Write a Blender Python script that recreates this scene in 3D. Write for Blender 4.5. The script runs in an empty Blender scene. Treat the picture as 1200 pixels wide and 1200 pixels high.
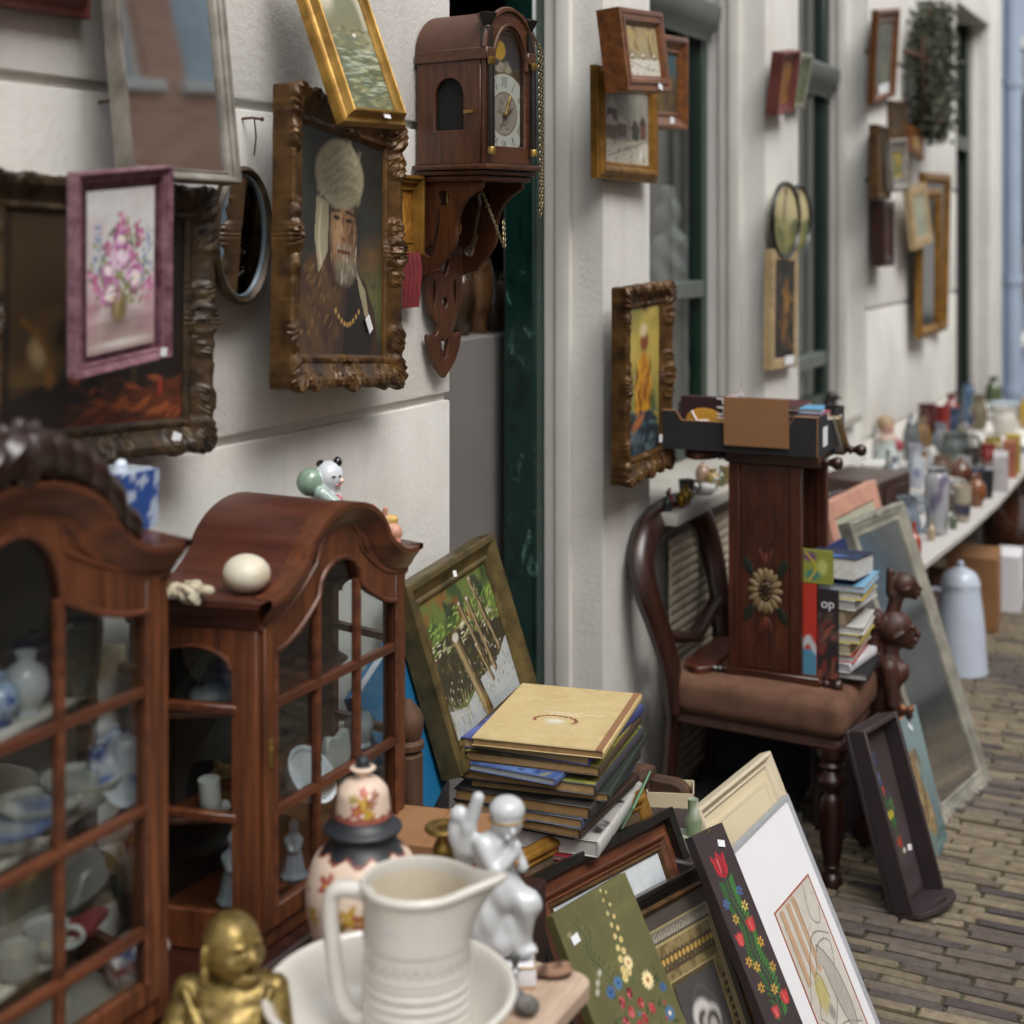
import bpy, bmesh, math, random
import numpy as np
from mathutils import Matrix, Vector, Euler
SC = bpy.context.scene
COL = SC.collection
rad = math.radians
rng = random.Random(7)

# ------------------------------------------------------------------ colours and materials
def C(h):
    if not isinstance(h, str): return tuple(h)
    h = h.lstrip('#'); o = []
    for i in (0, 2, 4):
        v = int(h[i:i+2], 16)/255
        o.append(v/12.92 if v <= .04045 else ((v+.055)/1.055)**2.4)
    return tuple(o)
def sc(c, k): return tuple(min(1, x*k) for x in c)
def nodes(name):
    m = bpy.data.materials.new(name); m.use_nodes = True
    nt = m.node_tree; b = nt.nodes['Principled BSDF']
    return m, nt, b
def N(nt, t, **kw):
    n = nt.nodes.new(t)
    for k, v in kw.items():
        if k in n.inputs: n.inputs[k].default_value = v
        else: setattr(n, k, v)
    return n
def coords(nt, scale=(1, 1, 1)):
    tc = N(nt, 'ShaderNodeTexCoord'); mp = N(nt, 'ShaderNodeMapping')
    mp.inputs['Scale'].default_value = scale
    nt.links.new(tc.outputs['Object'], mp.inputs['Vector'])
    return mp.outputs['Vector']
def noise(nt, vec, scale, detail=4, rough=.55):
    n = N(nt, 'ShaderNodeTexNoise', Scale=scale, Detail=detail, Roughness=rough)
    nt.links.new(vec, n.inputs['Vector']); return n
def ramp(nt, fac, stops):
    r = N(nt, 'ShaderNodeValToRGB'); e = r.color_ramp.elements
    while len(e) < len(stops): e.new(.5)
    for i, (p, c) in enumerate(stops):
        e[i].position = p; e[i].color = (*c, 1)
    nt.links.new(fac, r.inputs['Fac']); return r.outputs['Color']
def bump(nt, b, h, strength, dist=.002, prev=None):
    n = N(nt, 'ShaderNodeBump', Strength=strength, Distance=dist)
    nt.links.new(h, n.inputs['Height'])
    if prev is not None: nt.links.new(prev, n.inputs['Normal'])
    nt.links.new(n.outputs['Normal'], b.inputs['Normal']); return n.outputs['Normal']
def mat(name, col, rough=.6, metal=0., var=.18, scale=14, bmp=.15, bscale=90, bdist=.002, coat=0., col2=None, spec=.5):
    m, nt, b = nodes(name); c = C(col)
    v = coords(nt); n = noise(nt, v, scale)
    c2 = C(col2) if col2 else sc(c, 1+var)
    cl = ramp(nt, n.outputs['Fac'], [(.32, sc(c, 1-var) if not col2 else c), (.68, c2)])
    nt.links.new(cl, b.inputs['Base Color'])
    b.inputs['Metallic'].default_value = metal
    b.inputs['Coat Weight'].default_value = coat
    b.inputs['Coat Roughness'].default_value = .12
    b.inputs['Specular IOR Level'].default_value = spec
    n2 = noise(nt, v, scale*2.3)
    mr = N(nt, 'ShaderNodeMapRange'); mr.inputs['To Min'].default_value = max(.02, rough-.08) if rough > .1 else rough*.7; mr.inputs['To Max'].default_value = min(1, rough+.1) if rough > .1 else rough*1.3
    nt.links.new(n2.outputs['Fac'], mr.inputs['Value']); nt.links.new(mr.outputs['Result'], b.inputs['Roughness'])
    if bmp > 0: bump(nt, b, noise(nt, v, bscale).outputs['Fac'], bmp, bdist)
    return m
def wood(name, c1, c2, axis='Z', rough=.38, coat=.15, sc_=1., bmp=.12):
    m, nt, b = nodes(name)
    s = {'X': (2.2, 26, 26), 'Y': (26, 2.2, 26), 'Z': (26, 26, 2.2)}[axis]
    v = coords(nt, tuple(k*sc_ for k in s)); n = noise(nt, v, 2.2, 6, .62)
    v2 = coords(nt); n2 = noise(nt, v2, 7, 3)
    v3 = coords(nt, tuple(k*sc_*5 for k in s)); n3 = noise(nt, v3, 2.6, 3)
    cl = ramp(nt, n.outputs['Fac'], [(.3, C(c1)), (.7, C(c2))])
    mx = N(nt, 'ShaderNodeMixRGB', blend_type='MULTIPLY'); mx.inputs['Fac'].default_value = .5
    nt.links.new(cl, mx.inputs['Color1'])
    nt.links.new(ramp(nt, n2.outputs['Fac'], [(.3, (.55, .52, .5)), (.65, (1, 1, 1))]), mx.inputs['Color2'])
    mx2 = N(nt, 'ShaderNodeMixRGB', blend_type='MULTIPLY'); mx2.inputs['Fac'].default_value = .35
    nt.links.new(mx.outputs['Color'], mx2.inputs['Color1'])
    nt.links.new(ramp(nt, n3.outputs['Fac'], [(.4, (.5, .45, .4)), (.6, (1, 1, 1))]), mx2.inputs['Color2'])
    nt.links.new(mx2.outputs['Color'], b.inputs['Base Color'])
    mr = N(nt, 'ShaderNodeMapRange'); mr.inputs['To Min'].default_value = rough-.1; mr.inputs['To Max'].default_value = rough+.16
    nt.links.new(n2.outputs['Fac'], mr.inputs['Value']); nt.links.new(mr.outputs['Result'], b.inputs['Roughness'])
    b.inputs['Coat Weight'].default_value = coat; b.inputs['Coat Roughness'].default_value = .25
    bump(nt, b, n3.outputs['Fac'], bmp, .001)
    return m
def vmat(name, rough=.5, bmp=.2, bscale=160, metal=0., coat=0., bdist=.001, var=.12):
    m, nt, b = nodes(name)
    a = N(nt, 'ShaderNodeAttribute', attribute_name='Col')
    v = coords(nt); n = noise(nt, v, 55, 4); n.inputs['Distortion'].default_value = .8
    mx = N(nt, 'ShaderNodeMixRGB', blend_type='MULTIPLY'); mx.inputs['Fac'].default_value = 1
    nt.links.new(a.outputs['Color'], mx.inputs['Color1'])
    nt.links.new(ramp(nt, n.outputs['Fac'], [(.3, (1-var,)*3), (.7, (1, 1, 1))]), mx.inputs['Color2'])
    nt.links.new(mx.outputs['Color'], b.inputs['Base Color'])
    b.inputs['Roughness'].default_value = rough; b.inputs['Metallic'].default_value = metal
    b.inputs['Coat Weight'].default_value = coat; b.inputs['Coat Roughness'].default_value = .06
    if bmp > 0: bump(nt, b, noise(nt, v, bscale, 5).outputs['Fac'], bmp, bdist)
    return m
def glassmat(name, tint=(.93, .95, .95), rough=.01, ior=1.5, refl=1.):
    m, nt, b = nodes(name); nt.nodes.remove(b)
    out = nt.nodes['Material Output']
    tr = N(nt, 'ShaderNodeBsdfTransparent'); tr.inputs['Color'].default_value = (*tint, 1)
    gl = N(nt, 'ShaderNodeBsdfGlossy', Roughness=rough); gl.inputs['Color'].default_value = (refl, refl, refl, 1)
    fr = N(nt, 'ShaderNodeFresnel'); mx = N(nt, 'ShaderNodeMixShader')
    ge = N(nt, 'ShaderNodeNewGeometry'); io = N(nt, 'ShaderNodeMapRange'); io.inputs['To Min'].default_value = ior; io.inputs['To Max'].default_value = 1/ior
    nt.links.new(ge.outputs['Backfacing'], io.inputs['Value']); nt.links.new(io.outputs['Result'], fr.inputs['IOR'])   # thin pane: the same on both faces
    v = coords(nt); bp = N(nt, 'ShaderNodeBump', Strength=.12, Distance=.001)
    nt.links.new(noise(nt, v, 6, 2).outputs['Fac'], bp.inputs['Height'])
    nt.links.new(bp.outputs['Normal'], gl.inputs['Normal'])
    nt.links.new(fr.outputs['Fac'], mx.inputs['Fac']); nt.links.new(tr.outputs[0], mx.inputs[1]); nt.links.new(gl.outputs[0], mx.inputs[2])
    nt.links.new(mx.outputs[0], out.inputs['Surface'])
    return m

# ------------------------------------------------------------------ mesh building
def link(o, parent=None):
    COL.objects.link(o)
    if parent is not None: o.parent = parent
    return o
class MB:
    def __init__(s): s.v = []; s.f = []; s.c = []
    def add(s, vs, fs, M=None, col=None):
        k = len(s.v)
        for p in vs:
            p = Vector(p)
            s.v.append(tuple(M @ p) if M is not None else tuple(p))
            if col is not None: s.c.append(col)
        s.f += [tuple(i+k for i in f) for f in fs]
        return s
    def box(s, x0, x1, y0, y1, z0, z1, M=None, col=None):
        vs = [(x, y, z) for z in (z0, z1) for y in (y0, y1) for x in (x0, x1)]
        return s.add(vs, [(0, 2, 3, 1), (4, 5, 7, 6), (0, 1, 5, 4), (2, 6, 7, 3), (0, 4, 6, 2), (1, 3, 7, 5)], M, col)
    def prism(s, poly, a0, a1, plane='xz', M=None, col=None):
        n = len(poly)
        mk = {'xz': lambda p, a: (p[0], a, p[1]), 'yz': lambda p, a: (a, p[0], p[1]), 'xy': lambda p, a: (p[0], p[1], a)}[plane]
        vs = [mk(p, a0) for p in poly]+[mk(p, a1) for p in poly]
        fs = [tuple(range(n)), tuple(range(2*n-1, n-1, -1))]+[(i, i+n, (i+1) % n+n, (i+1) % n) for i in range(n)]
        return s.add(vs, fs, M, col)
    def tube(s, pts, r, n=8, closed=False, M=None, col=None, flat=1.):
        P = [Vector(p) for p in pts]; m = len(P)
        R = list(r) if hasattr(r, '__len__') else [r]*m
        vs = []; up = None
        for i in range(m):
            a = P[i-1] if (i > 0 or closed) else P[i]; b = P[(i+1) % m] if (i < m-1 or closed) else P[i]
            t = (b-a).normalized()
            if up is None:
                up = Vector((0, 0, 1)) if abs(t.z) < .9 else Vector((1, 0, 0))
            u = (up-t*up.dot(t)).normalized(); w = t.cross(u); up = u
            for k in range(n):
                an = 2*math.pi*k/n
                vs.append(P[i]+u*math.cos(an)*R[i]+w*math.sin(an)*R[i]*flat)
        fs = []
        for i in range(m if closed else m-1):
            j = (i+1) % m
            for k in range(n):
                l = (k+1) % n
                fs.append((i*n+k, i*n+l, j*n+l, j*n+k))
        if not closed: fs += [tuple(range(n-1, -1, -1)), tuple(range((m-1)*n, m*n))]
        return s.add(vs, fs, M, col)
    def lathe(s, prof, n=24, c=(0, 0, 0), M=None, col=None, cap=True, sx=1., sy=1.):
        vs = []; m = len(prof)
        for r, z in prof:
            for k in range(n):
                a = 2*math.pi*k/n
                vs.append((c[0]+r*math.cos(a)*sx, c[1]+r*math.sin(a)*sy, c[2]+z))
        fs = [(i*n+k, i*n+(k+1) % n, (i+1)*n+(k+1) % n, (i+1)*n+k) for i in range(m-1) for k in range(n)]
        if cap: fs += [tuple(range(n-1, -1, -1)), tuple(range((m-1)*n, m*n))]
        return s.add(vs, fs, M, col)
    def ell(s, c, r, rot=None, n=12, m=8, M=None, col=None):
        if not hasattr(r, '__len__'): r = (r, r, r)
        T = Matrix.Translation(c) @ (Euler(rot).to_matrix().to_4x4() if rot else Matrix.Identity(4))
        if M is not None: T = M @ T
        vs = [(0, 0, -r[2])]+[(r[0]*math.sin(math.pi*i/m)*math.cos(2*math.pi*k/n), r[1]*math.sin(math.pi*i/m)*math.sin(2*math.pi*k/n), -r[2]*math.cos(math.pi*i/m)) for i in range(1, m) for k in range(n)]+[(0, 0, r[2])]
        fs = [(0, 1+(k+1) % n, 1+k) for k in range(n)]
        fs += [(1+i*n+k, 1+i*n+(k+1) % n, 1+(i+1)*n+(k+1) % n, 1+(i+1)*n+k) for i in range(m-2) for k in range(n)]
        t = 1+(m-1)*n; b = 1+(m-2)*n
        fs += [(b+k, b+(k+1) % n, t) for k in range(n)]
        return s.add(vs, fs, T, col)
    def build(s, name, material, parent=None, smooth=True, bevel=0., ang=38, seg=1):
        me = bpy.data.meshes.new(name); me.from_pydata(s.v, [], s.f); me.update()
        if s.c and len(s.c) == len(s.v): setcol(me, np.array(s.c))
        bm = bmesh.new(); bm.from_mesh(me)
        bmesh.ops.recalc_face_normals(bm, faces=bm.faces)
        if bevel > 0:
            es = [e for e in bm.edges if len(e.link_faces) == 2 and e.calc_face_angle(0) > .5]
            bmesh.ops.bevel(bm, geom=es, offset=bevel, segments=seg, affect='EDGES', profile=.6, clamp_overlap=True)
        bm.to_mesh(me); bm.free()
        if smooth:
            me.shade_smooth(); me.set_sharp_from_angle(angle=rad(ang))
        me.materials.append(material)
        return link(bpy.data.objects.new(name, me), parent)
def setcol(me, rgb):
    a = me.color_attributes.new('Col', 'FLOAT_COLOR', 'POINT')
    d = np.ones((len(rgb), 4), np.float32); d[:, :3] = rgb
    a.data.foreach_set('color', d.ravel())
def vcol(o, fn):
    me = o.data; co = np.zeros(len(me.vertices)*3, np.float32); me.vertices.foreach_get('co', co)
    setcol(me, fn(co.reshape(-1, 3))); return o
def tag(o, label, cat, group=None, kind=None):
    o['label'] = label; o['category'] = cat
    if group: o['group'] = group
    if kind: o['kind'] = kind
    return o
def thing(name, label, cat, loc=(0, 0, 0), rz=0., group=None, M=None):
    o = bpy.data.objects.new(name, None); link(o); o.empty_display_size = .05
    if M is not None: o.matrix_world = M
    else: o.location = loc; o.rotation_euler = (0, 0, rad(rz))
    return tag(o, label, cat, group)
def solo(mb, name, label, cat, m, loc=(0, 0, 0), rz=0., group=None, M=None, **kw):
    o = mb.build(name, m, None, **kw)
    if M is not None: o.matrix_world = M
    else: o.location = loc; o.rotation_euler = (0, 0, rad(rz))
    return tag(o, label, cat, group)
def pose(x, y, z, yaw=0, pitch=0, roll=0):
    return Matrix.Translation((x, y, z)) @ Matrix.Rotation(rad(90+yaw), 4, 'Z') @ Matrix.Rotation(rad(pitch), 4, 'X') @ Matrix.Rotation(rad(roll), 4, 'Y')
def vn(x, y, z, s, seed=0):
    """value noise on arrays"""
    def h(i, j, k):
        q = (i*374761393+j*668265263+k*2147483647+seed*974634777) & 0xffffffff
        q = ((q ^ (q >> 13))*1274126177) & 0xffffffff
        return ((q ^ (q >> 16)) & 0xffff)/65535.
    X, Y, Z = x*s, y*s, z*s
    i, j, k = (np.floor(a).astype(np.int64) for a in (X, Y, Z))
    f, g, e = X-i, Y-j, Z-k
    f, g, e = (a*a*(3-2*a) for a in (f, g, e))
    r = 0
    for a in (0, 1):
        for b in (0, 1):
            for c in (0, 1):
                r = r+h(i+a, j+b, k+c)*(f if a else 1-f)*(g if b else 1-g)*(e if c else 1-e)
    return r
# ------------------------------------------------------------------ sculpting: smooth union of solids, surfaced with surface nets
def _rot(r): return np.array(Euler(r).to_matrix()) if r else np.eye(3)
def _sd(p, g):
    k, a = g[0].lstrip('-'), g[1]
    if k == 'e':
        c, r, ro = a[0], np.array(a[1], float)*np.ones(3), (a[2] if len(a) > 2 else None)
        q = (p-np.array(c)) @ _rot(ro)
        k0 = np.sqrt(((q/r)**2).sum(-1)); k1 = np.sqrt(((q/r**2)**2).sum(-1))+1e-9
        return k0*(k0-1)/k1
    if k == 'c':
        A, B = np.array(a[0], float), np.array(a[1], float); ra, rb = a[2], a[3]
        d = B-A; t = np.clip(((p-A) @ d)/(d @ d), 0, 1)
        return np.sqrt(((p-A-t[..., None]*d)**2).sum(-1))-(ra+(rb-ra)*t)
    if k == 'b':
        q = np.abs((p-np.array(a[0])) @ _rot(a[3] if len(a) > 3 else None))-np.array(a[1])+a[2]
        return np.sqrt((np.maximum(q, 0)**2).sum(-1))+np.minimum(q.max(-1), 0)-a[2]
    if k == 't':
        q = (p-np.array(a[0])) @ _rot(a[3] if len(a) > 3 else None)
        return np.sqrt((np.sqrt(q[..., 0]**2+q[..., 1]**2)-a[1])**2+q[..., 2]**2)-a[2]
def _bb(g):
    k, a = g[0].lstrip('-'), g[1]
    if k == 'e': r = np.max(a[1]); c = np.array(a[0]); return c-r, c+r
    if k == 'c':
        r = max(a[2], a[3]); A, B = np.array(a[0]), np.array(a[1]); return np.minimum(A, B)-r, np.maximum(A, B)+r
    if k == 'b': r = np.linalg.norm(a[1]); c = np.array(a[0]); return c-r, c+r
    r = a[1]+a[2]; c = np.array(a[0]); return c-r, c+r
def sculpt(prims, res=64, disp=None, zmin=None):
    bs = [_bb(g) for g in prims if g[0][0] != '-']
    lo = np.min([b[0] for b in bs], 0); hi = np.max([b[1] for b in bs], 0)
    if zmin is not None: lo[2] = max(lo[2], zmin)
    h = (hi-lo).max()/res; lo = lo-2*h; n = np.ceil((hi-lo)/h+2).astype(int)
    ax = [lo[i]+h*np.arange(n[i]) for i in range(3)]
    p = np.stack(np.meshgrid(*ax, indexing='ij'), -1)
    f = None
    for g in prims:
        d = _sd(p, g); k = g[3] if len(g) > 3 else .006
        if f is None: f = d; continue
        if g[0][0] == '-':
            q = np.maximum(k-np.abs(f+d), 0)/k; f = np.maximum(f, -d)+q*q*k/4
        else:
            q = np.maximum(k-np.abs(f-d), 0)/k; f = np.minimum(f, d)-q*q*k/4
    if zmin is not None: f = np.maximum(f, zmin-p[..., 2])
    if disp is not None: f = f+disp(p)
    ins = f < 0
    cnt = np.zeros(n-1, int); acc = np.zeros((*(n-1), 3))
    def cor(a, i): return a[i[0]:n[0]-1+i[0], i[1]:n[1]-1+i[1], i[2]:n[2]-1+i[2]]
    K = [(i, j, k) for i in (0, 1) for j in (0, 1) for k in (0, 1)]
    for a in K:
        for d in range(3):
            if a[d]: continue
            b = list(a); b[d] = 1
            fa, fb = cor(f, a), cor(f, b); m = (fa < 0) != (fb < 0)
            t = np.where(m, fa/(fa-fb+1e-20*(fa == fb)), 0)
            q = np.zeros((*(n-1), 3)); q[...] = a; q[..., d] = t
            acc += np.where(m[..., None], q, 0); cnt += m
    act = cnt > 0; idx = -np.ones(n-1, int); idx[act] = np.arange(act.sum())
    I = np.argwhere(act)
    V = lo+h*(I+acc[act]/cnt[act][:, None])
    F = []
    for d in range(3):
        u, w = (d+1) % 3, (d+2) % 3
        sa = [slice(None)]*3; sb = [slice(None)]*3; sa[d] = slice(0, n[d]-1); sb[d] = slice(1, n[d])
        A, B = ins[tuple(sa)], ins[tuple(sb)]
        for flip, M_ in ((0, A & ~B), (1, ~A & B)):
            E = np.argwhere(M_)
            E = E[(E[:, u] > 0) & (E[:, w] > 0) & (E[:, u] < n[u]-1) & (E[:, w] < n[w]-1)]
            if not len(E): continue
            def at(du, dw):
                G = E.copy(); G[:, u] += du; G[:, w] += dw; return idx[G[:, 0], G[:, 1], G[:, 2]]
            q = [at(-1, -1), at(0, -1), at(0, 0), at(-1, 0)]
            if flip: q = q[::-1]
            F.append(np.stack(q, 1))
    F = np.concatenate(F)
    best = np.full(len(V), 1e9); col = np.zeros((len(V), 3))
    for g in prims:
        if g[0][0] == '-' or len(g) < 3 or g[2] is None: continue
        d = _sd(V, g); m = d < best; best = np.where(m, d, best); col[m] = C(g[2])
    return V, F, col
def sculpt_obj(name, prims, m, parent=None, res=64, disp=None, zmin=None):
    V, F, c = sculpt(prims, res, disp, zmin)
    me = bpy.data.meshes.new(name); me.from_pydata(V.tolist(), [], F.tolist()); me.update()
    setcol(me, c); me.shade_smooth(); me.materials.append(m)
    return link(bpy.data.objects.new(name, me), parent)
# ------------------------------------------------------------------ painting pictures into the vertex colours of a fine grid
class Pic:
    def __init__(s, nx, ny, a):
        s.x, s.y = np.meshgrid(np.linspace(0, 1, nx), np.linspace(0, 1, ny)); s.a = a
        s.c = np.zeros((ny, nx, 3)); s.r = random.Random(nx*ny)
    def mix(s, m, col): s.c = s.c*(1-m[..., None])+np.array(C(col))*m[..., None]
    def fill(s, col): s.c[:] = C(col)
    def grad(s, lo, hi, y0=0, y1=1):
        t = np.clip((s.y-y0)/(y1-y0), 0, 1)[..., None]; t = t*t*(3-2*t); s.c = np.array(C(lo))*(1-t)+np.array(C(hi))*t
    def n(s, sx, sy=None, seed=1): return vn(s.x*s.a*sx, s.y*(sy or sx), s.x*0, 1., seed)
    def blotch(s, sx, sy, seed, col, lo=.5, hi=.7, op=1., box=None):
        m = np.clip((s.n(sx, sy, seed)*.65+s.n(sx*2.3, sy*2.3, seed+9)*.35-lo)/(hi-lo), 0, 1)*op
        if box: m = m*((s.x > box[0]) & (s.x < box[1]) & (s.y > box[2]) & (s.y < box[3]))
        s.mix(m, col)
    def blob(s, x, y, rx, ry, col, ang=0, soft=.35, op=1.):
        dx, dy = (s.x-x)*s.a, s.y-y; ca, sa = math.cos(rad(ang)), math.sin(rad(ang))
        r = np.sqrt(((dx*ca+dy*sa)/rx)**2+((-dx*sa+dy*ca)/ry)**2)
        s.mix(np.clip((1-r)/soft, 0, 1)*op, col)
    def line(s, pts, w, col, op=1., soft=.5):
        d = np.full(s.x.shape, 9.)
        for (x0, y0), (x1, y1) in zip(pts[:-1], pts[1:]):
            ex, ey = (x1-x0)*s.a, y1-y0; px, py = (s.x-x0)*s.a, s.y-y0
            t = np.clip((px*ex+py*ey)/(ex*ex+ey*ey+1e-12), 0, 1)
            d = np.minimum(d, np.hypot(px-t*ex, py-t*ey))
        s.mix(np.clip((w-d)/(w*soft), 0, 1)*op, col)
    def rect(s, x0, x1, y0, y1, col, op=1.): s.mix(((s.x >= x0) & (s.x <= x1) & (s.y >= y0) & (s.y <= y1))*op, col)
    def poly(s, pts, col, op=1.):
        m = np.zeros(s.x.shape, bool); n = len(pts)
        for i in range(n):
            (x0, y0), (x1, y1) = pts[i], pts[(i+1) % n]
            k = (y0 > s.y) != (y1 > s.y)
            m ^= k & (s.x < (x1-x0)*(s.y-y0)/((y1-y0) or 1e-9)+x0)
        s.mix(m*op, col)
    def strokes(s, k, box, l, w, cols, ang=0, jit=20, op=.9):
        for _ in range(k):
            x, y = s.r.uniform(box[0], box[1]), s.r.uniform(box[2], box[3])
            s.blob(x, y, l*s.r.uniform(.6, 1.3), w*s.r.uniform(.6, 1.3), s.r.choice(cols), ang+s.r.uniform(-jit, jit), .6, op)
def canvas(name, w, h, fn, m, parent=None, y=0., zc=0., xc=0., res=90, M=None):
    k = res/max(w, h); nx, ny = max(8, int(w*k)), max(8, int(h*k))
    pc = Pic(nx, ny, w/h); fn(pc)
    X = (pc.x-.5)*w+xc; Z = (pc.y-.5)*h+zc
    V = np.stack([X, np.full(X.shape, y), Z], -1).reshape(-1, 3)
    i = np.arange(nx-1)[None, :]+nx*np.arange(ny-1)[:, None]
    F = np.stack([i, i+1, i+1+nx, i+nx], -1).reshape(-1, 4)
    me = bpy.data.meshes.new(name)
    if M is not None: V = V @ np.array(M.to_3x3()).T+np.array(M.translation)
    me.from_pydata(V.tolist(), [], F.tolist()); me.update()
    setcol(me, np.clip(pc.c.reshape(-1, 3), 0, 1)); me.materials.append(m)
    return link(bpy.data.objects.new(name, me), parent)
# ------------------------------------------------------------------ frames
def profile(kind, fw, D):
    P = {'cove': [(0, 0), (0, .85), (.06, .97), (.14, 1), (.26, .98), (.34, .86), (.55, .6), (.72, .5), (.8, .58), (.88, .58), (.92, .48), (1, .42), (1, .15)],
         'ridge': [(0, 0), (0, .55), (.05, .65), (.2, .72), (.3, .9), (.45, 1), (.6, .95), (.7, .75), (.8, .62), (.86, .66), (.94, .6), (1, .45), (1, .15)],
         'flat': [(0, 0), (0, .94), (.06, 1), (.9, 1), (1, .9), (1, .3)],
         'box': [(0, 0), (0, .97), (.05, 1), (.28, 1), (.34, .9), (.42, .9), (.5, 1.06), (.72, 1.04), (.8, .85), (.9, .8), (1, .72), (1, .5)],
         'step': [(0, 0), (0, .9), (.05, 1), (.22, 1), (.26, .88), (.5, .8), (.53, .68), (.8, .58), (.84, .66), (.95, .64), (1, .5), (1, .2)],
         'scoop': [(0, 0), (0, .3), (.04, .38), (.14, .4), (.3, .5), (.42, .72), (.52, .95), (.6, 1), (.68, .95), (.74, .75), (.85, .62), (.9, .68), (1, .55), (1, .2)]}[kind]
    return [(a*fw, b*D) for a, b in P]
def frame_mb(w, h, prof, front, zc=0., segs=1, wob=0., mb=None):
    mb = mb or MB(); rings = []
    cs = [(-1, -1), (1, -1), (1, 1), (-1, 1)]
    vs = []; n = 4*segs
    for ins, dep in prof:
        a, b = w/2-ins, h/2-ins
        for q in range(4):
            p0, p1 = cs[q], cs[(q+1) % 4]
            for t in range(segs):
                u = t/segs; x = (p0[0]+(p1[0]-p0[0])*u)*a; z = (p0[1]+(p1[1]-p0[1])*u)*b
                k = 0
                if wob: k = wob*(math.sin(u*math.pi*10+q)*.6+math.sin(u*math.pi*23)*.4)*(1 if ins < prof[-1][0]*.3 else 0)*math.sin(math.pi*u)
                vs.append((x+k*(p0[0] if abs(p0[0]-p1[0]) < .1 else 0), front-dep+.0, z+zc+k*(p0[1] if abs(p0[1]-p1[1]) < .1 else 0)))
    fs = []
    for r in range(len(prof)-1):
        for k in range(n):
            l = (k+1) % n
            fs.append((r*n+k, r*n+l, (r+1)*n+l, (r+1)*n+k))
    return mb.add(vs, fs)
def relief_mb(w, h, prof, front, zc, centres, seed=1, bead=.0012, n_along=150):
    """carved frame: the moulding swept round the rectangle on a fine grid, with shells, scrolls and beads raised out of it"""
    P = []
    for (i0, d0), (i1, d1) in zip(prof[:-1], prof[1:]):
        k = max(1, int(math.hypot(i1-i0, d1-d0)/.004))
        P += [(i0+(i1-i0)*t/k, d0+(d1-d0)*t/k) for t in range(k)]
    P.append(prof[-1]); P = np.array(P)
    cs = np.array([(-1, -1), (1, -1), (1, 1), (-1, 1)], float); T = np.linspace(0, 1, n_along, endpoint=False)
    dr = np.concatenate([cs[q]+(cs[(q+1) % 4]-cs[q])*T[:, None] for q in range(4)])
    ins = P[:, 0][:, None]; X = dr[:, 0][None]*(w/2-ins); Z = dr[:, 1][None]*(h/2-ins); Dp = np.repeat(P[:, 1][:, None], X.shape[1], 1)
    hg = np.zeros(X.shape)
    for x, z, R, k, sp, amp, ph in centres:
        dx, dz = X-x, Z-z; r = np.hypot(dx, dz)/R; th = np.arctan2(dz, dx)
        e = np.clip(1-r*r, 0, 1)**.5
        hg = np.maximum(hg, amp*e*(.45+.55*np.abs(np.cos(k*th/2+sp*r+ph)))*(.75+.25*np.cos(9*r)))
    nz = vn(X*1., Z*1., X*0, 85., seed)*.6+vn(X, Z, X*0, 190., seed+3)*.4
    top = np.clip((Dp-P[:, 1].max()*.45)/(P[:, 1].max()*.3), 0, 1)
    hg = hg+top*np.clip(nz-.42, 0, 1)*.0035
    fwm = P[:, 0].max(); inn = np.exp(-((ins/fwm-.9)/.07)**2)
    hg = hg+bead*inn*np.abs(np.sin((X+Z*1.)*330)+0*X)
    outw = np.exp(-(ins/fwm/.16)**2)*np.clip(hg*.8+(nz-.5)*.002, -.001, .02)*top.clip(.25, 1)
    sx, sz = np.sign(dr[:, 0])*(np.abs(dr[:, 0]) > .999), np.sign(dr[:, 1])*(np.abs(dr[:, 1]) > .999)
    V = np.stack([X+outw*sx[None], front-Dp-hg*np.clip(Dp/P[:, 1].max()*1.6-.35, 0, 1), Z+zc+outw*sz[None]], -1).reshape(-1, 3)
    n = X.shape[1]; a = np.arange(n); b = (a+1) % n; F = []
    for r in range(len(P)-1): F.append(np.stack([r*n+a, r*n+b, (r+1)*n+b, (r+1)*n+a], 1))
    m = MB(); m.v = [tuple(p) for p in V.tolist()]; m.f = [tuple(q) for q in np.concatenate(F).tolist()]
    return m
def shells(w, h, fw, amp=.012, k=18):
    c = []
    for sx in (-1, 1):
        for sz in (-1, 1): c += [(sx*(w/2-fw*.45), sz*(h/2-fw*.45), fw*.62, 10, 7, amp, sx*1.+sz), (sx*(w/2-fw*1.5), sz*(h/2-fw*.35), fw*.5, 8, 9, amp*.7, .5), (sx*(w/2-fw*.35), sz*(h/2-fw*1.5), fw*.5, 8, -9, amp*.7, .5)]
    for x, z in ((w/2-fw*.45, 0), (-w/2+fw*.45, 0), (0, h/2-fw*.45), (0, -h/2+fw*.45)):
        c.append((x, z, fw*.6, k, 0, amp*1.15, 0))
        for t in (-1, 1): c.append((x+(t*fw*.75 if x == 0 else 0), z+(t*fw*.75 if z == 0 else 0), fw*.42, 7, 9*t, amp*.75, 1.))
    return c
def scroll(mb, c, size, ang, depth, mir=1):
    """one carved acanthus scroll: a spiral rib with leaf lobes"""
    pts = []; rr = []
    for i in range(15):
        t = i/14; a = t*4.4*mir+rad(ang); r = size*(1-.78*t)
        pts.append((c[0]+r*math.cos(a)*.6, c[1]-depth*(.4+.7*t), c[2]+r*math.sin(a)*.6)); rr.append(size*(.2-.1*t))
    mb.tube(pts, rr, 6)
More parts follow.
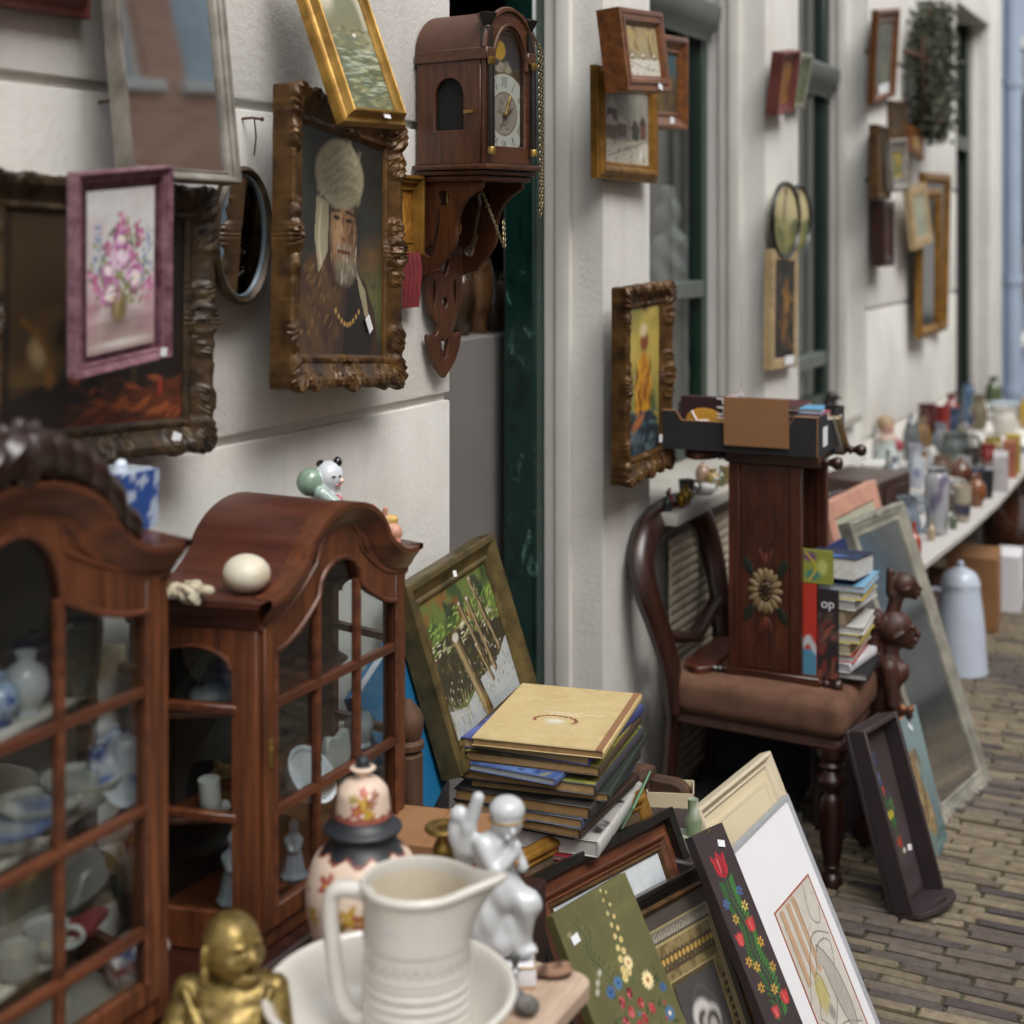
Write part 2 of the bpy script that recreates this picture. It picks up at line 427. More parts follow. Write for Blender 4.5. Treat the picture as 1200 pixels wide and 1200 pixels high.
def ornament(mb, c, size, depth, seed=0, fan=7, ang0=90, spread=200):
    r = random.Random(seed)
    for i in range(fan):
        a = rad(ang0+spread*((i+.5)/fan-.5)); L = size*r.uniform(.75, 1.05)
        x, z = math.cos(a), math.sin(a)
        pts = [(c[0]+x*L*t, c[1]-depth*(.35+math.sin(t*2.6)*.8), c[2]+z*L*t) for t in (0, .3, .6, .85, 1)]
        mb.tube(pts, [size*.1, size*.17, size*.15, size*.1, size*.03], 6)
    mb.ell((c[0], c[1]-depth*.8, c[2]), (size*.22, depth*.6, size*.22), n=8, m=6)
    for i in range(4):
        scroll(mb, (c[0]+r.uniform(-.6, .6)*size, c[1], c[2]+r.uniform(-.5, .5)*size), size*r.uniform(.35, .55), r.uniform(0, 360), depth, r.choice((1, -1)))
def edge_carving(mb, w, h, band, front, zc, step, seed, depth, sides='tblr', inner=0.):
    r = random.Random(seed)
    def go(x0, z0, x1, z1, nx, nz):
        L = math.hypot(x1-x0, z1-z0); k = max(2, int(L/step))
        for i in range(k+1):
            t = i/k; x, z = x0+(x1-x0)*t, z0+(z1-z0)*t
            o = r.uniform(-.25, .35)*band
            a = r.uniform(.35, .7)
            mb.ell((x+nx*o, front-depth*.5, z+nz*o), (band*r.uniform(.3, .55), depth*r.uniform(.6, 1.), band*r.uniform(.3, .55)), (r.uniform(-.5, .5), r.uniform(0, 3), 0), 7, 5)
            if r.random() < .5: scroll(mb, (x, front-depth*.2, z), band*r.uniform(.7, 1.), r.uniform(0, 360), depth, r.choice((1, -1)))
    a, b = w/2-inner, h/2-inner
    if 't' in sides: go(-a, zc+b, a, zc+b, 0, 1)
    if 'b' in sides: go(-a, zc-b, a, zc-b, 0, -1)
    if 'l' in sides: go(-a, zc-b, -a, zc+b, -1, 0)
    if 'r' in sides: go(a, zc-b, a, zc+b, 1, 0)
# ------------------------------------------------------------------ material library
M = {}
def plaster(name, col, dirt):
    m, nt, b = nodes(name); v = coords(nt)
    n = noise(nt, v, 1.6, 6, .6); n2 = noise(nt, v, 9, 5, .6)
    cl = ramp(nt, n.outputs['Fac'], [(.25, C(dirt)), (.5, C(col)), (.8, sc(C(col), 1.06))])
    mx = N(nt, 'ShaderNodeMixRGB', blend_type='MULTIPLY'); mx.inputs['Fac'].default_value = .22
    nt.links.new(cl, mx.inputs['Color1'])
    nt.links.new(ramp(nt, n2.outputs['Fac'], [(.3, (.74, .72, .7)), (.55, (1, 1, 1))]), mx.inputs['Color2'])
    # rain streaks and scuffs running down the paint
    vs = coords(nt, (9, 9, .5)); n3 = noise(nt, vs, 1.7, 5, .65)
    mx2 = N(nt, 'ShaderNodeMixRGB', blend_type='MULTIPLY'); mx2.inputs['Fac'].default_value = .2
    nt.links.new(mx.outputs['Color'], mx2.inputs['Color1'])
    nt.links.new(ramp(nt, n3.outputs['Fac'], [(.3, (.68, .66, .63)), (.52, (1, 1, 1))]), mx2.inputs['Color2'])
    nt.links.new(mx2.outputs['Color'], b.inputs['Base Color']); b.inputs['Roughness'].default_value = .85
    p = bump(nt, b, noise(nt, v, 70, 6, .65).outputs['Fac'], .4, .005)
    bump(nt, b, noise(nt, v, 260, 3).outputs['Fac'], .3, .002, p)
    return m
M['plaster'] = plaster('plaster', '#dbdad4', '#c8c6bf')
M['whitepaint'] = mat('white_paint', '#d4d2cb', .55, var=.06, scale=5, bmp=.2, bscale=40)
M['sillpaint'] = mat('worn_sill_paint', '#a5a29a', .6, var=.12, scale=7)
M['greypaint'] = mat('grey_green_paint', '#5c625f', .5, var=.1, scale=6)
M['greenpaint'] = mat('dark_green_paint', '#10281f', .35, var=.2, scale=9, coat=.3)
def marbled():
    m, nt, b = nodes('green_marbled_paint'); v = coords(nt, (1, 1, .45))
    n = noise(nt, v, 16, 8, .7); n.inputs['Distortion'].default_value = 1.6
    nt.links.new(ramp(nt, n.outputs['Fac'], [(.3, C('#04100d')), (.52, C('#0f3029')), (.6, C('#0b241f')), (.68, C('#4f7570')), (.78, C('#8fa8a4'))]), b.inputs['Base Color'])
    b.inputs['Roughness'].default_value = .3; b.inputs['Coat Weight'].default_value = .3
    return m
M['marble'] = marbled()
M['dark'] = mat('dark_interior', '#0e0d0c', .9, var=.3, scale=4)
M['board'] = mat('grey_board', '#6d6a68', .7, var=.08, scale=4, bmp=.1)
M['glass'] = glassmat('pane_glass', (.82, .85, .85), .01, 1.6)
M['cabglass'] = glassmat('cabinet_glass', (.92, .94, .94), .015, 1.5)
M['mirror'] = mat('mirror_silver', '#cfd2d2', .03, 1., var=.02, bmp=0)
M['oldmirror'] = mat('spotted_mirror', '#cfd1cf', .06, 1., var=.1, scale=9, bmp=0)
M['bluepaint'] = mat('pale_blue_paint', '#98a7bb', .5, var=.08, scale=3)
M['iron'] = mat('black_iron', '#1b1c1e', .5, .6, bmp=.2)
M['greyiron'] = mat('grey_iron', '#55585c', .5, .4)
M['mahog'] = wood('mahogany', '#3c1f10', '#794628', 'Z', .4, .1)
M['mahogX'] = wood('mahogany_across', '#3c1e10', '#744228', 'X', .4, .1)
M['mahogY'] = wood('mahogany_deep', '#34190f', '#5c3222', 'Y', .36, .2)
M['darkwood'] = wood('dark_wood', '#1e0d08', '#432016', 'X', .35, .25)
M['oak'] = wood('clock_oak', '#381e0f', '#663b21', 'Z', .42, .1, 1.5)
M['oakX'] = wood('clock_oak_across', '#381f10', '#603922', 'X', .42, .1, 1.5)
M['rustic'] = wood('rustic_wood', '#2a1a10', '#6a4a33', 'Z', .7, 0, .8, .4)
M['rusticX'] = wood('rustic_plank', '#271910', '#5d412d', 'X', .7, 0, .8, .4)
M['chairwood'] = wood('chair_mahogany', '#1c0d0a', '#3e2018', 'Z', .34, .3)
M['rackwood'] = wood('rack_wood', '#2f150b', '#5d2e19', 'Z', .4, .2)
M['rackX'] = wood('rack_wood_across', '#2f150b', '#593019', 'X', .4, .2)
M['paleboard'] = wood('pale_table_board', '#b49c86', '#cdb7a2', 'Y', .55, 0, .7, .1)
M['carved'] = wood('carved_hardwood', '#26130c', '#542e20', 'Z', .5, .05, 1.2, .25)
M['velvet'] = mat('brown_velvet', '#664b3d', .95, var=.22, scale=16, bmp=.3, bscale=300, spec=.1)
M['gold'] = mat('gilt_wood', '#6a4716', .4, .45, var=.35, scale=18, bmp=.25, bscale=60, col2='#a07632')
M['brightgold'] = mat('bright_gilt', '#75541c', .42, .45, var=.3, scale=24, bmp=.25, bscale=80, col2='#ad873f')
M['bronzegilt'] = mat('bronzed_gilt', '#33210f', .42, .3, scale=22, bmp=.25, bscale=70, col2='#644722')
M['walnut'] = wood('walnut_frame', '#4a260f', '#84501f', 'X', .35, .3)
M['darkgilt'] = mat('blackened_gilt', '#1d1510', .45, .25, scale=34, bmp=.4, bscale=70, col2='#4b3a22')
M['olive'] = mat('olive_gilt', '#3d341b', .45, .3, scale=26, bmp=.2, col2='#665732')
M['pinkframe'] = mat('rubbed_pink_paint', '#5a3440', .5, scale=60, bmp=.2, col2='#8a6670')
M['redframe'] = mat('reddish_frame', '#5a2c26', .45, scale=12, col2='#75413a')
M['silverframe'] = mat('silvered_frame', '#6d685f', .42, .4, scale=20, col2='#9a958b')
M['greyframe'] = mat('grey_silver_leaf', '#77756a', .5, .25, scale=14, col2='#a4a294', bmp=.25)
M['blackframe'] = mat('black_lacquer', '#16130f', .3, var=.4, scale=20, coat=.3)
M['creamframe'] = mat('cream_paint', '#c6bba2', .55, var=.06, scale=7, bmp=.1)
M['creammount'] = mat('cream_mount', '#cabd9f', .9, var=.07, scale=6, bmp=.1, spec=.1)
M['steel'] = mat('white_metal_frame', '#b4b8bd', .35, .3, var=.06)
M['paper'] = mat('white_paper', '#dcdcdf', .85, var=.02, scale=8, bmp=.05)
M['greymetal'] = mat('pewter', '#7a7d7f', .35, .8, var=.2, scale=30)
M['darkbrown'] = mat('dark_brown_paint', '#33282a', .6, var=.12, scale=8, bmp=.15)
M['canvas'] = vmat('painted_canvas', .5, .35, 420, coat=.12)
M['mattcanvas'] = vmat('painted_board', .75, .15, 300)
M['glaze'] = vmat('glazed_pottery', .22, .05, 60, coat=.5)
M['satin'] = vmat('satin_surface', .45, .15, 140)
M['matt'] = vmat('matt_surface', .8, .2, 160)
M['porcelain'] = vmat('white_porcelain', .32, .03, 50, coat=.25, var=.05)
M['brassv'] = mat('gold_painted_resin', '#5a4a28', .36, .6, scale=60, bmp=.2, bscale=120, col2='#948048')
M['brass'] = mat('worn_brass', '#6d5526', .33, .75, scale=50, bmp=.15, col2='#a58a4c')
M['jug'] = mat('cream_earthenware', '#cdcac2', .2, var=.04, scale=8, bmp=.04, coat=.6)
M['tag'] = mat('price_sticker', '#d9dcde', .8, var=.02, bmp=0)
M['card'] = mat('brown_cardboard', '#8a6340', .85, var=.1, scale=9, bmp=.12)
M['blackcard'] = mat('black_cardboard', '#1b1a1b', .8, var=.25, scale=6, bmp=.15)
M['page'] = vmat('book_pages', .9, .5, 700, var=.25)
M['cover'] = vmat('book_cover', .5, .15, 200)
M['chain'] = mat('brass_chain', '#8c8063', .35, .8, var=.2)
M['enamel'] = mat('white_enamel', '#b9c3d2', .3, var=.04, coat=.3)
M['shelfglass'] = mat('frosted_shelf', '#9aa39d', .35, var=.06)
M['asphalt'] = mat('street_clinker', '#57534c', .85, var=.2, scale=3, bmp=.3, bscale=25)
M['cloth'] = mat('red_cloth', '#6b1d22', .8, var=.25, scale=30)
M['nail'] = mat('rusty_nail', '#5e3a2a', .7, .4, var=.3)
def brickmat():
    m, nt, b = nodes('pink_brick'); tc = N(nt, 'ShaderNodeTexCoord')
    sep = N(nt, 'ShaderNodeSeparateXYZ'); cmb = N(nt, 'ShaderNodeCombineXYZ')
    nt.links.new(tc.outputs['Object'], sep.inputs[0]); nt.links.new(sep.outputs['Y'], cmb.inputs['X']); nt.links.new(sep.outputs['Z'], cmb.inputs['Y'])
    br = N(nt, 'ShaderNodeTexBrick', Scale=1.); br.inputs['Brick Width'].default_value = .21; br.inputs['Row Height'].default_value = .065
    br.inputs['Mortar Size'].default_value = .007; br.inputs['Bias'].default_value = -.1
    br.inputs['Color1'].default_value = (*C('#bd8a70'), 1); br.inputs['Color2'].default_value = (*C('#cf9f86'), 1); br.inputs['Mortar'].default_value = (*C('#b3a89e'), 1)
    nt.links.new(cmb.outputs[0], br.inputs['Vector']); nt.links.new(br.outputs['Color'], b.inputs['Base Color'])
    b.inputs['Roughness'].default_value = .9; bump(nt, b, br.outputs['Fac'], -.4, .006)
    return m
M['brick'] = brickmat()
def clinker():
    m, nt, b = nodes('clinker_paving')
    a = N(nt, 'ShaderNodeAttribute', attribute_name='Col'); v = coords(nt); n = noise(nt, v, 38, 6, .65)
    mx = N(nt, 'ShaderNodeMixRGB', blend_type='MULTIPLY'); mx.inputs['Fac'].default_value = .8
    nt.links.new(a.outputs['Color'], mx.inputs['Color1']); nt.links.new(ramp(nt, n.outputs['Fac'], [(.3, (.5, .48, .45)), (.65, (1.1, 1.1, 1.1))]), mx.inputs['Color2'])
    nt.links.new(mx.outputs['Color'], b.inputs['Base Color']); b.inputs['Roughness'].default_value = .75
    bump(nt, b, n.outputs['Fac'], .6, .006); return m
M['clinker'] = clinker()
def joint():
    m, nt, b = nodes('sand_and_moss'); v = coords(nt); n = noise(nt, v, 2.6, 5); n2 = noise(nt, v, 120, 3)
    nt.links.new(ramp(nt, n.outputs['Fac'], [(.4, C('#3a372e')), (.55, C('#484a31')), (.7, C('#474035'))]), b.inputs['Base Color'])
    b.inputs['Roughness'].default_value = 1; bump(nt, b, n2.outputs['Fac'], .8, .004); return m
M['joint'] = joint()

# ------------------------------------------------------------------ ground
g = MB(); g.add([(-60, -60, -.004), (120, -60, -.004), (120, 160, -.004), (-60, 160, -.004)], [(0, 1, 2, 3)])
o = g.build('ground', M['asphalt'], smooth=False); o['kind'] = 'structure'
def paving():
    r = random.Random(3); mb = MB(); row = .037; s = 1.9; i = 0
    pal = ['#857861', '#8b7f68', '#796d5c', '#807460', '#6a5f56', '#5f5650', '#5a514d', '#6e645a']
    while s < 12.4:
        big = s > 7; x = .02-(.1 if i % 2 else 0)-r.uniform(0, .03)
        tone = .5+.5*math.sin(s*2.2+1.)
        xm = 3.2
        while x < xm:
            L = .168+r.uniform(-.014, .014); g = .006
            band = math.sin(s*5.1+.6*math.sin(x*1.3))*.6+math.sin(s*13.7+1)*.3+r.gauss(0, .3); c = C(pal[r.randrange(0, 4) if band > -.1 else r.randrange(3, 8)]); k = r.uniform(.7, .98)
            if r.random() < .05: c = C('#544b4a')
            c = sc(c, k)
            x0, x1, y0, y1 = x+g/2+r.uniform(0, .003), x+L-g/2, s+.004+r.uniform(0, .002), s+row-.004
            z = .012+r.uniform(-.003, .003); q = .005; t = r.uniform(-.003, .003); u = r.uniform(-.002, .002)
            vs = [(x0, y0, -.02), (x1, y0, -.02), (x1, y1, -.02), (x0, y1, -.02),
                  (x0, y0, z-q), (x1, y0, z-q+t), (x1, y1, z-q+t+u), (x0, y1, z-q+u),
                  (x0+q, y0+q, z), (x1-q, y0+q, z+t), (x1-q, y1-q, z+t+u), (x0+q, y1-q, z+u)]
            fs = [(0, 1, 5, 4), (1, 2, 6, 5), (2, 3, 7, 6), (3, 0, 4, 7), (4, 5, 9, 8), (5, 6, 10, 9), (6, 7, 11, 10), (7, 4, 8, 11), (8, 9, 10, 11)]
            mb.add(vs, fs, None, c); x += L
        s += row; i += 1
    o = mb.build('pavement', M['clinker'], smooth=False); o['kind'] = 'structure'
    j = MB(); j.add([(-.3, 1.5, .001), (3.3, 1.5, .001), (3.3, 12.6, .001), (-.3, 12.6, .001)], [(0, 1, 2, 3)])
    j.build('pavement_bedding', M['joint'], o, smooth=False)
paving()

# ------------------------------------------------------------------ the plastered house the stall leans on
H = 4.6
house = thing('plaster_house', 'off white plastered shop house with open door and tall windows hung with pictures', 'house')
def bands(s0, s1, z0, z1, name):
    mb = MB(); mb.box(-.26, -.014, s0, s1, z0, z1)
    zs = [z0]+[z for z in (.205, .755, 1.305, 1.855, 2.405, 2.955, 3.505) if z0 < z < z1]+[z1]
    for a, b in zip(zs[:-1], zs[1:]):
        mb.box(-.03, 0, s0+.0015, s1-.0015, a+(.008 if a > z0 else 0), b-(.008 if b < z1 else 0))
    return mb.build(name, M['plaster'], house, bevel=.005, seg=2)
bands(-3., 2.70, 0, H, 'wall')
bands(6.349, 8.40, 0, H, 'wall')
for a, b in ((3.5, 3.826), (4.887, 5.291), (9.52, 10.0)):
    MB().box(-.26, 0, a, b, 0, H).build('wall', M['plaster'], house, bevel=.006, seg=2)
for a, b, z in ((2.70, 3.5, 2.75), (3.826, 4.887, 3.2), (5.291, 6.349, 3.2), (8.4, 9.52, 2.9)):
    MB().box(-.26, -.002, a, b, z, H).build('wall', M['plaster'], house, bevel=.004)
for a, b in ((3.826, 4.887), (5.291, 6.349)):           # below the windows, with a stone sill
    MB().box(-.26, -.03, a, b, 0, .85).build('wall', M['plaster'], house, bevel=.004)
    MB().box(-.25, .012 if a > 4.5 else .10, a+.01 if a > 4.5 else a-.06, b-.15, .852, .885).build('window_sill', M['sillpaint'], house, bevel=.005, seg=2)
# stepped white mouldings of the far jambs (the sides seen from here) and the near ones
for a, b, z in ((2.70, 3.5, 2.75), (3.826, 4.887, 3.2), (5.291, 6.349, 3.2), (8.4, 9.52, 2.9)):
    z0 = 0 if b in (3.5, 9.52) else .886
    for e, sg in ((b, -1), (a, 1)):
        mb = MB()
        def bx(d0, d1, t): mb.box(d0, d1, min(e+sg*.001, e+sg*t), max(e+sg*.001, e+sg*t), z0, z-.001)
        bx(-.162, -.125, .012); bx(-.124, -.083, .026)
        mb.build('jamb_moulding', M['whitepaint'], house, bevel=.005, seg=2)
# marbled door post and dark shop behind
MB().box(-.258, -.163, 3.44, 3.499, 0, 2.75).build('door_post', M['marble'], house, bevel=.008)
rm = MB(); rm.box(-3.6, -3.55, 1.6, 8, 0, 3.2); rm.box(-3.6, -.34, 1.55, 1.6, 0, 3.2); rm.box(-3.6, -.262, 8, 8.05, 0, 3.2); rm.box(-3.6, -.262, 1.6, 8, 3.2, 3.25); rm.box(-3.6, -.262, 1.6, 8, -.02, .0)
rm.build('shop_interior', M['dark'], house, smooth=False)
def window(a, b, d, zt, zl, zh, drap):
    w = MB(); t = .055
    for s0, s1 in ((a, a+t), (b-t-.01, b)): w.box(d-.05, d, s0, s1, .886, 3.2)
    w.box(d-.045, d-.004, a+t, b-t-.01, .886, .95)
    fr = w.build('window', M['greenpaint'], house, bevel=.004)
    bars = MB(); bars.box(d-.045, d+.012, a+t+.001, b-t-.011, zl-.028, zl+.028)
    bars.build('transom', M['greypaint'], fr, bevel=.004)
    bars = MB()
    bars.prism([(zh-.05, 0), (zh-.02, .008), (zh+.0, .026), (zh+.03, .038), (zh+.07, .042), (zh+.09, .02), (zh+.09, 0)], a+.03, b-.03, 'xz', Matrix(((0, 0, 1, d+.02), (0, 1, 0, 0), (1, 0, 0, 0), (0, 0, 0, 1))))
    bars.build('head_moulding', M['greypaint'], fr, bevel=.004)
    MB().box(d-.04, d, (a+b)/2-.02, (a+b)/2+.02, zh+.092, 3.2).build('mullion', M['greenpaint'], fr, bevel=.003)
    MB().box(d-.03, d-.024, a+t, b-t-.01, .95, 3.2).build('pane', M['glass'], fr, smooth=False)
    cu = MB(); k = 90; pts = []
    for i in range(k+1):
        s = a+(b-a)*i/k; pts.append((s, -.44+.018*math.sin(i*1.1)+.012*math.sin(i*.37+1)))
    vs = [(x, s, z) for z in (.7, 3.2) for s, x in pts]
    cu.add(vs, [(i, i+1, i+k+2, i+k+1) for i in range(k)])
    cu.build('net_curtain', M['curtain'], fr)
M['curtain'] = mat('grey_net_curtain', '#b5b4b0', .9, var=.1, scale=12)
window(3.826, 4.887, -.205, .886, 1.446, 2.33, 0)
window(5.291, 6.349, -.17, .886, 1.10, 2.25, 0)
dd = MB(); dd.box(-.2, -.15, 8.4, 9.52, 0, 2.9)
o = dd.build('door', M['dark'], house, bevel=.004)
dd = MB(); dd.box(-.15, -.11, 8.42, 8.5, 0, 2.9); dd.box(-.15, -.11, 9.4, 9.5, 0, 2.9); dd.box(-.15, -.1, 8.5, 9.4, 2.12, 2.2)
dd.build('door_frame', M['greenpaint'], o, bevel=.004)
rf = MB(); rf.box(-4, .25, -3.2, 10.0, H, H+.15)
rf.build('cornice', M['whitepaint'], house, bevel=.02)

blue = thing('blue_house', 'pale blue painted house front at the far end of the row', 'house')
MB().box(-.26, -.03, 10.0, 24, 0, H).build('wall', M['bluepaint'], blue, bevel=.01)
for a in (10.55, 12.6, 14.6):
    f = MB(); f.box(-.05, .0, a, a+.08, .9, 3); f.box(-.05, 0, a+.9, a+.98, .9, 3); f.box(-.05, 0, a, a+.98, 2.92, 3); f.box(-.05, .05, a-.04, a+1.02, .84, .9)
    w = f.build('window', M['whitepaint'], blue, bevel=.004)
    MB().box(-.028, -.02, a+.08, a+.9, .9, 2.92).build('pane', M['glassd'] if 'glassd' in M else mat('dark_glass', '#20262c', .05, var=.1, bmp=0), w, smooth=False)
pl = MB(); pl.prism([(10.6, 0), (14.5, 0), (14.5, 1.15), (10.6, .42)], -.02, .34, 'yz')
pl.build('stoop', mat('blue_stoop', '#8590a3', .7, var=.1, scale=3), blue, bevel=.02)
dp = MB(); dp.tube([(.05, 10.12, 0), (.05, 10.12, H)], .055, 14)
for z in (.6, 1.32, 2.6): dp.lathe([(.056, -.03), (.064, -.028), (.064, .028), (.056, .03)], 14, (.05, 10.12, z))
solo(dp, 'downpipe', 'pale blue rainwater pipe running down the seam before the blue house', 'downpipe', M['bluepaint'])
lt = thing('wall_lantern', 'dark iron lantern on a scrolled bracket high on the blue house', 'lantern', (0, 11.1, 2.35))
b = MB(); b.tube([(-.03, 0, -.45), (.02, 0, -.5), (.12, 0, -.35), (.2, 0, -.05), (.24, 0, .2)], .018, 8); b.tube([(-.03, 0, .1), (.1, 0, .0), (.22, 0, .12)], .014, 8); b.box(-.03, .0, -.05, .05, -.75, .25)
scroll(b, (.06, 0, -.62), .1, 20, .02); scroll(b, (.12, 0, -.2), .09, 200, .02)
b.build('bracket', M['greyiron'], lt)
b = MB(); b.lathe([(.05, .2), (.07, .22), (.15, .55), (.16, .58), (.1, .68), (.02, .74), (.02, .8)], 6, (.24, 0, 0)); b.build('lamp_housing', M['greyiron'], lt, ang=20)

# ------------------------------------------------------------------ brick house across the street (seen in the mirrors), and an added pale one
op = thing('brick_house', 'pink brick house with white window sills across the street seen in the mirror', 'house')
wins = [(-1.2, -.2), (1.0, 2.0), (2.8, 3.8), (5.7, 6.92), (7.24, 8.4), (10.0, 11.2), (12.6, 13.8), (15.8, 17)]
pale = thing('added_pale_house', 'pale rendered house added across the street to brighten the leaning mirror', 'house')  # pale house front added so the leaning mirror reflects something brighter
M['render_wall'] = mat('pale_render', '#cfcac0', .85, var=.06, scale=2)
ss = [-6]+[v for w in wins for v in w]+[26]
for i in range(0, len(ss), 2):
    a, b = ss[i], ss[i+1]
    if a < 9.2 < b: MB().box(6.5, 6.8, a, 9.2, 0, 6.9).build('wall', M['brick'], op, smooth=False); a = 9.202
    MB().box(6.5, 6.8, a, b, 0, 6.9).build('wall', M['brick'] if a < 9.2 else M['render_wall'], op if a < 9.2 else pale, smooth=False)
for a, b in wins:
    hs = op if a < 9.2 else pale
    mb = MB(); mb.box(6.5, 6.8, a, b, 6.1, 6.9); mb.box(6.5, 6.8, a, b, 3.0, 4.4); mb.box(6.5, 6.8, a, b, 0, .8); mb.build('wall', M['brick'] if a < 9.2 else M['render_wall'], hs, smooth=False)
    for z0, z1 in ((.8, 3.0), (4.4, 6.1)):
        f = MB(); x = 6.59
        f.box(x, x+.05, a, a+.07, z0, z1); f.box(x, x+.05, b-.07, b, z0, z1); f.box(x, x+.05, a+.07, b-.07, z1-.07, z1); f.box(x, x+.05, a+.07, b-.07, (z0+z1)/2-.03, (z0+z1)/2+.03); f.box(x, x+.05, a+.07, b-.07, z0, z0+.06); f.box(x+.01, x+.04, (a+b)/2-.02, (a+b)/2+.02, z0+.06, z1-.07)
        w = f.build('window', M['whitepaint'], hs, smooth=False)
        MB().box(6.62, 6.626, a, b, z0, z1).build('pane', M['oppglass'] if 'oppglass' in M else M.setdefault('oppglass', mat('sky_lit_glass', '#a9b9c2', .1, .1, var=.2, scale=2, bmp=0)), w, smooth=False)
        MB().box(6.42, 6.66, a-.08, b+.08, z0-.09, z0-.002).build('sill', M['whitepaint'], w, bevel=.008)
MB().box(6.35, 10, -6, 9.2, 6.9, 7.1).build('cornice', M['whitepaint'], op, bevel=.02)
MB().box(6.35, 10, 9.21, 26, 6.9, 7.1).build('cornice', M['whitepaint'], pale, bevel=.02)
# ------------------------------------------------------------------ pictures: painters
def spl(pts, n=8, closed=False):
    P = [np.array(p, float) for p in pts]; m = len(P); out = []
    for i in range(m if closed else m-1):
        if closed: a, b, c, d = P[i-1], P[i], P[(i+1) % m], P[(i+2) % m]
        else: a, b, c, d = P[max(i-1, 0)], P[i], P[i+1], P[min(i+2, m-1)]
        for k in range(n):
            t = k/n
            out.append(tuple(.5*(2*b+(c-a)*t+(2*a-5*b+4*c-d)*t*t+(3*b-a-3*c+d)*t**3)))
    if not closed: out.append(tuple(P[-1]))
    return out
def p_roses(p):
    gx, gy = p.x, p.y
    p.x, p.y = .5+(gx-.5)/1.22, .46+(gy-.46)/1.12
    p.grad('#b7a9a4', '#cfd1cf', .1, .5); p.blotch(3, 3, 4, '#c9b7b8', .45, .7, .6)
    p.rect(0, 1, 0, .22, '#a58f8b', .8); p.blotch(4, 9, 7, '#8d6d72', .5, .75, .8, (0, 1, .05, .33))
    for x in (.12, .86): p.blob(x, .3, .1, .24, '#b88a94', 0, 1, .8)
    p.blob(.47, .23, .15, .11, '#4d3a36', 0, 1, .8); p.blob(.5, .09, .3, .03, '#ddd8d3', 0, .9, .9)
    for i in range(90):
        a = p.r.uniform(0, 6.28); q = p.r.random()**.6
        p.blob(.5+.36*q*math.cos(a), .52+.24*q*math.sin(a), .016, .05, p.r.choice(['#5b6b33', '#76803f', '#3f4c2a', '#8c8f55']), p.r.uniform(0, 180), .5, .8)
    p.blob(.47, .29, .075, .1, '#7a6a4a'); p.blob(.45, .3, .03, .09, '#a08f68', 0, .8)
    for x, y in ((.22, .66), (.24, .6), (.2, .54), (.82, .6), (.84, .52), (.78, .46), (.24, .72), (.83, .66)):
        p.strokes(9, (x-.05, x+.05, y-.05, y+.05), .016, .012, ['#7f93b5', '#a3b4cd', '#62779c', '#c4cedc'], 60, 60)
    for x, y in ((.5, .78), (.48, .73), (.55, .7), (.74, .66), (.72, .72), (.16, .48), (.2, .42), (.84, .4), (.8, .34), (.66, .58), (.33, .62)):
        p.strokes(10, (x-.05, x+.05, y-.04, y+.04), .022, .016, ['#b24f84', '#c97ba6', '#8f2f5f', '#d9a0c0'], 40, 70)
    for x, y, r in ((.52, .58, .1), (.66, .44, .1), (.36, .38, .1), (.5, .66, .07), (.34, .5, .06)):
        for k in range(26):
            a = p.r.uniform(0, 6.28); q = r*(1-k/30)
            p.blob(x+q*.8*math.cos(a)/p.a, y+q*.8*math.sin(a), r*.42, r*.2, p.r.choice(['#b565a0', '#d39ac8', '#8d3672', '#e3c3dc', '#c583b3'] if k < 18 else ['#efe3ea', '#e7c9dc', '#f3ecd9']), math.degrees(a)+90, .5, .85)
    p.strokes(30, (.3, .75, .3, .42), .03, .008, ['#66702f', '#8d8a45'], 40, 60)
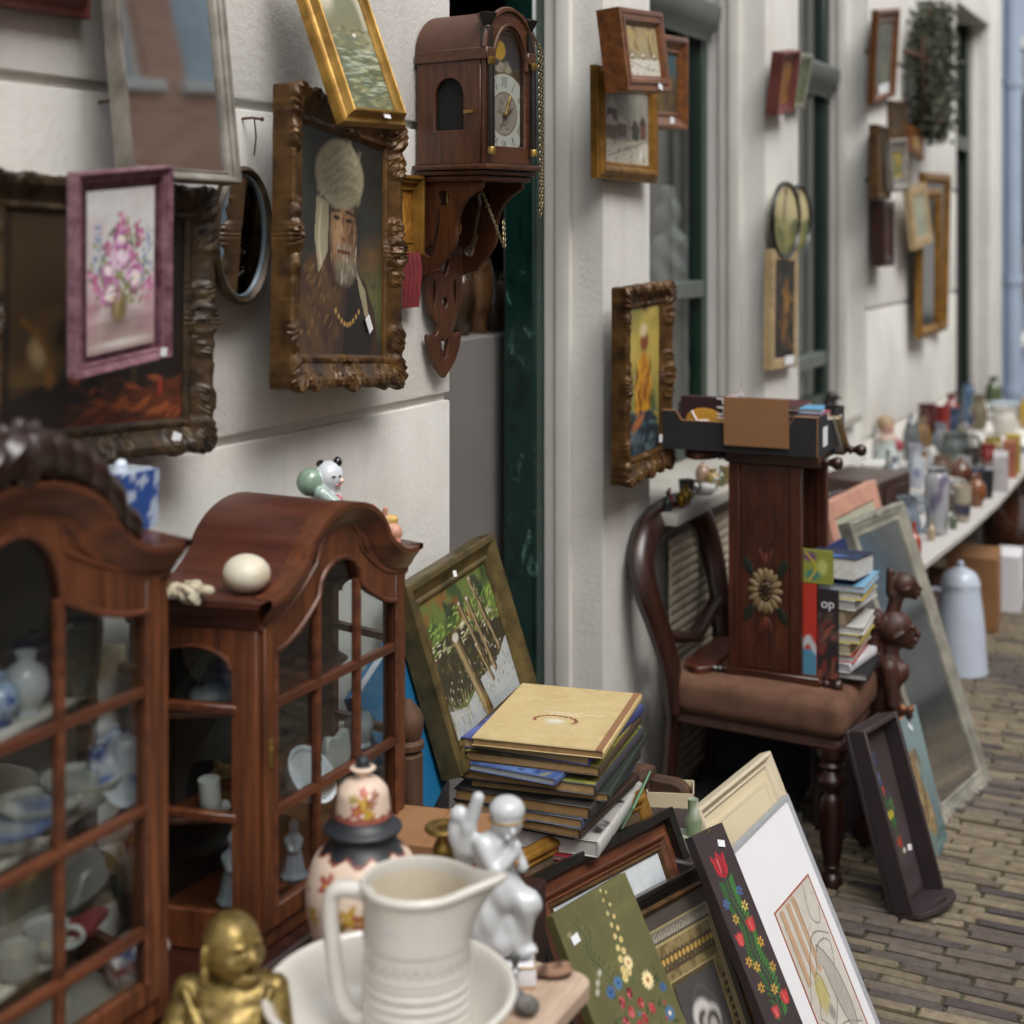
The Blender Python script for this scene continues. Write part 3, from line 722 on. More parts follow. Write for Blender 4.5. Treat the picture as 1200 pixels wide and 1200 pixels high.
def p_elder(p):           # bust of an old man in a tall wrapped cloth, dark ground
    p.fill('#20211f'); p.blotch(2, 2, 3, '#34342c', .4, .8, .9); p.blob(.86, .26, .26, .26, '#6b6a38', 0, 1, .9); p.blob(.84, .46, .24, .12, '#74502c', 20, 1, .8)
    p.strokes(160, (0, 1, .1, 1), .07, .016, ['#262722', '#31322a', '#1a1b19', '#3a3526'], 30, 60, .35)
    p.poly([(.0, 0), (0, .3), (.1, .42), (.25, .47), (.55, .45), (.78, .34), (.9, .2), (.96, 0)], '#3a251a')
    p.blotch(8, 8, 5, '#5f4526', .45, .7, .6, (0, .5, 0, .45)); p.strokes(80, (.02, .42, .05, .42), .03, .011, ['#75542c', '#54341c', '#86663a', '#614224'], 60, 40, .6)
    p.poly([(.5, 0), (.56, .36), (.76, .34), (.88, .1), (.86, 0)], '#1a1512', .9)
    p.poly([(.66, .4), (.78, .3), (.84, .16), (.78, .18), (.7, .3)], '#a59c7c', .85)
    for k in range(9): p.blob(.42+.035*k, .2-.06*math.sin(k*.4), .014, .014, '#b8934c')
    p.blob(.5, .55, .16, .2, '#9c7650', 4, .4); p.blob(.43, .58, .08, .14, '#c4a074', 0, .9); p.blob(.6, .54, .07, .16, '#6a4630', 0, .8)
    p.blob(.53, .41, .14, .11, '#8d826c', 0, .6); p.strokes(80, (.42, .66, .32, .5), .028, .009, ['#b0a793', '#7c7260', '#c5bca6', '#665c4a'], 80, 25)
    p.strokes(90, (.36, .66, .42, .68), .03, .008, ['#b08a60', '#8a6644', '#c9a67a', '#75543a', '#94704e'], 75, 40, .5)
    p.blob(.42, .62, .04, .013, '#3a281e'); p.blob(.57, .615, .04, .013, '#33231a'); p.line([(.5, .62), (.475, .535), (.52, .52)], .012, '#6a462e', .9); p.blob(.48, .57, .02, .06, '#d0ac80', 0, .9)
    p.line([(.44, .47), (.58, .466)], .012, '#6a382a'); p.line([(.36, .65), (.46, .655)], .011, '#54402c'); p.line([(.53, .655), (.64, .645)], .011, '#463424')
    p.blob(.46, .815, .27, .165, '#aba486', 0, .14); p.blob(.47, .88, .2, .11, '#b3ac8e', 0, .2); p.blob(.6, .8, .13, .15, '#857c62', 0, .9, .8)
    for k, (y0, y1) in enumerate(((.7, .76), (.73, .83), (.77, .88), (.81, .93), (.86, .96))):
        q = spl([(.2+.02*k, y0), (.36, y0+.03), (.54, y1), (.7-.03*k, y1-.02)], 6); p.line(q, .012, '#8d8468', .45); p.line([(x, y+.03) for x, y in q], .016, '#c3bc9e', .4)
    p.strokes(150, (.24, .7, .7, .95), .05, .009, ['#c3bc9e', '#98906f', '#b3ab8c', '#857d62', '#a59d80'], 35, 25, .35)
    p.poly([(.19, .7), (.17, .52), (.22, .36), (.32, .46), (.33, .68)], '#a39b7e'); p.line(spl([(.24, .66), (.22, .5), (.25, .4)]), .012, '#c9c1a2', .8)
def p_hills(p):
    p.grad('#55593c', '#b3b09a', .2, .75); p.blotch(3, 3, 2, '#b9a987', .45, .65, .8, (0, 1, .5, 1)); p.blotch(4, 2, 6, '#565a3a', .45, .6, .8, (0, 1, .3, .8))
    p.strokes(160, (0, 1, .02, .55), .05, .012, ['#626644', '#7d7d56', '#4a5038', '#94916a', '#5d6552'], 5, 15); p.strokes(60, (.2, 1, .1, .4), .06, .008, ['#8b9a8a', '#aab19a', '#3c4a36'], 0, 6)
    p.blob(.22, .75, .12, .1, '#c6bda0', 30, 1); p.blob(.62, .5, .02, .015, '#d8d3c2')
def p_gilt_fruit(p):
    p.fill('#8a5a1e'); p.blotch(5, 5, 3, '#b9823a', .4, .7); p.blob(.6, .5, .14, .3, '#5a5a22', 15, .6); p.blob(.3, .4, .14, .18, '#c98a3e', 0, .8); p.strokes(40, (.1, .9, .1, .9), .05, .01, ['#5c6126', '#a5742a', '#6b3f17'], 60, 60)
def p_winter(p):
    p.grad('#8f8670', '#a0916a', .2, .7); p.blotch(4, 5, 3, '#6f5a34', .45, .65, .8, (0, 1, .4, 1)); p.blotch(7, 7, 8, '#b59a5d', .5, .7, .7, (0, 1, .45, 1))
    for k in range(14):
        x = p.r.random(); p.line([(x, .38), (x+p.r.uniform(-.04, .04), .9)], .006, '#5d4a30', .6)
    p.rect(0, 1, 0, .32, '#c9c4b4'); p.strokes(30, (0, 1, .03, .3), .12, .012, ['#a39c8a', '#6d6657', '#dcd8ca'], 8, 12)
    for x in (.16, .5, .84): p.blob(x, .36, .06, .05, '#6a4a35'); p.blob(x, .41, .07, .03, '#ded9cb')
    p.line(spl([(.1, .28), (.4, .2), (.8, .12), (1, .12)]), .012, '#4f4a40', .8)
def p_village(p):
    p.fill('#a3a092'); p.blotch(3, 3, 2, '#8d8b80', .4, .7); p.rect(0, 1, 0, .3, '#c4bfae')
    for x, y, w, h, c in ((.1, .42, .2, .3, '#5c4238'), (.3, .36, .2, .16, '#6d5a4a'), (.02, .3, .26, .2, '#7a6350'), (.62, .34, .16, .14, '#39422e'), (.8, .36, .14, .18, '#6a4a3c')):
        p.rect(x, x+w, y, y+h, c); p.poly([(x-.03, y+h), (x+w/2, y+h+.14), (x+w+.03, y+h)], '#cac5b8' if w > .18 else '#4b382f')
    for k in range(7):
        x = p.r.uniform(.55, .95); p.line([(x, .35), (x+p.r.uniform(-.05, .05), .8)], .007, '#4c4438', .8)
    p.strokes(50, (0, 1, .02, .34), .07, .012, ['#6b5f4e', '#8d8168', '#dad6c8', '#44402f'], 15, 25); p.line([(.1, .08), (.85, .3)], .01, '#3f3a30'); p.blob(.82, .14, .05, .1, '#dcdcda', -20)
def p_dusk(p):
    p.grad('#4a3a1e', '#315560', .3, .9); p.blotch(4, 4, 5, '#6a5426', .45, .7); p.strokes(60, (0, 1, 0, .6), .06, .014, ['#3c3a1c', '#6d5c2c', '#252618'], 20, 40)
def p_yellow(p):           # loose colour study: ochre jar and blue cloth
    p.grad('#8c8240', '#b5a04c', .2, .8); p.blotch(3, 3, 2, '#7f8046', .45, .7, .8); p.blotch(4, 4, 9, '#c4b060', .5, .7, .6)
    p.poly([(0, 0), (0, .24), (.4, .34), (.8, .26), (1, .14), (1, 0)], '#27343c'); p.strokes(60, (0, .9, .02, .3), .08, .02, ['#3f525c', '#1d262c', '#57686c'], 20, 40)
    p.poly([(.22, .3), (.2, .48), (.32, .62), (.4, .68), (.56, .68), (.66, .6), (.76, .46), (.72, .28)], '#a8701a'); p.strokes(70, (.24, .72, .3, .64), .06, .018, ['#c98d22', '#8a5412', '#d9a636', '#6c4210'], 80, 25)
    p.blob(.5, .76, .1, .09, '#7a3f22', 0, .5); p.blob(.47, .84, .09, .06, '#cfc39a', 0, .6); p.blob(.3, .22, .16, .05, '#a5633a', 20, .6); p.blob(.78, .34, .08, .1, '#4a5528', 0, .7)
def p_barn(p):             # brown dusk interior, loose
    p.fill('#120e0b'); p.blotch(2, 2, 3, '#2a1d12', .4, .75); p.poly([(.04, 1), (.04, .15), (.2, .2), (.34, .62), (.3, 1)], '#3a2a18', .8); p.blotch(4, 4, 6, '#54401f', .5, .75, .7, (.02, .33, .2, 1))
    p.blob(.18, .35, .07, .1, '#8a7752', 20, .8); p.blob(.24, .24, .05, .07, '#6f4a1c', 0, .7); p.line([(.1, .5), (.18, .44), (.26, .3)], .02, '#5d3b16', .8)
    p.poly([(.3, 0), (.55, .12), (.98, .22), (1, .0)], '#5a2a16', .9); p.strokes(70, (.35, 1, .0, .22), .06, .02, ['#7a3a1c', '#4a2413', '#8d4a25', '#3a1c10'], 10, 30); p.blob(.86, .17, .02, .06, '#8b2b22', 0, .6); p.blob(.7, .26, .03, .09, '#3a3318', 0, .8)
def p_pond(p):
    p.grad('#4d5a2c', '#5b6a30', .3, .8); p.blotch(5, 4, 2, '#33421f', .45, .62, .9, (0, 1, .7, 1)); p.blotch(5, 5, 12, '#7a4a22', .5, .68, .8, (0, .75, .68, 1)); p.blotch(6, 6, 4, '#27301c', .5, .6, .9, (.3, 1, .8, 1))
    p.strokes(160, (0, 1, .62, .84), .04, .01, ['#6b8a32', '#87a04a', '#4d6a26', '#9aa65c'], 15, 25)
    p.poly([(0, .66), (.3, .7), (.6, .66), (1, .56), (1, .3), (.6, .28), (.3, .22), (0, .2)], '#2f2718', .95); p.strokes(220, (0, 1, .24, .68), .035, .012, ['#4a3a20', '#5d4a2a', '#3d4a22', '#221c14', '#6b5a35', '#2c3a1c'], 70, 60)
    p.strokes(60, (0, .9, .58, .7), .05, .008, ['#b9b79a', '#87a04a', '#d0cdb8'], 12, 14)
    p.poly([(0, .22), (.25, .16), (.5, .26), (.8, .3), (1, .42), (1, 0), (0, 0)], '#9fa4a5'); p.blotch(3, 9, 8, '#8f9796', .5, .7, .7, (0, 1, 0, .3)); p.strokes(150, (0, 1, .14, .42), .014, .008, ['#b5b6b0', '#8f928c', '#2c2a20', '#3d3b2c', '#cdcec8', '#55503c'], 0, 90)
    for x0, x1, y0, y1, w in ((.34, .5, .03, .64, .15), (.5, .6, .46, .84, .06), (.62, .74, .26, .84, .066), (.77, .87, .36, .82, .056), (.72, .8, .62, .96, .06), (.57, .67, .2, .5, .05)):
        p.line([(x1, y0), (x0, y1)], w*.5, '#5f4f34', 1, .25); p.line([(x1-w*.14, y0), (x0-w*.14, y1)], w*.22, '#94835f', .9); p.line([(x1+w*.3, y0), (x0+w*.3, y1)], w*.15, '#2a2116', .9)
        p.blob(x0, y1, w*.42, w*.26, '#b5b2a4'); p.strokes(22, (x0-.01, x1+.01, y0, y1), .03, .006, ['#8a7850', '#3a2d1c', '#b7a884'], 100, 10)
    p.strokes(60, (.02, .3, .0, .3), .06, .004, ['#8a8a5a', '#b5b08a', '#55602f'], 85, 18); p.strokes(20, (.4, .62, .0, .16), .06, .004, ['#a5a070', '#6a7038'], 80, 18); p.blob(.5, .07, .04, .1, '#6a4f16', -12, .6)
def flower(p, x, y, r, petals, centre, n=12):
    for k in range(n):
        a = 6.283*k/n; p.blob(x+r*.6*math.cos(a)/p.a, y+r*.6*math.sin(a), r*.45, r*.2, petals, math.degrees(a), .3)
    p.blob(x, y, r*.32, r*.32, centre)
def p_green(p):
    p.fill('#5c5a35'); p.blotch(2, 12, 3, '#66633c', .4, .7, .6); p.blotch(9, 2, 5, '#524f2d', .5, .7, .5)
    st = spl([(.66, .98), (.64, .85), (.62, .72), (.58, .6), (.55, .5)], 8); p.line(st, .006, '#3c4526')
    for i, (x, y) in enumerate(st[::2]):
        r = .008+.0013*i; p.blob(x+.03*(1 if i % 2 else -1), y, r, r, '#d9c98a'); p.blob(x+.03*(1 if i % 2 else -1), y, r*.4, r*.4, '#b38a3a'); p.blob(x, y-.012, .01, .004, '#4a5a30', 40)
    st = spl([(.2, .9), (.26, .8), (.22, .72), (.3, .62), (.38, .52)], 6); p.line(st, .006, '#2f4024')
    for i, (x, y) in enumerate(st):
        (p.blob(x+.05, y+.01, .02, .006, '#2f4a2a', 40, .3), p.blob(x-.05, y, .019, .006, '#3b5533', 140, .3)) if i % 2 == 0 else None
    p.blob(.1, .86, .028, .02, '#a59c76', 0, .9, .8)
    for x, y in ((.2, .56), (.26, .6), (.16, .52)): p.blob(x, y, .03, .022, '#a9ab98', 30, .6)
    p.strokes(36, (.16, .9, .1, .46), .034, .01, ['#2d4a2c', '#3f5a30', '#21371f'], 0, 90)
    for x, y, r, c, d in ((.62, .56, .042, '#e0cf9e', '#b06a2a'), (.76, .42, .055, '#e3d3a0', '#a85f26'), (.5, .1, .04, '#d8c58e', '#a56a2c'), (.3, .48, .04, '#3a5f8c', '#1f2f4f'), (.42, .5, .04, '#44729a', '#25406a'), (.86, .2, .045, '#3f6b93', '#e3d7b0'), (.62, .12, .04, '#33577f', '#dccf9f'), (.9, .34, .03, '#3a5f8c', '#203a5c')): flower(p, x, y, r, c, d)
    for x, y in ((.38, .4), (.5, .42), (.44, .33), (.58, .34), (.56, .26), (.48, .24), (.34, .3), (.68, .28), (.52, .17)):
        for k in range(7):
            a = k*.9; p.blob(x+.022*math.cos(a)/p.a*.6, y+.02*math.sin(a), .02, .013, p.r.choice(['#7c1c26', '#a8303a', '#5c1019', '#c05a5e']), math.degrees(a)+90, .3)
    for _ in range(14): p.blob(p.r.uniform(.2, .95), p.r.uniform(.0, .3), .012, .012, p.r.choice(['#c9bb80', '#a8303a', '#4a7aa0']))
def p_tulips(p):
    p.fill('#33282a'); p.blotch(3, 6, 3, '#3b2f31', .45, .7, .6)
    st = spl([(.46, .72), (.44, .6), (.54, .46), (.46, .32), (.58, .18), (.52, 0)], 6); p.line(st, .008, '#2f5a2a')
    for i, (x, y) in enumerate(st):
        p.blob(x+.15, y, .032, .011, '#356b2e', 35, .3); p.blob(x-.15, y-.01, .032, .011, '#2a5526', 145, .3)
    def tul(x, y, r, c, d):
        P_ = lambda q, k=1.: [(x+a*r*k/p.a, y+b*r*k) for a, b in q]
        p.poly(spl(P_([(0, -1.1), (.7, -.7), (.85, 0)]), 5)+P_([(1., 1.15), (.45, .55), (.05, 1.3), (-.4, .55), (-.95, 1.15)])+spl(P_([(-.85, 0), (-.7, -.7), (0, -1.1)]), 5), c)
        for o in (-.45, .1, .55): p.line(P_([(o*.4, -.8), (o, .75)]), r*.13, d, .9)
        p.line(P_([(-.2, -.6), (-.15, .6)]), r*.08, '#d98a80', .6)
    tul(.46, .8, .062, '#a3202a', '#7c1620'); tul(.2, .42, .034, '#b03030', '#c75a55'); tul(.66, .46, .038, '#a82228', '#c24a44'); tul(.8, .06, .036, '#a82228', '#c24a44'); tul(.4, .02, .032, '#9c2430', '#c75a55')
    for x, y, c in ((.2, .61, '#3c6aa5'), (.72, .64, '#3a66a0'), (.3, .52, '#c7a14a'), (.7, .56, '#d2b765'), (.2, .3, '#c79a3c'), (.74, .36, '#d1a03a'), (.36, .26, '#c7a14a'), (.8, .22, '#b8923c'), (.6, .12, '#c7a14a'), (.25, .16, '#c79a3c')): flower(p, x, y, .03, c, '#5a3a1c', 6)
def p_sketch(p):           # loose pencil drawing: jar, tray and a long sleeping shape
    p.fill('#c8c4ba'); p.blotch(3, 3, 4, '#bdb8ac', .4, .7)
    for x in (.1, .28, .44): p.rect(x, x+.09, .5, .98, '#b98e66', .8); p.line([(x, .5), (x, .98)], .005, '#7d6650')
    p.blotch(5, 5, 6, '#a88664', .5, .7, .5, (.05, .5, .45, 1))
    k = '#5d594f'
    for pts in ([(.52, .95), (.5, .62)], [(.02, .42), (.55, .7), (.95, .62)], [(.1, .3), (.55, .62), (.9, .55), (.4, .2), (.1, .3)], [(.8, .98), (.7, .8), (.85, .72), (.97, .8)], [(.02, .1), (.5, .15), (.9, .05)]): p.line(spl(pts, 6), .006, k, .9)
    p.poly(spl([(.55, .6), (.62, .62), (.8, .44), (.86, .2), (.8, .06), (.68, .08), (.58, .3)], 6, True), '#9f9b93', .75); p.line(spl([(.55, .6), (.62, .62), (.8, .44), (.86, .2), (.8, .06), (.68, .08), (.58, .3)], 6, True), .006, k)
    p.blob(.32, .4, .11, .14, '#b3a868', 0, .4, .9); p.line(spl([(.2, .34), (.28, .5), (.4, .5), (.44, .34)], 6), .006, '#7b7440'); p.blob(.38, .26, .06, .07, '#8d8a84', 20, .6)
    p.blob(.56, .55, .08, .05, '#aaa69d', 0, .5); p.strokes(40, (.05, .95, .02, .9), .05, .004, ['#8d897f', '#6f6b63', '#a49f94'], 40, 60, .6)
def up(fn, y0):            # the design fills only the part of a tall board above y0
    def f(p):
        y, a = p.y, p.a; p.y = (y-y0)/(1-y0); p.a = a/(1-y0); fn(p); p.y, p.a = y, a
    return f
def p_photo(p):            # faded monochrome print of two bowed heads under an arch
    p.fill('#3a3737'); p.grad('#262424', '#4d4a49', 0, .9)
    for k in range(3): p.line(spl([(.12+.06*k, .3), (.14+.06*k, .7), (.5, .93-.08*k), (.86-.06*k, .7), (.88-.06*k, .3)], 8), .012, '#5f5b59', .7)
    p.y = p.y-.1; p.blob(.42, .64, .12, .13, '#c9c6c1', 10, .3); p.blob(.43, .6, .085, .1, '#3a3534', 15, .4); p.blob(.45, .58, .06, .08, '#a49d98', 15, .5); p.blob(.62, .6, .1, .11, '#c0bdb8', -15, .4); p.blob(.6, .57, .085, .1, '#45403e', -15, .4); p.blob(.58, .55, .055, .075, '#aaa49f', -15, .5)
    p.poly([(.16, 0), (.22, .4), (.38, .52), (.64, .48), (.82, .32), (.9, 0)], '#7c7775'); p.strokes(60, (.22, .84, .0, .45), .07, .02, ['#b5b0ab', '#4b4746', '#8a8582'], 60, 30)
def p_mount(p):            # passe-partout with pressed border
    p.fill('#4a443d'); p.rect(.1, .9, .0, .92, '#6d675c'); p.rect(.13, .87, .0, .86, '#8a7a54'); p.blotch(30, 30, 3, '#5d4d2c', .45, .6, .7, (.13, .87, 0, .86)); p.rect(.22, .78, 0, .71, '#564a35')
    k = 24
    for i in range(k):
        x = .11+.78*i/k; p.poly([(x, .875), (x+.016, .91), (x+.032, .875)], '#9b9585'); p.blob(x+.016, .865, .008, .014, '#3c352b')
    for i in range(14): x = .14+.72*i/14; p.blob(x+.025, .79, .02, .034, '#3f3a30'); p.blob(x+.025, .79, .014, .016, '#b8964e'); p.blob(x+.025, .755, .024, .01, '#4a4030')
    for i in range(20):
        y = .66*i/20
        for x in (.165, .835): p.blob(x, y, .014, .014, '#3a3226'); p.blob(x, y+.016, .006, .006, '#a8884a')
    for x0, x1, y0, y1 in ((.1, .9, 0, .92), (.13, .87, 0, .86), (.22, .78, 0, .71)):
        p.line([(x0, y0), (x0, y1), (x1, y1), (x1, y0)], .005, '#a89a6c')
def p_lizard(p):
    p.grad('#5f7476', '#7d9496', .1, .8); p.strokes(60, (0, 1, 0, .2), .12, .012, ['#4f6a68', '#6d8a86', '#3c5553'], 0, 6)
    p.blotch(3, 3, 6, '#6b7d78', .45, .7)
    p.poly(spl([(.5, .78), (.6, .7), (.66, .5), (.78, .3), (.74, .14), (.56, .22), (.42, .4), (.4, .6)], 6, True), '#8a7452'); p.strokes(70, (.42, .74, .18, .74), .05, .014, ['#a48d64', '#6b5638', '#b7a47c', '#55432c'], 60, 40); p.blob(.34, .3, .06, .045, '#8d9438', 0, .5); p.blob(.64, .72, .05, .06, '#7a5a3a', 0, .6)
def p_oval(p):
    p.grad('#8a8650', '#c9be90', .3, .8); p.blotch(4, 4, 2, '#566034', .45, .62, .9, (0, 1, 0, .6)); p.rect(.4, .47, .45, .85, '#5a5236'); p.poly([(.36, .85), (.43, 1.), (.5, .85)], '#4a452f'); p.strokes(60, (.1, .9, .08, .5), .05, .012, ['#6b6a34', '#8f8a52', '#4a5228', '#a05a34'], 10, 40); p.blob(.74, .6, .1, .12, '#c8bb90', 0, .8)
def p_alley(p):
    p.fill('#1f1c16'); p.strokes(40, (.2, .9, .1, .95), .07, .03, ['#7a5220', '#a0742c', '#4a3416', '#2a2a20'], 90, 30); p.blob(.6, .6, .12, .2, '#9c6a24', 0, .9); p.blob(.5, .3, .1, .25, '#8a5e24', 0, .9)
def p_small(seed, base, cols):
    def f(p):
        p.fill(base); p.blotch(3, 3, seed, cols[0], .4, .65, .9); p.strokes(60, (0, 1, 0, 1), .07, .03, cols, 20, 70)
    return f
# ------------------------------------------------------------------ pictures: builder
def sticker(t, x, z, y, w=.016, h=.011, a=0):
    Mx = Matrix.Translation((x, y, z)) @ Matrix.Rotation(rad(a), 4, 'Y')
    MB().box(-w/2, w/2, -.0012, 0, -h/2, h/2, Mx).build('price_tag', M['tag'], t, smooth=False)
def picture(name, label, cat, P, w, h, fw, D, kind, mF, fn=None, res=70, zc=0., mC='canvas', tagp=None, carve=None, group=None, edge=None, wob=0., segs=1, relief=.03):
    t = thing(name, label, cat, M=P, group=group)
    rl = min(D, relief); prof = [(0, 0)]+[(a, D-rl+b) for a, b in profile(kind, fw, rl)[1:]]
    fr = relief_mb(w, h, prof, D, zc, shells(w, h, fw, *carve)) if carve else frame_mb(w, h, prof, D, zc, segs, wob)
    iy = D-prof[-2][1]+.0015
    fr.box(-w/2+fw*.5, w/2-fw*.5, D*.9, D*.97, zc-h/2+fw*.5, zc+h/2-fw*.5)
    fr.build('frame', M[mF] if isinstance(mF, str) else mF, t, ang=24)
    if edge:
        mb = MB(); edge(mb); mb.build('rope_edge', M[mF], t)
    iw, ih = w-2*fw+.004, h-2*fw+.004
    if fn == 'mirror':
        MB().add([(-iw/2, iy, zc-ih/2), (iw/2, iy, zc-ih/2), (iw/2, iy, zc+ih/2), (-iw/2, iy, zc+ih/2)], [(0, 1, 2, 3)]).build('mirror_glass', M[mC], t, smooth=False)
    elif fn: canvas('painting', iw, ih, fn, M[mC], t, iy, zc, 0, res)
    if tagp: sticker(t, *tagp)
    return t
WALLP = 'pictures hung on the house wall'
# near wall
picture('framed_picture', 'reddish brown frame cut by the top left corner of the photo', 'picture', pose(.05, 1.354, 2.14, 0, 0, -1.), .5, .4, .045, .04, 'scoop', 'redframe', p_small(3, '#2c3440', ['#4a5560', '#39424a']), 40, group=WALLP)
t = picture('wall_mirror', 'silver framed mirror hung askew reflecting a brick house front', 'mirror', pose(.1, 1.702, 1.964, -6.3, -8.1, 1.1), .217, .493, .0185, .03, 'step', 'silverframe', 'mirror', mC='mirror', group='mirrors on the house wall')
b = MB()
for sx in (-1, 1):
    for i in range(46): b.ell((sx*(.1085-.015), .014, -.215+.43*i/45), (.003, .003, .0042), n=6, m=4)
for sz in (-1, 1):
    for i in range(16): b.ell((-.085+.17*i/15, .014, sz*(.2465-.015)), (.0042, .003, .003), n=6, m=4)
b.build('beading', M['greyiron'], t)
picture('oil_painting', 'large dark brown interior painting in a blackened ornate frame behind the pink flower picture', 'painting', pose(.06, 1.609, 1.522, -6.1, -1.5, 2.4), .423, .392, .05, .04, 'cove', 'darkgilt', p_barn, 90, carve=(.009,), tagp=(.135, -.172, .002, .017, .013, 20), group=WALLP)
t = picture('flower_painting', 'small rose bouquet painting in a rubbed pink frame hung in front of a dark canvas', 'painting', pose(.16, 1.535, 1.596, -.8, 4.9, -5.1), .18, .265, .014, .02, 'step', 'pinkframe', p_roses, 130, tagp=(.07, -.122, -.001, .012, .012, 10), group=WALLP)
def ring_mb(prof, rx, rz, n=40, front=0):
    mb = MB(); vs = []
    for ins, dep in prof:
        for k in range(n):
            a = 2*math.pi*k/n; vs.append(((rx-ins)*math.cos(a), front-dep, (rz-ins)*math.sin(a)))
    fs = [(r*n+k, r*n+(k+1) % n, (r+1)*n+(k+1) % n, (r+1)*n+k) for r in range(len(prof)-1) for k in range(n)]
    return mb.add(vs, fs)
def oval(name, label, cat, P, rx, rz, fw, D, mF, fn=None, mIn=None, group=None):
    t = thing(name, label, cat, M=P, group=group)
    ring_mb(profile('ridge', fw, D), rx, rz, 44, D).build('frame', M[mF], t, ang=50)
    if mIn: ring_mb([(fw*.98, D*.3), (fw*.98, D*.55), (fw*1.1, D*.62), (fw*1.25, D*.55), (fw*1.3, D*.3)], rx, rz, 44, D).build('inner_bead', M[mIn], t)
    n = 44; a, b = rx-fw*.9, rz-fw*.9
    if fn:
        o = canvas('painting', 2*a, 2*b, fn, M['canvas'], t, D*.68, 0, 0, 60)
        me = o.data
        for v in me.vertices:                      # squeeze the square grid onto the oval
            x, z = v.co.x/a, v.co.z/b
            v.co.x, v.co.z = a*x*math.sqrt(max(0, 1-z*z/2)), b*z*math.sqrt(max(0, 1-x*x/2))
    else:
        mb = MB(); mb.add([(a*math.cos(6.2832*k/n), D*.68, b*math.sin(6.2832*k/n)) for k in range(n)], [tuple(range(n))]); mb.build('mirror_glass', M['mirror'], t, smooth=False)
    return t
oval('oval_mirror', 'small oval mirror with dark studded frame reflecting the gilt edge of the portrait', 'mirror', pose(.062, 1.925, 1.639, 0, 0, 3), .076, .111, .0135, .016, 'darkgilt', None, 'bluegreybead' if 'bluegreybead' in M else M.setdefault('bluegreybead', mat('blue_grey_bead', '#59666c', .4, .3)) and 'bluegreybead', 'mirrors on the house wall')
picture('portrait_painting', 'portrait of a bearded old man with tall pale headcloth in a carved gilt frame', 'painting', pose(.09, 2.19, 1.622, 8, -1.8, 4.9), .445, .491, .056, .04, 'cove', 'bronzegilt', p_elder, 170, carve=(.014, 20), relief=.03, tagp=(.105, -.135, .016, .018, .03, -35), group=WALLP)
picture('landscape_painting', 'tilted gold framed hill landscape overlapping the top of the portrait frame', 'painting', pose(.15, 2.103, 1.98, -7.4, -22.2, -.7), .162, .322, .024, .036, 'scoop', 'brightgold', p_hills, 110, tagp=(.018, -.153, .006, .016, .008, 5), group=WALLP)
picture('small_painting', 'little golden brown picture in a beaded gilt frame between portrait and clock', 'painting', pose(.03, 2.452, 1.676, .2, .5, .8), .186, .157, .03, .028, 'step', 'gold', p_gilt_fruit, 60, group=WALLP)
rc = MB()
for k in range(7):
    rc.tube([(-.055+.017*k, -.012, .0), (-.052+.016*k, -.017, -.04), (-.053+.016*k, -.012, -.105)], [.009, .0095, .008], 8)
solo(rc, 'pleated_cloth', 'red pleated cloth strip hanging under the little golden brown picture', 'cloth', M['cloth'], M=pose(.012, 2.472, 1.603))
# pier between door and window
W1 = 'pictures on the pier beside the door'
picture('winter_painting', 'deep box framed winter village scene hung over the gold framed snow picture', 'painting', pose(.14, 3.443, 2.09, -1.1, -5.5, -4.2), .285, .202, .04, .06, 'box', 'walnut', p_winter, 80, tagp=(.06, -.09, -.002, .024, .014, 15), group=W1)
def rope(w, h, D, m=.006):
    def f(mb):
        for sx in (-1, 1):
            for i in range(int(h/.012)): mb.ell((sx*(w/2-.004), D*.35, -h/2+h*(i+.5)/int(h/.012)), (m*.8, m, m*1.1), (.6, 0, 0), 6, 4)
        for sz in (-1, 1):
            for i in range(int(w/.012)): mb.ell((-w/2+w*(i+.5)/int(w/.012), D*.35, sz*(h/2-.004)), (m*1.1, m, m*.8), (0, 0, .6), 6, 4)
    return f
picture('snow_painting', 'snowy village street in a gold and brown frame lowest of the three beside the door', 'painting', pose(.05, 3.576, 1.914, -1.4, -.7, .5), .379, .281, .046, .032, 'ridge', 'gold', p_village, 90, edge=rope(.379, .281, .048), tagp=(.09, -.06, .03, .03, .05, 25), group=W1)
picture('dusk_painting', 'rope edged walnut frame half hidden behind the winter and snow pictures', 'painting', pose(.03, 3.911, 2.056, -1.1, 1.3, -2.7), .271, .261, .05, .028, 'cove', 'walnut', p_dusk, 50, edge=rope(.271, .261, .028, .008), tagp=(.02, -.105, .006, .03, .02, 10), group=W1)
picture('yellow_painting', 'yellow and blue colour study in a carved bronze frame low beside the chair', 'painting', pose(.1, 3.577, 1.262, .1, .7, -1.2), .324, .489, .058, .042, 'cove', 'bronzegilt', p_yellow, 90, carve=(.013,), tagp=(.1, -.165, .012, .02, .02), group=W1)
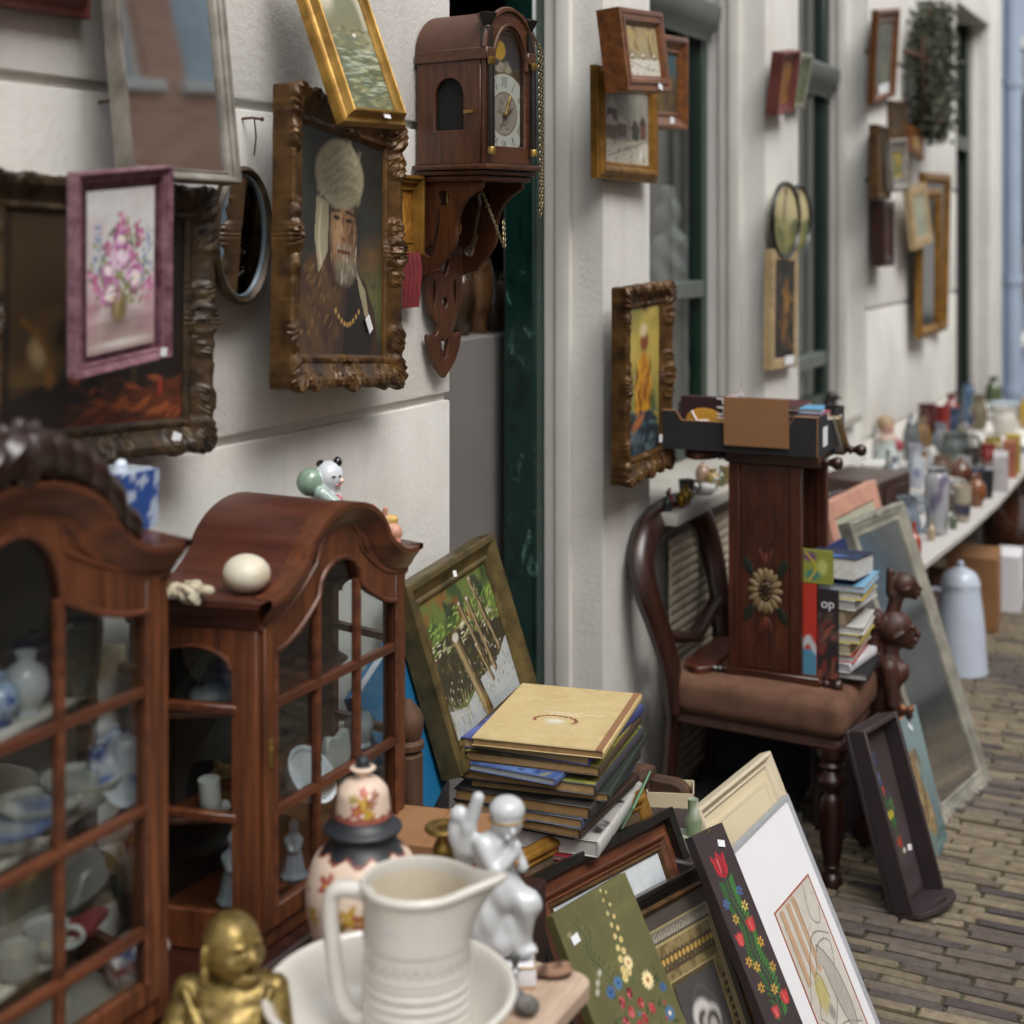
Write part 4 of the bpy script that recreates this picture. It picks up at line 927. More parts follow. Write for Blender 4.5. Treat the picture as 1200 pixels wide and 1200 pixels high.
# second pier
W2 = 'pictures on the second pier'
picture('box_framed_picture', 'tilted dark red box frame, nearer of the pair on the second pier', 'picture', pose(.07, 4.93, 2.143, .9, 9, -8.2), .2, .211, .034, .042, 'step', 'redframe', p_small(5, '#6f4a26', ['#9a6a34', '#55351c']), 40, group=W2)
picture('thin_framed_picture', 'greenish picture tilted behind the dark red box frame', 'picture', pose(.05, 5.17, 2.168, 1.7, 11.6, -5.8), .17, .194, .018, .03, 'flat', 'greyframe', p_small(6, '#5d6446', ['#76805a', '#474c34']), 40, group=W2)
oval('oval_picture', 'oval church landscape in a dark rim, nearer of the overlapping pair', 'picture', pose(.055, 4.968, 1.679, 0, 2, 8), .165, .132, .011, .014, 'blackframe', p_oval, 'blackframe', W2)
oval('oval_picture', 'oval landscape in a dark rim, half hidden behind the other oval', 'picture', pose(.03, 5.21, 1.68, 0, 2, 8), .155, .127, .011, .014, 'blackframe', p_oval, 'blackframe', W2)
M['paleframe'] = wood('pale_wood_frame', '#9a8460', '#bda67c', 'X', .5)
picture('tall_picture', 'pale wood framed dark picture with golden shapes hanging below the ovals', 'picture', pose(.04, 4.99, 1.374, 1.3, 0, 2.5), .33, .403, .036, .03, 'flat', 'paleframe', p_alley, 60, tagp=(.05, -.175, -.002, .12, .03), group=W2)
# far wall
W3 = 'pictures on the far wall'
picture('far_picture', 'brown framed street picture tilted highest on the far wall left of the wreath', 'picture', pose(.06, 6.457, 2.397, 1.2, 4.9, -8.6), .443, .389, .06, .03, 'cove', 'walnut', p_small(8, '#5d6058', ['#77796a', '#43463c', '#8b8770']), 40, tagp=(0, -.15, .01, .2, .05), group=W3)
picture('far_picture', 'small dark brown picture just under the wreath branch', 'picture', pose(.03, 6.802, 2.14, -10, .5, -1.5), .186, .174, .03, .025, 'flat', 'bronzegilt', p_small(9, '#3a3022', ['#5d4a30', '#2a2219']), 30, group=W3)
picture('far_picture', 'tall gilt frame seen edge on at the left of the cluster', 'picture', pose(.07, 6.361, 1.931, 1.2, -.2, -.4), .273, .309, .05, .04, 'cove', 'bronzegilt', p_small(10, '#4a3c28', ['#6b5836']), 30, group=W3)
picture('far_picture', 'grey silver frame with a yellow flower picture in the middle of the cluster', 'picture', pose(.1, 6.534, 1.927, -6.4, -2.1, -4.7), .24, .228, .06, .03, 'cove', 'silverframe', p_small(12, '#6d6a3a', ['#a08a34', '#4a5230']), 30, group=W3)
picture('far_picture', 'tan wooden frame tilted against the lower edge of the wreath', 'picture', pose(.07, 7.03, 2.05, -8, -6, 12), .16, .13, .035, .03, 'flat', 'walnut', p_small(13, '#8a744c', ['#a08a5c']), 30, group=W3)
picture('far_picture', 'small dark red picture under the tan tilted frame', 'picture', pose(.03, 6.98, 1.94, 0, 0, 0), .2, .15, .03, .03, 'flat', 'redframe', p_small(14, '#3c2a2a', ['#5a3a38']), 30, group=W3)
picture('far_picture', 'pale wood framed watercolour hanging lowest of the cluster beside the tall mirrors', 'picture', pose(.1, 6.962, 1.709, -6.4, -4.3, -7.4), .259, .282, .045, .03, 'flat', 'paleframe' if 'paleframe' in M else M.setdefault('paleframe', wood('pale_wood_frame', '#8a6d48', '#b3946a', 'X', .5)) and 'paleframe', p_small(15, '#8b8f7c', ['#a3a58c', '#6d7a74']), 40, group=W3)
t = picture('barometer_box', 'narrow dark wooden wall box hanging beneath the gilt edge on frame', 'wall box', pose(.08, 6.40, 1.63), .2, .28, .045, .055, 'box', 'darkwood', p_small(16, '#2a1d16', ['#54382a', '#7a5a3c']), 30, group=W3)
picture('tall_mirror', 'tall gilt mirror hung right on the far wall, the rear of two', 'mirror', pose(.045, 7.633, 1.526, -5.9, 1.5, -.8), .467, .803, .055, .035, 'ridge', 'gold', 'mirror', mC='mirror', group='tall mirrors on the far wall')
picture('tall_mirror', 'narrower gilt mirror hung in front of the other tall mirror', 'mirror', pose(.09, 7.275, 1.49, -3.8, .8, -1.7), .379, .704, .05, .03, 'ridge', 'gold', 'mirror', mC='mirror', group='tall mirrors on the far wall')
# nails
for s, z, lb, l in ((1.655, 1.832, 'rusty nail with a rust streak left of the silver mirror', .035), (1.993, 1.83, 'hooked nail right of the silver mirror', .03), (6.6, 2.36, 'nail holding the wreath stem on the far wall', .05)):
    b = MB(); b.tube([(-.01, 0, 0), (l*.6, .004, .002), (l, .016, .0)], .0022, 6); b.ell((l, .016, 0), .004, n=6, m=4)
    solo(b, 'wall_nail', lb, 'nail', M['nail'], (0, s, z))
b = MB(); b.tube([(.006, 0, 0), (.008, .002, -.03), (.007, -.002, -.06)], .0014, 6); solo(b, 'wire_hook', 'thin wire hook hanging from the nail beside the silver mirror', 'hook', M['iron'], (0.015, 2.0, 1.83))
# wreath
w = thing('wreath', 'bushy grey green dried wreath hanging on the far wall', 'wreath', M=pose(.06, 7.25, 2.392, 0, 0, -6) @ Matrix.Diagonal((.66, .62, 1.02, 1)))
b = MB(); r = random.Random(4); b.tube([(.42*math.cos(a*.3307), -.07, .3*math.sin(a*.3307)) for a in range(19)], .012, 6, True)
b.tube([(-.6, .02, .1), (-.4, -.05, .08), (-.2, -.06, .1)], .012, 6); b.build('stem', M['rustic'], w)
b = MB(); cols = [C(c) for c in ('#3a4434', '#454e3c', '#565f4c', '#2c3629', '#666a58', '#5a5546')]
for i in range(6500):
    a = r.uniform(0, 6.283); q = max(-.16, min(.13, r.gauss(0, .08))); rr = .33+q*.9
    c = Vector((rr*.98*math.cos(a), -.07+r.gauss(0, .06), (rr*.74)*math.sin(a)))
    if r.random() < .3: c = Vector((r.uniform(-.36, .36), -.06+r.gauss(0, .04), r.uniform(-.26, .26)))
    R_ = Euler((r.uniform(0, 6), r.uniform(0, 6), r.uniform(0, 6))).to_matrix(); L = r.uniform(.022, .05); W_ = L*.3
    b.add([c+R_ @ Vector(v) for v in ((0, 0, -L/2), (W_, .004, 0), (0, 0, L/2), (-W_, .004, 0))], [(0, 1, 2, 3)], None, sc(cols[r.randrange(6)], r.uniform(.7, 1.2)))
b.build('foliage', M['matt'], w, smooth=False)
b = MB()
for i in range(14):
    a = r.uniform(0, 6.283); b.ell((.38*math.cos(a), -.12+r.gauss(0, .03), .3*math.sin(a)), .012, n=6, m=4)
o = b.build('berries', M['redframe'], w); o['kind'] = 'stuff'
# ------------------------------------------------------------------ hooded wall clock
from mathutils.geometry import tessellate_polygon
def fret(mb, loops, t, mk):
    """flat sawn board with holes: loops of 2-D points, thickness t"""
    tri = tessellate_polygon([[Vector((a, b, 0)) for a, b in L] for L in loops])
    flat = [p for L in loops for p in L]; n = len(flat)
    vs = [mk(p, 0) for p in flat]+[mk(p, t) for p in flat]
    fs = [tuple(q) for q in tri]+[tuple(i+n for i in q) for q in tri]; k = 0
    for L in loops:
        m = len(L); fs += [(k+i, k+(i+1) % m, k+n+(i+1) % m, k+n+i) for i in range(m)]; k += m
    return mb.add(vs, fs)
def archpts(w, z0, z1, zt, n=14, cx=0.):
    return [(cx-w/2, z0), (cx-w/2, z1)]+[(cx-w/2*math.cos(math.pi*i/n), z1+(zt-z1)*math.sin(math.pi*i/n)) for i in range(1, n)]+[(cx+w/2, z1), (cx+w/2, z0)]
def p_dial(p):
    p.fill('#3b2c1c'); p.blotch(6, 6, 3, '#5c4526', .45, .7, .8); p.rect(0, 1, 0, .56, '#332a20')
    p.strokes(60, (0, 1, 0, .6), .03, .014, ['#6b5a3c', '#4a5638', '#8a6a50', '#7a3a34'], 0, 90)
    p.blob(.5, .8, .44, .16, '#5f5648', 0, .15); p.blob(.5, .8, .4, .14, '#2b3038', 0, .1); p.blob(.36, .83, .09, .09, '#c79a2e', 0, .2); p.strokes(14, (.3, .7, .64, .72), .06, .03, ['#b3a892', '#8d7f6a'], 0, 60)
    R = .335*1.02; cx, cy = .5, .3
    p.blob(cx, cy, R+.012, R+.012, '#6b5330', 0, .02); p.blob(cx, cy, R, R, '#c9c9be', 0, .03); p.blob(cx, cy, R*.56, R*.56, '#7a5a38', 0, .05); p.blob(cx, cy, R*.52, R*.52, '#9a938a', 0, .05); p.strokes(30, (.3, .7, .16, .44), .04, .02, ['#7a6a58', '#b5a894', '#5f5a52'], 0, 90)
    num = ['XII', 'I', 'II', 'III', 'IIII', 'V', 'VI', 'VII', 'VIII', 'IX', 'X', 'XI']
    for h, s in enumerate(num):
        a = rad(90-30*h); ux, uy = math.cos(a), math.sin(a); tx, ty = uy, -ux; st = .022; wd = {'I': 1, 'V': 1.9, 'X': 1.9}
        tot = sum(wd[c] for c in s); pos = -tot/2
        def P_(r, t): return (cx+(ux*r+tx*t)/p.a, cy+uy*r+ty*t)
        for c in s:
            t0, t1 = (pos+.15)*st, (pos+wd[c]-.15)*st; m = (t0+t1)/2; r0, r1 = R*.66, R*.9
            if c == 'I': p.line([P_(r0, m), P_(r1, m)], .0052, '#16181c')
            if c == 'V': p.line([P_(r1, t0), P_(r0, m), P_(r1, t1)], .0048, '#16181c')
            if c == 'X': p.line([P_(r0, t0), P_(r1, t1)], .0052, '#16181c'); p.line([P_(r1, t0), P_(r0, t1)], .0036, '#16181c')
            pos += wd[c]
ck = thing('wall_clock', 'oak hooded wall clock with arched dial and fretwork bracket on the door edge', 'clock', M=pose(.016, 2.628, 1.775, -9))
M['clockroof'] = mat('dusty_clock_roof', '#4a2e22', .55, var=.15, scale=12, bmp=.15)
b = MB()
b.prism([(-.0775+.0, .222)]+[(-.0775*math.cos(math.pi*i/18), .222+.078*math.sin(math.pi*i/18)) for i in range(19)], -.158, 0, 'xz'); b.build('hood_roof', M['clockroof'], ck)
b = MB()
hw, dp_ = .0775, .158
loops = [archpts(2*dp_*.5, 0, 0, 0)]
# left cheek with its arched window, right cheek plain
fret(b, [[(-.16, 0), (-.002, 0), (-.002, .2), (-.16, .2)], archpts(.07, .066, .13, .168, 12, -.083)], .008, lambda p, a: (-hw+a, p[0], p[1]))
b.build('case_cheek', M['oak'], ck, bevel=.0015)
MB().box(hw-.008, hw, -.16, -.002, 0, .2).build('case_cheek', M['oak'], ck, bevel=.0015)
MB().box(-hw+.01, -hw+.012, -.13, -.03, .04, .17).build('side_window', M['dark'], ck, smooth=False)
b = MB()
out = [(-.0775, 0)]+[(-.0775, .2)]+[(-.0775*math.cos(math.pi*i/18), .222+.078*math.sin(math.pi*i/18)) for i in range(19)]+[(.0775, .2), (.0775, 0)]
fret(b, [out, archpts(.106, .035, .178, .262, 16)], .01, lambda p, a: (p[0], -.172+a, p[1])); b.build('hood_front', M['oakX'], ck, bevel=.0015)
b = MB(); b.tube([(-.056*math.cos(math.pi*i/20), -.174, .186+.086*math.sin(math.pi*i/20)) for i in range(21)], .004, 6); b.tube([(-.0795*math.cos(math.pi*i/20), -.172, .222+.08*math.sin(math.pi*i/20)) for i in range(21)], .006, 6); b.build('arch_moulding', M['oakX'], ck)
d = canvas('dial', .106, .232, p_dial, M['satin'], ck, -.16, .146, 0, 150)
def p_ap(o): pass
hd = MB(); hd.tube([(0, -.1635, .098), (.012, -.1635, .125), (.018, -.1635, .138)], [.002, .004, .0008], 6); hd.tube([(0, -.1645, .098), (.026, -.1645, .112)], [.003, .001], 6); hd.ell((0, -.1635, .098), .006, n=8, m=6); hd.build('clock_hands', M['brass'], d)
MB().box(-.052, .052, -.1695, -.1688, .036, .26).build('door_glass', M['cabglass'], ck, smooth=False)
for sx in (-1, 1):
    b = MB(); b.prism([(sx*.0745, -.001), (sx*.0825, -.001), (sx*.0825, -.179), (sx*.055, -.179), (sx*.055, -.1725), (sx*.0745, -.1725)], .199, .223, 'xy'); b.build('side_cornice', M['oakX'], ck, bevel=.002)
b = MB()
for w, y, z0, z1 in ((.092, .186, -.012, .0), (.086, .178, -.022, -.012), (.08, .17, -.034, -.022)): b.box(-w, w, -y, -.001, z0+.0004, z1-.0004)
b.build('base_cornice', M['oakX'], ck, bevel=.004, seg=2)
br_ = MB()
for sx in (-1, 1):
    b = MB(); b.lathe([(.006, .03), (.0072, .045), (.0062, .17), (.006, .19)], 10, (sx*.07, -.181, 0))
    co_ = b.build('corner_column', M['blackframe'], ck); br_ = MB(); br_.lathe([(.008, .018), (.008, .03), (.0065, .032)], 10, (sx*.07, -.181, 0)); br_.lathe([(.0065, .188), (.0085, .192), (.0085, .203)], 10, (sx*.07, -.181, 0))
    br_.build('column_capital', M['brass'], co_)
for sx in (-1, 1):
    b = MB(); b.box(-.009, .009, -.009, .009, .224, .262); b.lathe([(.009, .262), (.012, .266), (.022, .28), (.024, .287), (.015, .29), (.004, .292)], 4)
    for i, v in enumerate(b.v): b.v[i] = (v[0]+sx*.068, v[1]-.168, v[2])
    b.build('finial', M['blackframe'], ck, ang=25)
b = MB(); b.tube([(-.079, -.137, .1), (-.086, -.137, .1)], .003, 6); b.box(-.09, -.086, -.15, -.128, .097, .103); b.build('catch', M['brass'], ck)
# sawn side brackets and tail board
pb = [(-.002, -.034), (-.158, -.034), (-.158, -.045)]+spl([(-.15, -.05), (-.122, -.068), (-.103, -.092), (-.095, -.12), (-.093, -.15), (-.075, -.178), (-.052, -.2), (-.05, -.208), (-.03, -.214), (-.002, -.222)], 4)
sh = spl([(-.05, -.055), (-.072, -.052), (-.08, -.066), (-.07, -.08), (-.058, -.08), (-.056, -.1), (-.052, -.13), (-.046, -.155), (-.036, -.18), (-.018, -.178), (-.016, -.164), (-.03, -.158), (-.04, -.13), (-.046, -.1), (-.052, -.075)], 4, True)
for sx in (-1, 1):
    b = MB(); fret(b, [pb, sh], .011, lambda p, a: (sx*.066-.0055+a, p[0], p[1])); b.build('bracket', M['oak'], ck, bevel=.001)
tl = []
half = [(.085, -.034), (.085, -.19)]+spl([(.085, -.2), (.08, -.212), (.062, -.216), (.058, -.235), (.055, -.262), (.05, -.288), (.036, -.304), (.024, -.316), (.022, -.33), (.034, -.34), (.052, -.336), (.05, -.36), (.036, -.39), (.02, -.408), (.0, -.426)], 4)
tl = half+[(-x, z) for x, z in half[::-1][1:]]
hs = [spl([(0, -.262), (.009, -.272), (0, -.286), (-.009, -.272)], 4, True), spl([(0, -.352), (.011, -.345), (.01, -.362), (0, -.388), (-.01, -.362), (-.011, -.345)], 4, True), spl([(0, -.175), (.014, -.19), (.01, -.205), (0, -.222), (-.01, -.205), (-.014, -.19)], 4, True)]
for sx in (-1, 1): hs.append(spl([(sx*.032, -.225), (sx*.038, -.25), (sx*.034, -.28), (sx*.028, -.25)], 4, True)); hs.append(spl([(sx*.03, -.06), (sx*.055, -.09), (sx*.04, -.15), (sx*.03, -.11)], 4, True))
b = MB(); fret(b, [tl]+hs, .012, lambda p, a: (p[0], -.001-a, p[1])); b.build('tail_board', M['oak'], ck, bevel=.0012)
def chainpts(pts, step):
    out = []; acc = 0
    for a, c in zip(pts[:-1], pts[1:]):
        a, c = Vector(a), Vector(c); L = (c-a).length; k = max(1, int(L/step))
        out += [a.lerp(c, i/k) for i in range(k)]
    return out
ch = MB()
def links(pts, r=.0046, w=.0012):
    P = chainpts(pts, r*1.55)
    for i in range(len(P)-1):
        d_ = (P[i+1]-P[i]).normalized(); q = d_.to_track_quat('X', 'Z').to_matrix().to_4x4() @ Matrix.Rotation(rad(90*(i % 2)+20), 4, 'X')
        T = Matrix.Translation((P[i]+P[i+1])/2) @ q
        ch.tube([T @ Vector((r*1.15*math.cos(6.283*k/8), r*.72*math.sin(6.283*k/8), 0)) for k in range(8)], w, 4, True)
links([(.078, -.165, .275), (.106, -.17, .245), (.112, -.17, .0), (.11, -.17, -.11)]); links([(.08, -.16, .27), (.114, -.17, .235), (.121, -.17, -.095)])
ch.build('chain', M['chain'], ck)
ch = MB(); links([(.0, -.1, -.04), (.02, -.13, -.13), (.05, -.125, -.165), (.066, -.11, -.1)], .0036); ch.build('chain', M['chain'], ck)
b = MB(); b.tube(spl([(-.03, -.04, -.03), (-.03, -.045, -.1), (-.028, -.05, -.13), (-.015, -.06, -.135), (-.012, -.06, -.115)], 5), .003, 6); b.ell((-.02, -.055, -.13), (.007, .006, .009)); b.build('weight_hook', M['brass'], ck)

# ------------------------------------------------------------------ glazed display cabinets with ogee tops
def cabinet(label, s0, zb, W, D, e, sh, ap, ob, zo, zm, zs, za, op, m, rails, crest, group, shelves):
    t = thing('display_cabinet', label, 'cabinet', M=pose(.05, s0, zb), group=group)
    hw = W/2
    def top(x):
        u = abs(x)/hw; g = ap-sh
        if u < .55: return sh+g*(.1+.9*math.sqrt(1-.85*(u/.55)**2))
        if u < .92: return sh+g*.4*(1-(u-.55)/.37)**2
        return sh
    def otop(x):
        a = abs(x)
        if a < m: return zs+(za-zs)*math.sqrt(max(0, 1-(a/m)**2))
        return zo+(zm-zo)*max(0, (op-a)/(op-m))**1.7
    def qtop(x): return min((otop(x) if abs(x) >= m else max(otop(x), zs))+.17*(ap-ob)*.42+.012*math.cos(x/hw*1.5), top(x)-.03)
    xs = [-hw+2*hw*i/80 for i in range(81)]
    dx = op+.026
    F0 = -D
    # carcass
    c = MB()
    tri = lambda z0, z1, y1=-.004, y0=-D+.016: c.prism([(-hw-e+.003, y1), (hw+e-.003, y1), (hw-.004, y0), (-hw+.004, y0)], z0, z1, 'xy')
    tri(0, .014); c.box(-hw-e, hw+e, -.004, 0, 0, sh-.004)
    c.prism([(x, top(x)-.012) for x in xs]+[(hw, sh-.12), (-hw, sh-.12)], -.0039, -.0005, 'xz')
    c.build('back_panel', M['lining'], t, smooth=False)
    c = MB()
    for sx in (-1, 1):
        c.prism([(sx*(dx+.001), 0), (sx*hw, 0), (sx*hw, sh-.02), (sx*(dx+.001), sh-.02)], F0, F0+.016, 'xz')
    xs2 = [x for x in xs if abs(x) <= dx]
    c.prism([(x, top(x)-.004) for x in xs]+[(x, max(qtop(x)+.002, 0) if abs(x) <= dx else sh-.0215) for x in xs[::-1]], F0+.001, F0+.015, 'xz')
    c.box(-dx, dx, F0+.001, F0+.015, 0, ob-.03)
    c.build('front_frame', M['mahog'], t, bevel=.001)
    # door: arched frame, bars, panes
    dr = MB()
    xo = [-op+2*op*i/70 for i in range(71)]
    dr.prism([(x, otop(x)) for x in xo]+[(x, qtop(x)) for x in xo[::-1]], F0-.005, F0+.012, 'xz')
    for sx in (-1, 1): dr.prism([(sx*op, ob-.028), (sx*dx, ob-.028), (sx*dx, qtop(op)), (sx*op, qtop(op))], F0-.0055, F0+.012, 'xz')
    dr.box(-op+.0005, op-.0005, F0-.005, F0+.012, ob-.028, ob)
    do = dr.build('door', M['mahog'], t, bevel=.001)
    bd = MB()
    bd.tube([(x, F0-.006, otop(x)-.001) for x in xo], .0042, 6)
    bd.tube([(x, F0-.004, qtop(x)+.001) for x in [-dx+2*dx*i/70 for i in range(71)]], .004, 6)
    for sx in (-1, 1): bd.tube([(sx*op, F0-.006, ob), (sx*op, F0-.006, zo)], .0035, 6)
    bd.build('bead', M['mahogX'], do)
    br = MB()
    for sx in (-1, 1): br.box(sx*m-.0055, sx*m+.0055, F0-.006, F0+.006, ob, zm+.002)
    for z in rails: br.box(-op, op, F0-.0068, F0+.0065, z-.006, z+.006)
    br.build('glazing_bar', M['mahogX'], do, bevel=.0018, seg=2)
    gl = MB(); gl.prism([(x, otop(x)+.003) for x in xo]+[(op, ob-.003), (-op, ob-.003)], F0+.002, F0+.004, 'xz'); gl.build('pane', M['cabglass'], do, smooth=False)
    k = MB(); k.box(-op-.018, -op-.009, F0-.0072, F0-.005, (ob+sh)/2-.02, (ob+sh)/2+.02); k.ell((-op-.0135, F0-.008, (ob+sh)/2+.004), (.002, .002, .004), n=6, m=4); k.build('lock_plate', M['brass'], do)
    # canted sides
    L = math.hypot(e, D); 
    for sx in (-1, 1):
        T = Matrix(((sx*e/L, sx*D/L, 0, sx*hw), (D/L, -e/L, 0, F0), (0, 0, 1, 0), (0, 0, 0, 1)))
        s = MB(); arch = archpts(L-.075, ob+.0, sh-.1, sh-.07, 12, L/2)
        fret(s, [[(.001, .0), (L-.003, 0), (L-.003, sh-.02), (.001, sh-.02)], arch], .016, lambda p, a: tuple(T @ Vector((p[0], -a, p[1]))))
        so = s.build('side_panel', M['mahog'], t, bevel=.001)
        s = MB()
        for z in rails[1:] if crest else rails:
            s = MB(); s.box(.03, L-.03, -.012, .004, z-.006, z+.006, T); s.build('glazing_bar', M['mahogX'], so, bevel=.0015)
        s = MB(); s.tube([T @ Vector((p[0], .003, p[1])) for p in arch[1:-1]], .0035, 6); s.build('arch_bead', M['mahogX'], so)
        s = MB(); s.box(.03, L-.03, -.008, -.006, ob-.005, sh-.08, T); s.build('pane', M['cabglass'], so, smooth=False)
        # flat moulding above the canted side
        s = MB(); prof = [(0, -.046), (.004, -.04), (.006, -.03), (.014, -.022), (.02, -.012), (.026, -.008), (.026, .0), (-.03, .0)]
        for i in range(len(prof)-1):
            (o0, u0), (o1, u1) = prof[i], prof[i+1]
            a0, a1, a2, a3 = [T @ Vector(q) for q in ((-o0*.6, o0, sh+u0), (L+.004, o0, sh+u0), (L+.004, o1, sh+u1), (-o1*.6, o1, sh+u1))]
            s.add([a0, a1, a2, a3], [(0, 1, 2, 3)])
        s.build('side_moulding', M['mahogY'], t, ang=30)
    # roof following the ogee, and the swept cornice along its front
    r = MB(); xr = [-hw-e-.015]+xs+[hw+e+.015]; k = len(xr)
    r.add([(max(-hw-.02, min(hw+.02, x)), F0-.02, top(x)-.0015) for x in xr]+[(x*(1+(e/hw if abs(x) > hw*.8 else 0)*0), .0, top(x)-.0015) for x in xr], [(i, i+1, i+1+k, i+k) for i in range(k-1)])
    r.build('roof', M['clockroof2'], t, ang=30)
    cn = MB(); prof = [(-.05, .0), (-.044, .005), (-.036, .006), (-.03, .012), (-.022, .016), (-.013, .023), (-.008, .027), (0, .027), (.0, -.01)]
    ring = []
    for x in xs:
        h = .002; dz = (top(x+h)-top(x-h))/(2*h) if abs(x) < hw-.01 else 0
        dz = max(-2.2, min(2.2, dz)); nx, nz = -dz/math.hypot(1, dz), 1/math.hypot(1, dz)
        ring.append([(x+nx*u, F0-o_, top(x)+nz*u) for u, o_ in prof])
    n = len(prof)
    cn.add([p for R_ in ring for p in R_], [(i*n+j, i*n+j+1, (i+1)*n+j+1, (i+1)*n+j) for i in range(len(xs)-1) for j in range(n-1)])
    cn.build('cornice', M['mahogX'], t, ang=26)
    for z in shelves:
        s = MB(); s.prism([(-hw-e+.02, -.006), (hw+e-.02, -.006), (hw-.02, -.07)]+[(x, -D*.62-.018*math.cos(x/hw*3)) for x in [hw*.8-hw*1.6*i/20 for i in range(21)]]+[(-hw+.02, -.07)], z-.008, z, 'xy'); s.build('shelf', M['shelfpaint'], t, bevel=.001)
    if crest:
        cr = MB()
        rr_ = random.Random(5)
        for sx in (-1, 1):
            for i in range(6):
                x = sx*(.02+.155*i/5); k_ = .036*(1-i/9)+.01
                cr.tube(spl([(x-sx*.02, F0-.004, top(x-sx*.02)+k_*.9), (x, F0-.022, top(x)+k_*.75), (x+sx*.02, F0-.012, top(x+sx*.02)+k_*.25), (x+sx*.03, F0-.004, top(x+sx*.03)+.004)], 4), [k_*.3, k_*.42, k_*.5, k_*.52, k_*.5, k_*.46, k_*.4, k_*.36, k_*.3, k_*.26, k_*.2, k_*.14, k_*.08], 8)
                scroll(cr, (x, F0-.012, top(x)+k_*.35), k_*.75, 90-sx*60, .012, sx)
        for i in range(7):
            a_ = rad(90+(i-3)*24); cr.ell((.042*math.cos(a_), F0-.012, ap+.012+.036*math.sin(a_)), (.011, .012, .026), (0, math.pi/2-a_, 0), 8, 6)
        cr.ell((0, F0-.02, ap+.012), (.022, .016, .02))
        cr.build('crest', M['carved2'], t)
    return t
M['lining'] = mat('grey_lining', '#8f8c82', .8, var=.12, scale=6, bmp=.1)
M['clockroof2'] = wood('cabinet_roof', '#3d1c12', '#5c3022', 'Y', .4, .15)
M['shelfpaint'] = mat('painted_shelf', '#b9b6ac', .5, var=.08)
M['carved2'] = mat('dark_carving', '#24120c', .35, var=.3, scale=20, bmp=.2, coat=.3)
CAB = 'glazed display cabinets on the stall'
cabinet('larger mahogany display cabinet with carved crest cut by the left edge of the photo', 1.25, .64, .54, .19, .05, .608, .725, .06, .53, .575, .58, .665, .222, .074, (.125, .278, .428), True, CAB, (.115, .268, .418))
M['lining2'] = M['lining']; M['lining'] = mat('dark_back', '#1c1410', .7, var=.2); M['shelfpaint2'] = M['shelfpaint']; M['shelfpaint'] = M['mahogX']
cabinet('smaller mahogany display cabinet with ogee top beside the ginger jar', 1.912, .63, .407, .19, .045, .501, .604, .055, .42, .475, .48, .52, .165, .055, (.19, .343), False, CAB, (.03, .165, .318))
# what they stand on
ch_ = thing('low_chest', 'dark wooden chest carrying both display cabinets against the wall', 'chest', (.16, 1.58, 0))
b = MB(); b.box(-.15, .11, -.72, .72, .06, .628); b.build('chest_body', M['darkwood'], ch_, bevel=.006)
b = MB(); b.box(-.155, .125, -.73, .73, .0, .058); b.build('plinth', M['darkwood'], ch_, bevel=.004)
for k in range(3): MB().box(.1105, .118, -.68+.46*k, -.26+.46*k, .12, .56).build('drawer', M['mahogX'], ch_, bevel=.004)
tb = thing('stall_table', 'pale wooden table board with a rounded corner under the white jug and basin', 'table', (.49, 1.3, 0))
b = MB(); b.prism([(-.19, -.6), (.205, -.6), (.205, .52)]+[(.175+.03*math.cos(a*.262), .525+.03*math.sin(a*.262)) for a in range(7)]+[(-.19, .555)], .618, .64, 'xy'); b.build('table_top', M['paleboard'], tb, bevel=.002)
for x in (-.12, .14):
    for y in (-.5, .42): MB().box(x-.02, x+.02, y-.02, y+.02, 0, .6175).build('leg', M['rustic'], tb, bevel=.003)
MB().box(-.15, .16, -.55, .48, .55, .6175).build('apron', M['darkwood'], tb, bevel=.002)

# ------------------------------------------------------------------ pots
PR = {'vase': [(.28, 0), (.3, .02), (.26, .05), (.42, .3), (.46, .5), (.38, .72), (.2, .84), (.17, .92), (.25, 1)],
      'jug': [(.3, 0), (.33, .03), (.45, .25), (.47, .45), (.38, .65), (.3, .78), (.3, .9), (.36, 1)],
      'bowl': [(.35, 0), (.36, .08), (.55, .2), (.8, .6), (.95, 1)],
      'bottle': [(.3, 0), (.34, .04), (.36, .4), (.3, .55), (.12, .7), (.1, .92), (.14, 1)],
      'jar': [(.3, 0), (.42, .1), (.5, .4), (.46, .65), (.34, .78), (.36, .82), (.3, .86), (.14, .93), (.1, .95), (.1, 1)],
      'cup': [(.28, 0), (.38, .1), (.44, .6), (.48, 1)], 'pot': [(.34, 0), (.4, .05), (.5, .35), (.5, .6), (.4, .85), (.42, .9), (.44, 1)],
      'beaker': [(.4, 0), (.4, .05), (.44, .5), (.48, 1)], 'cone': [(.5, 0), (.46, .1), (.2, .8), (.08, 1)], 'box': [(.5, 0), (.52, .05), (.52, .8), (.54, .82), (.5, .95), (.1, 1)],
      'tall': [(.3, 0), (.32, .02), (.38, .3), (.42, .7), (.4, .86), (.3, .94), (.34, 1)]}
def bw(sc_=40, seed=1, a='#c9d3dd', b_='#20408c', th=.52):
    A, B = np.array(C(a)), np.array(C(b_))
    def f(co):
        n = vn(co[:, 0], co[:, 1], co[:, 2], sc_, seed)*.6+vn(co[:, 0], co[:, 1], co[:, 2], sc_*2.2, seed+5)*.4
        t = np.clip((n-th)/.04, 0, 1)[:, None]; return A*(1-t)+B*t
    return f
def flat(col): return lambda co: np.tile(np.array(C(col)), (len(co), 1))
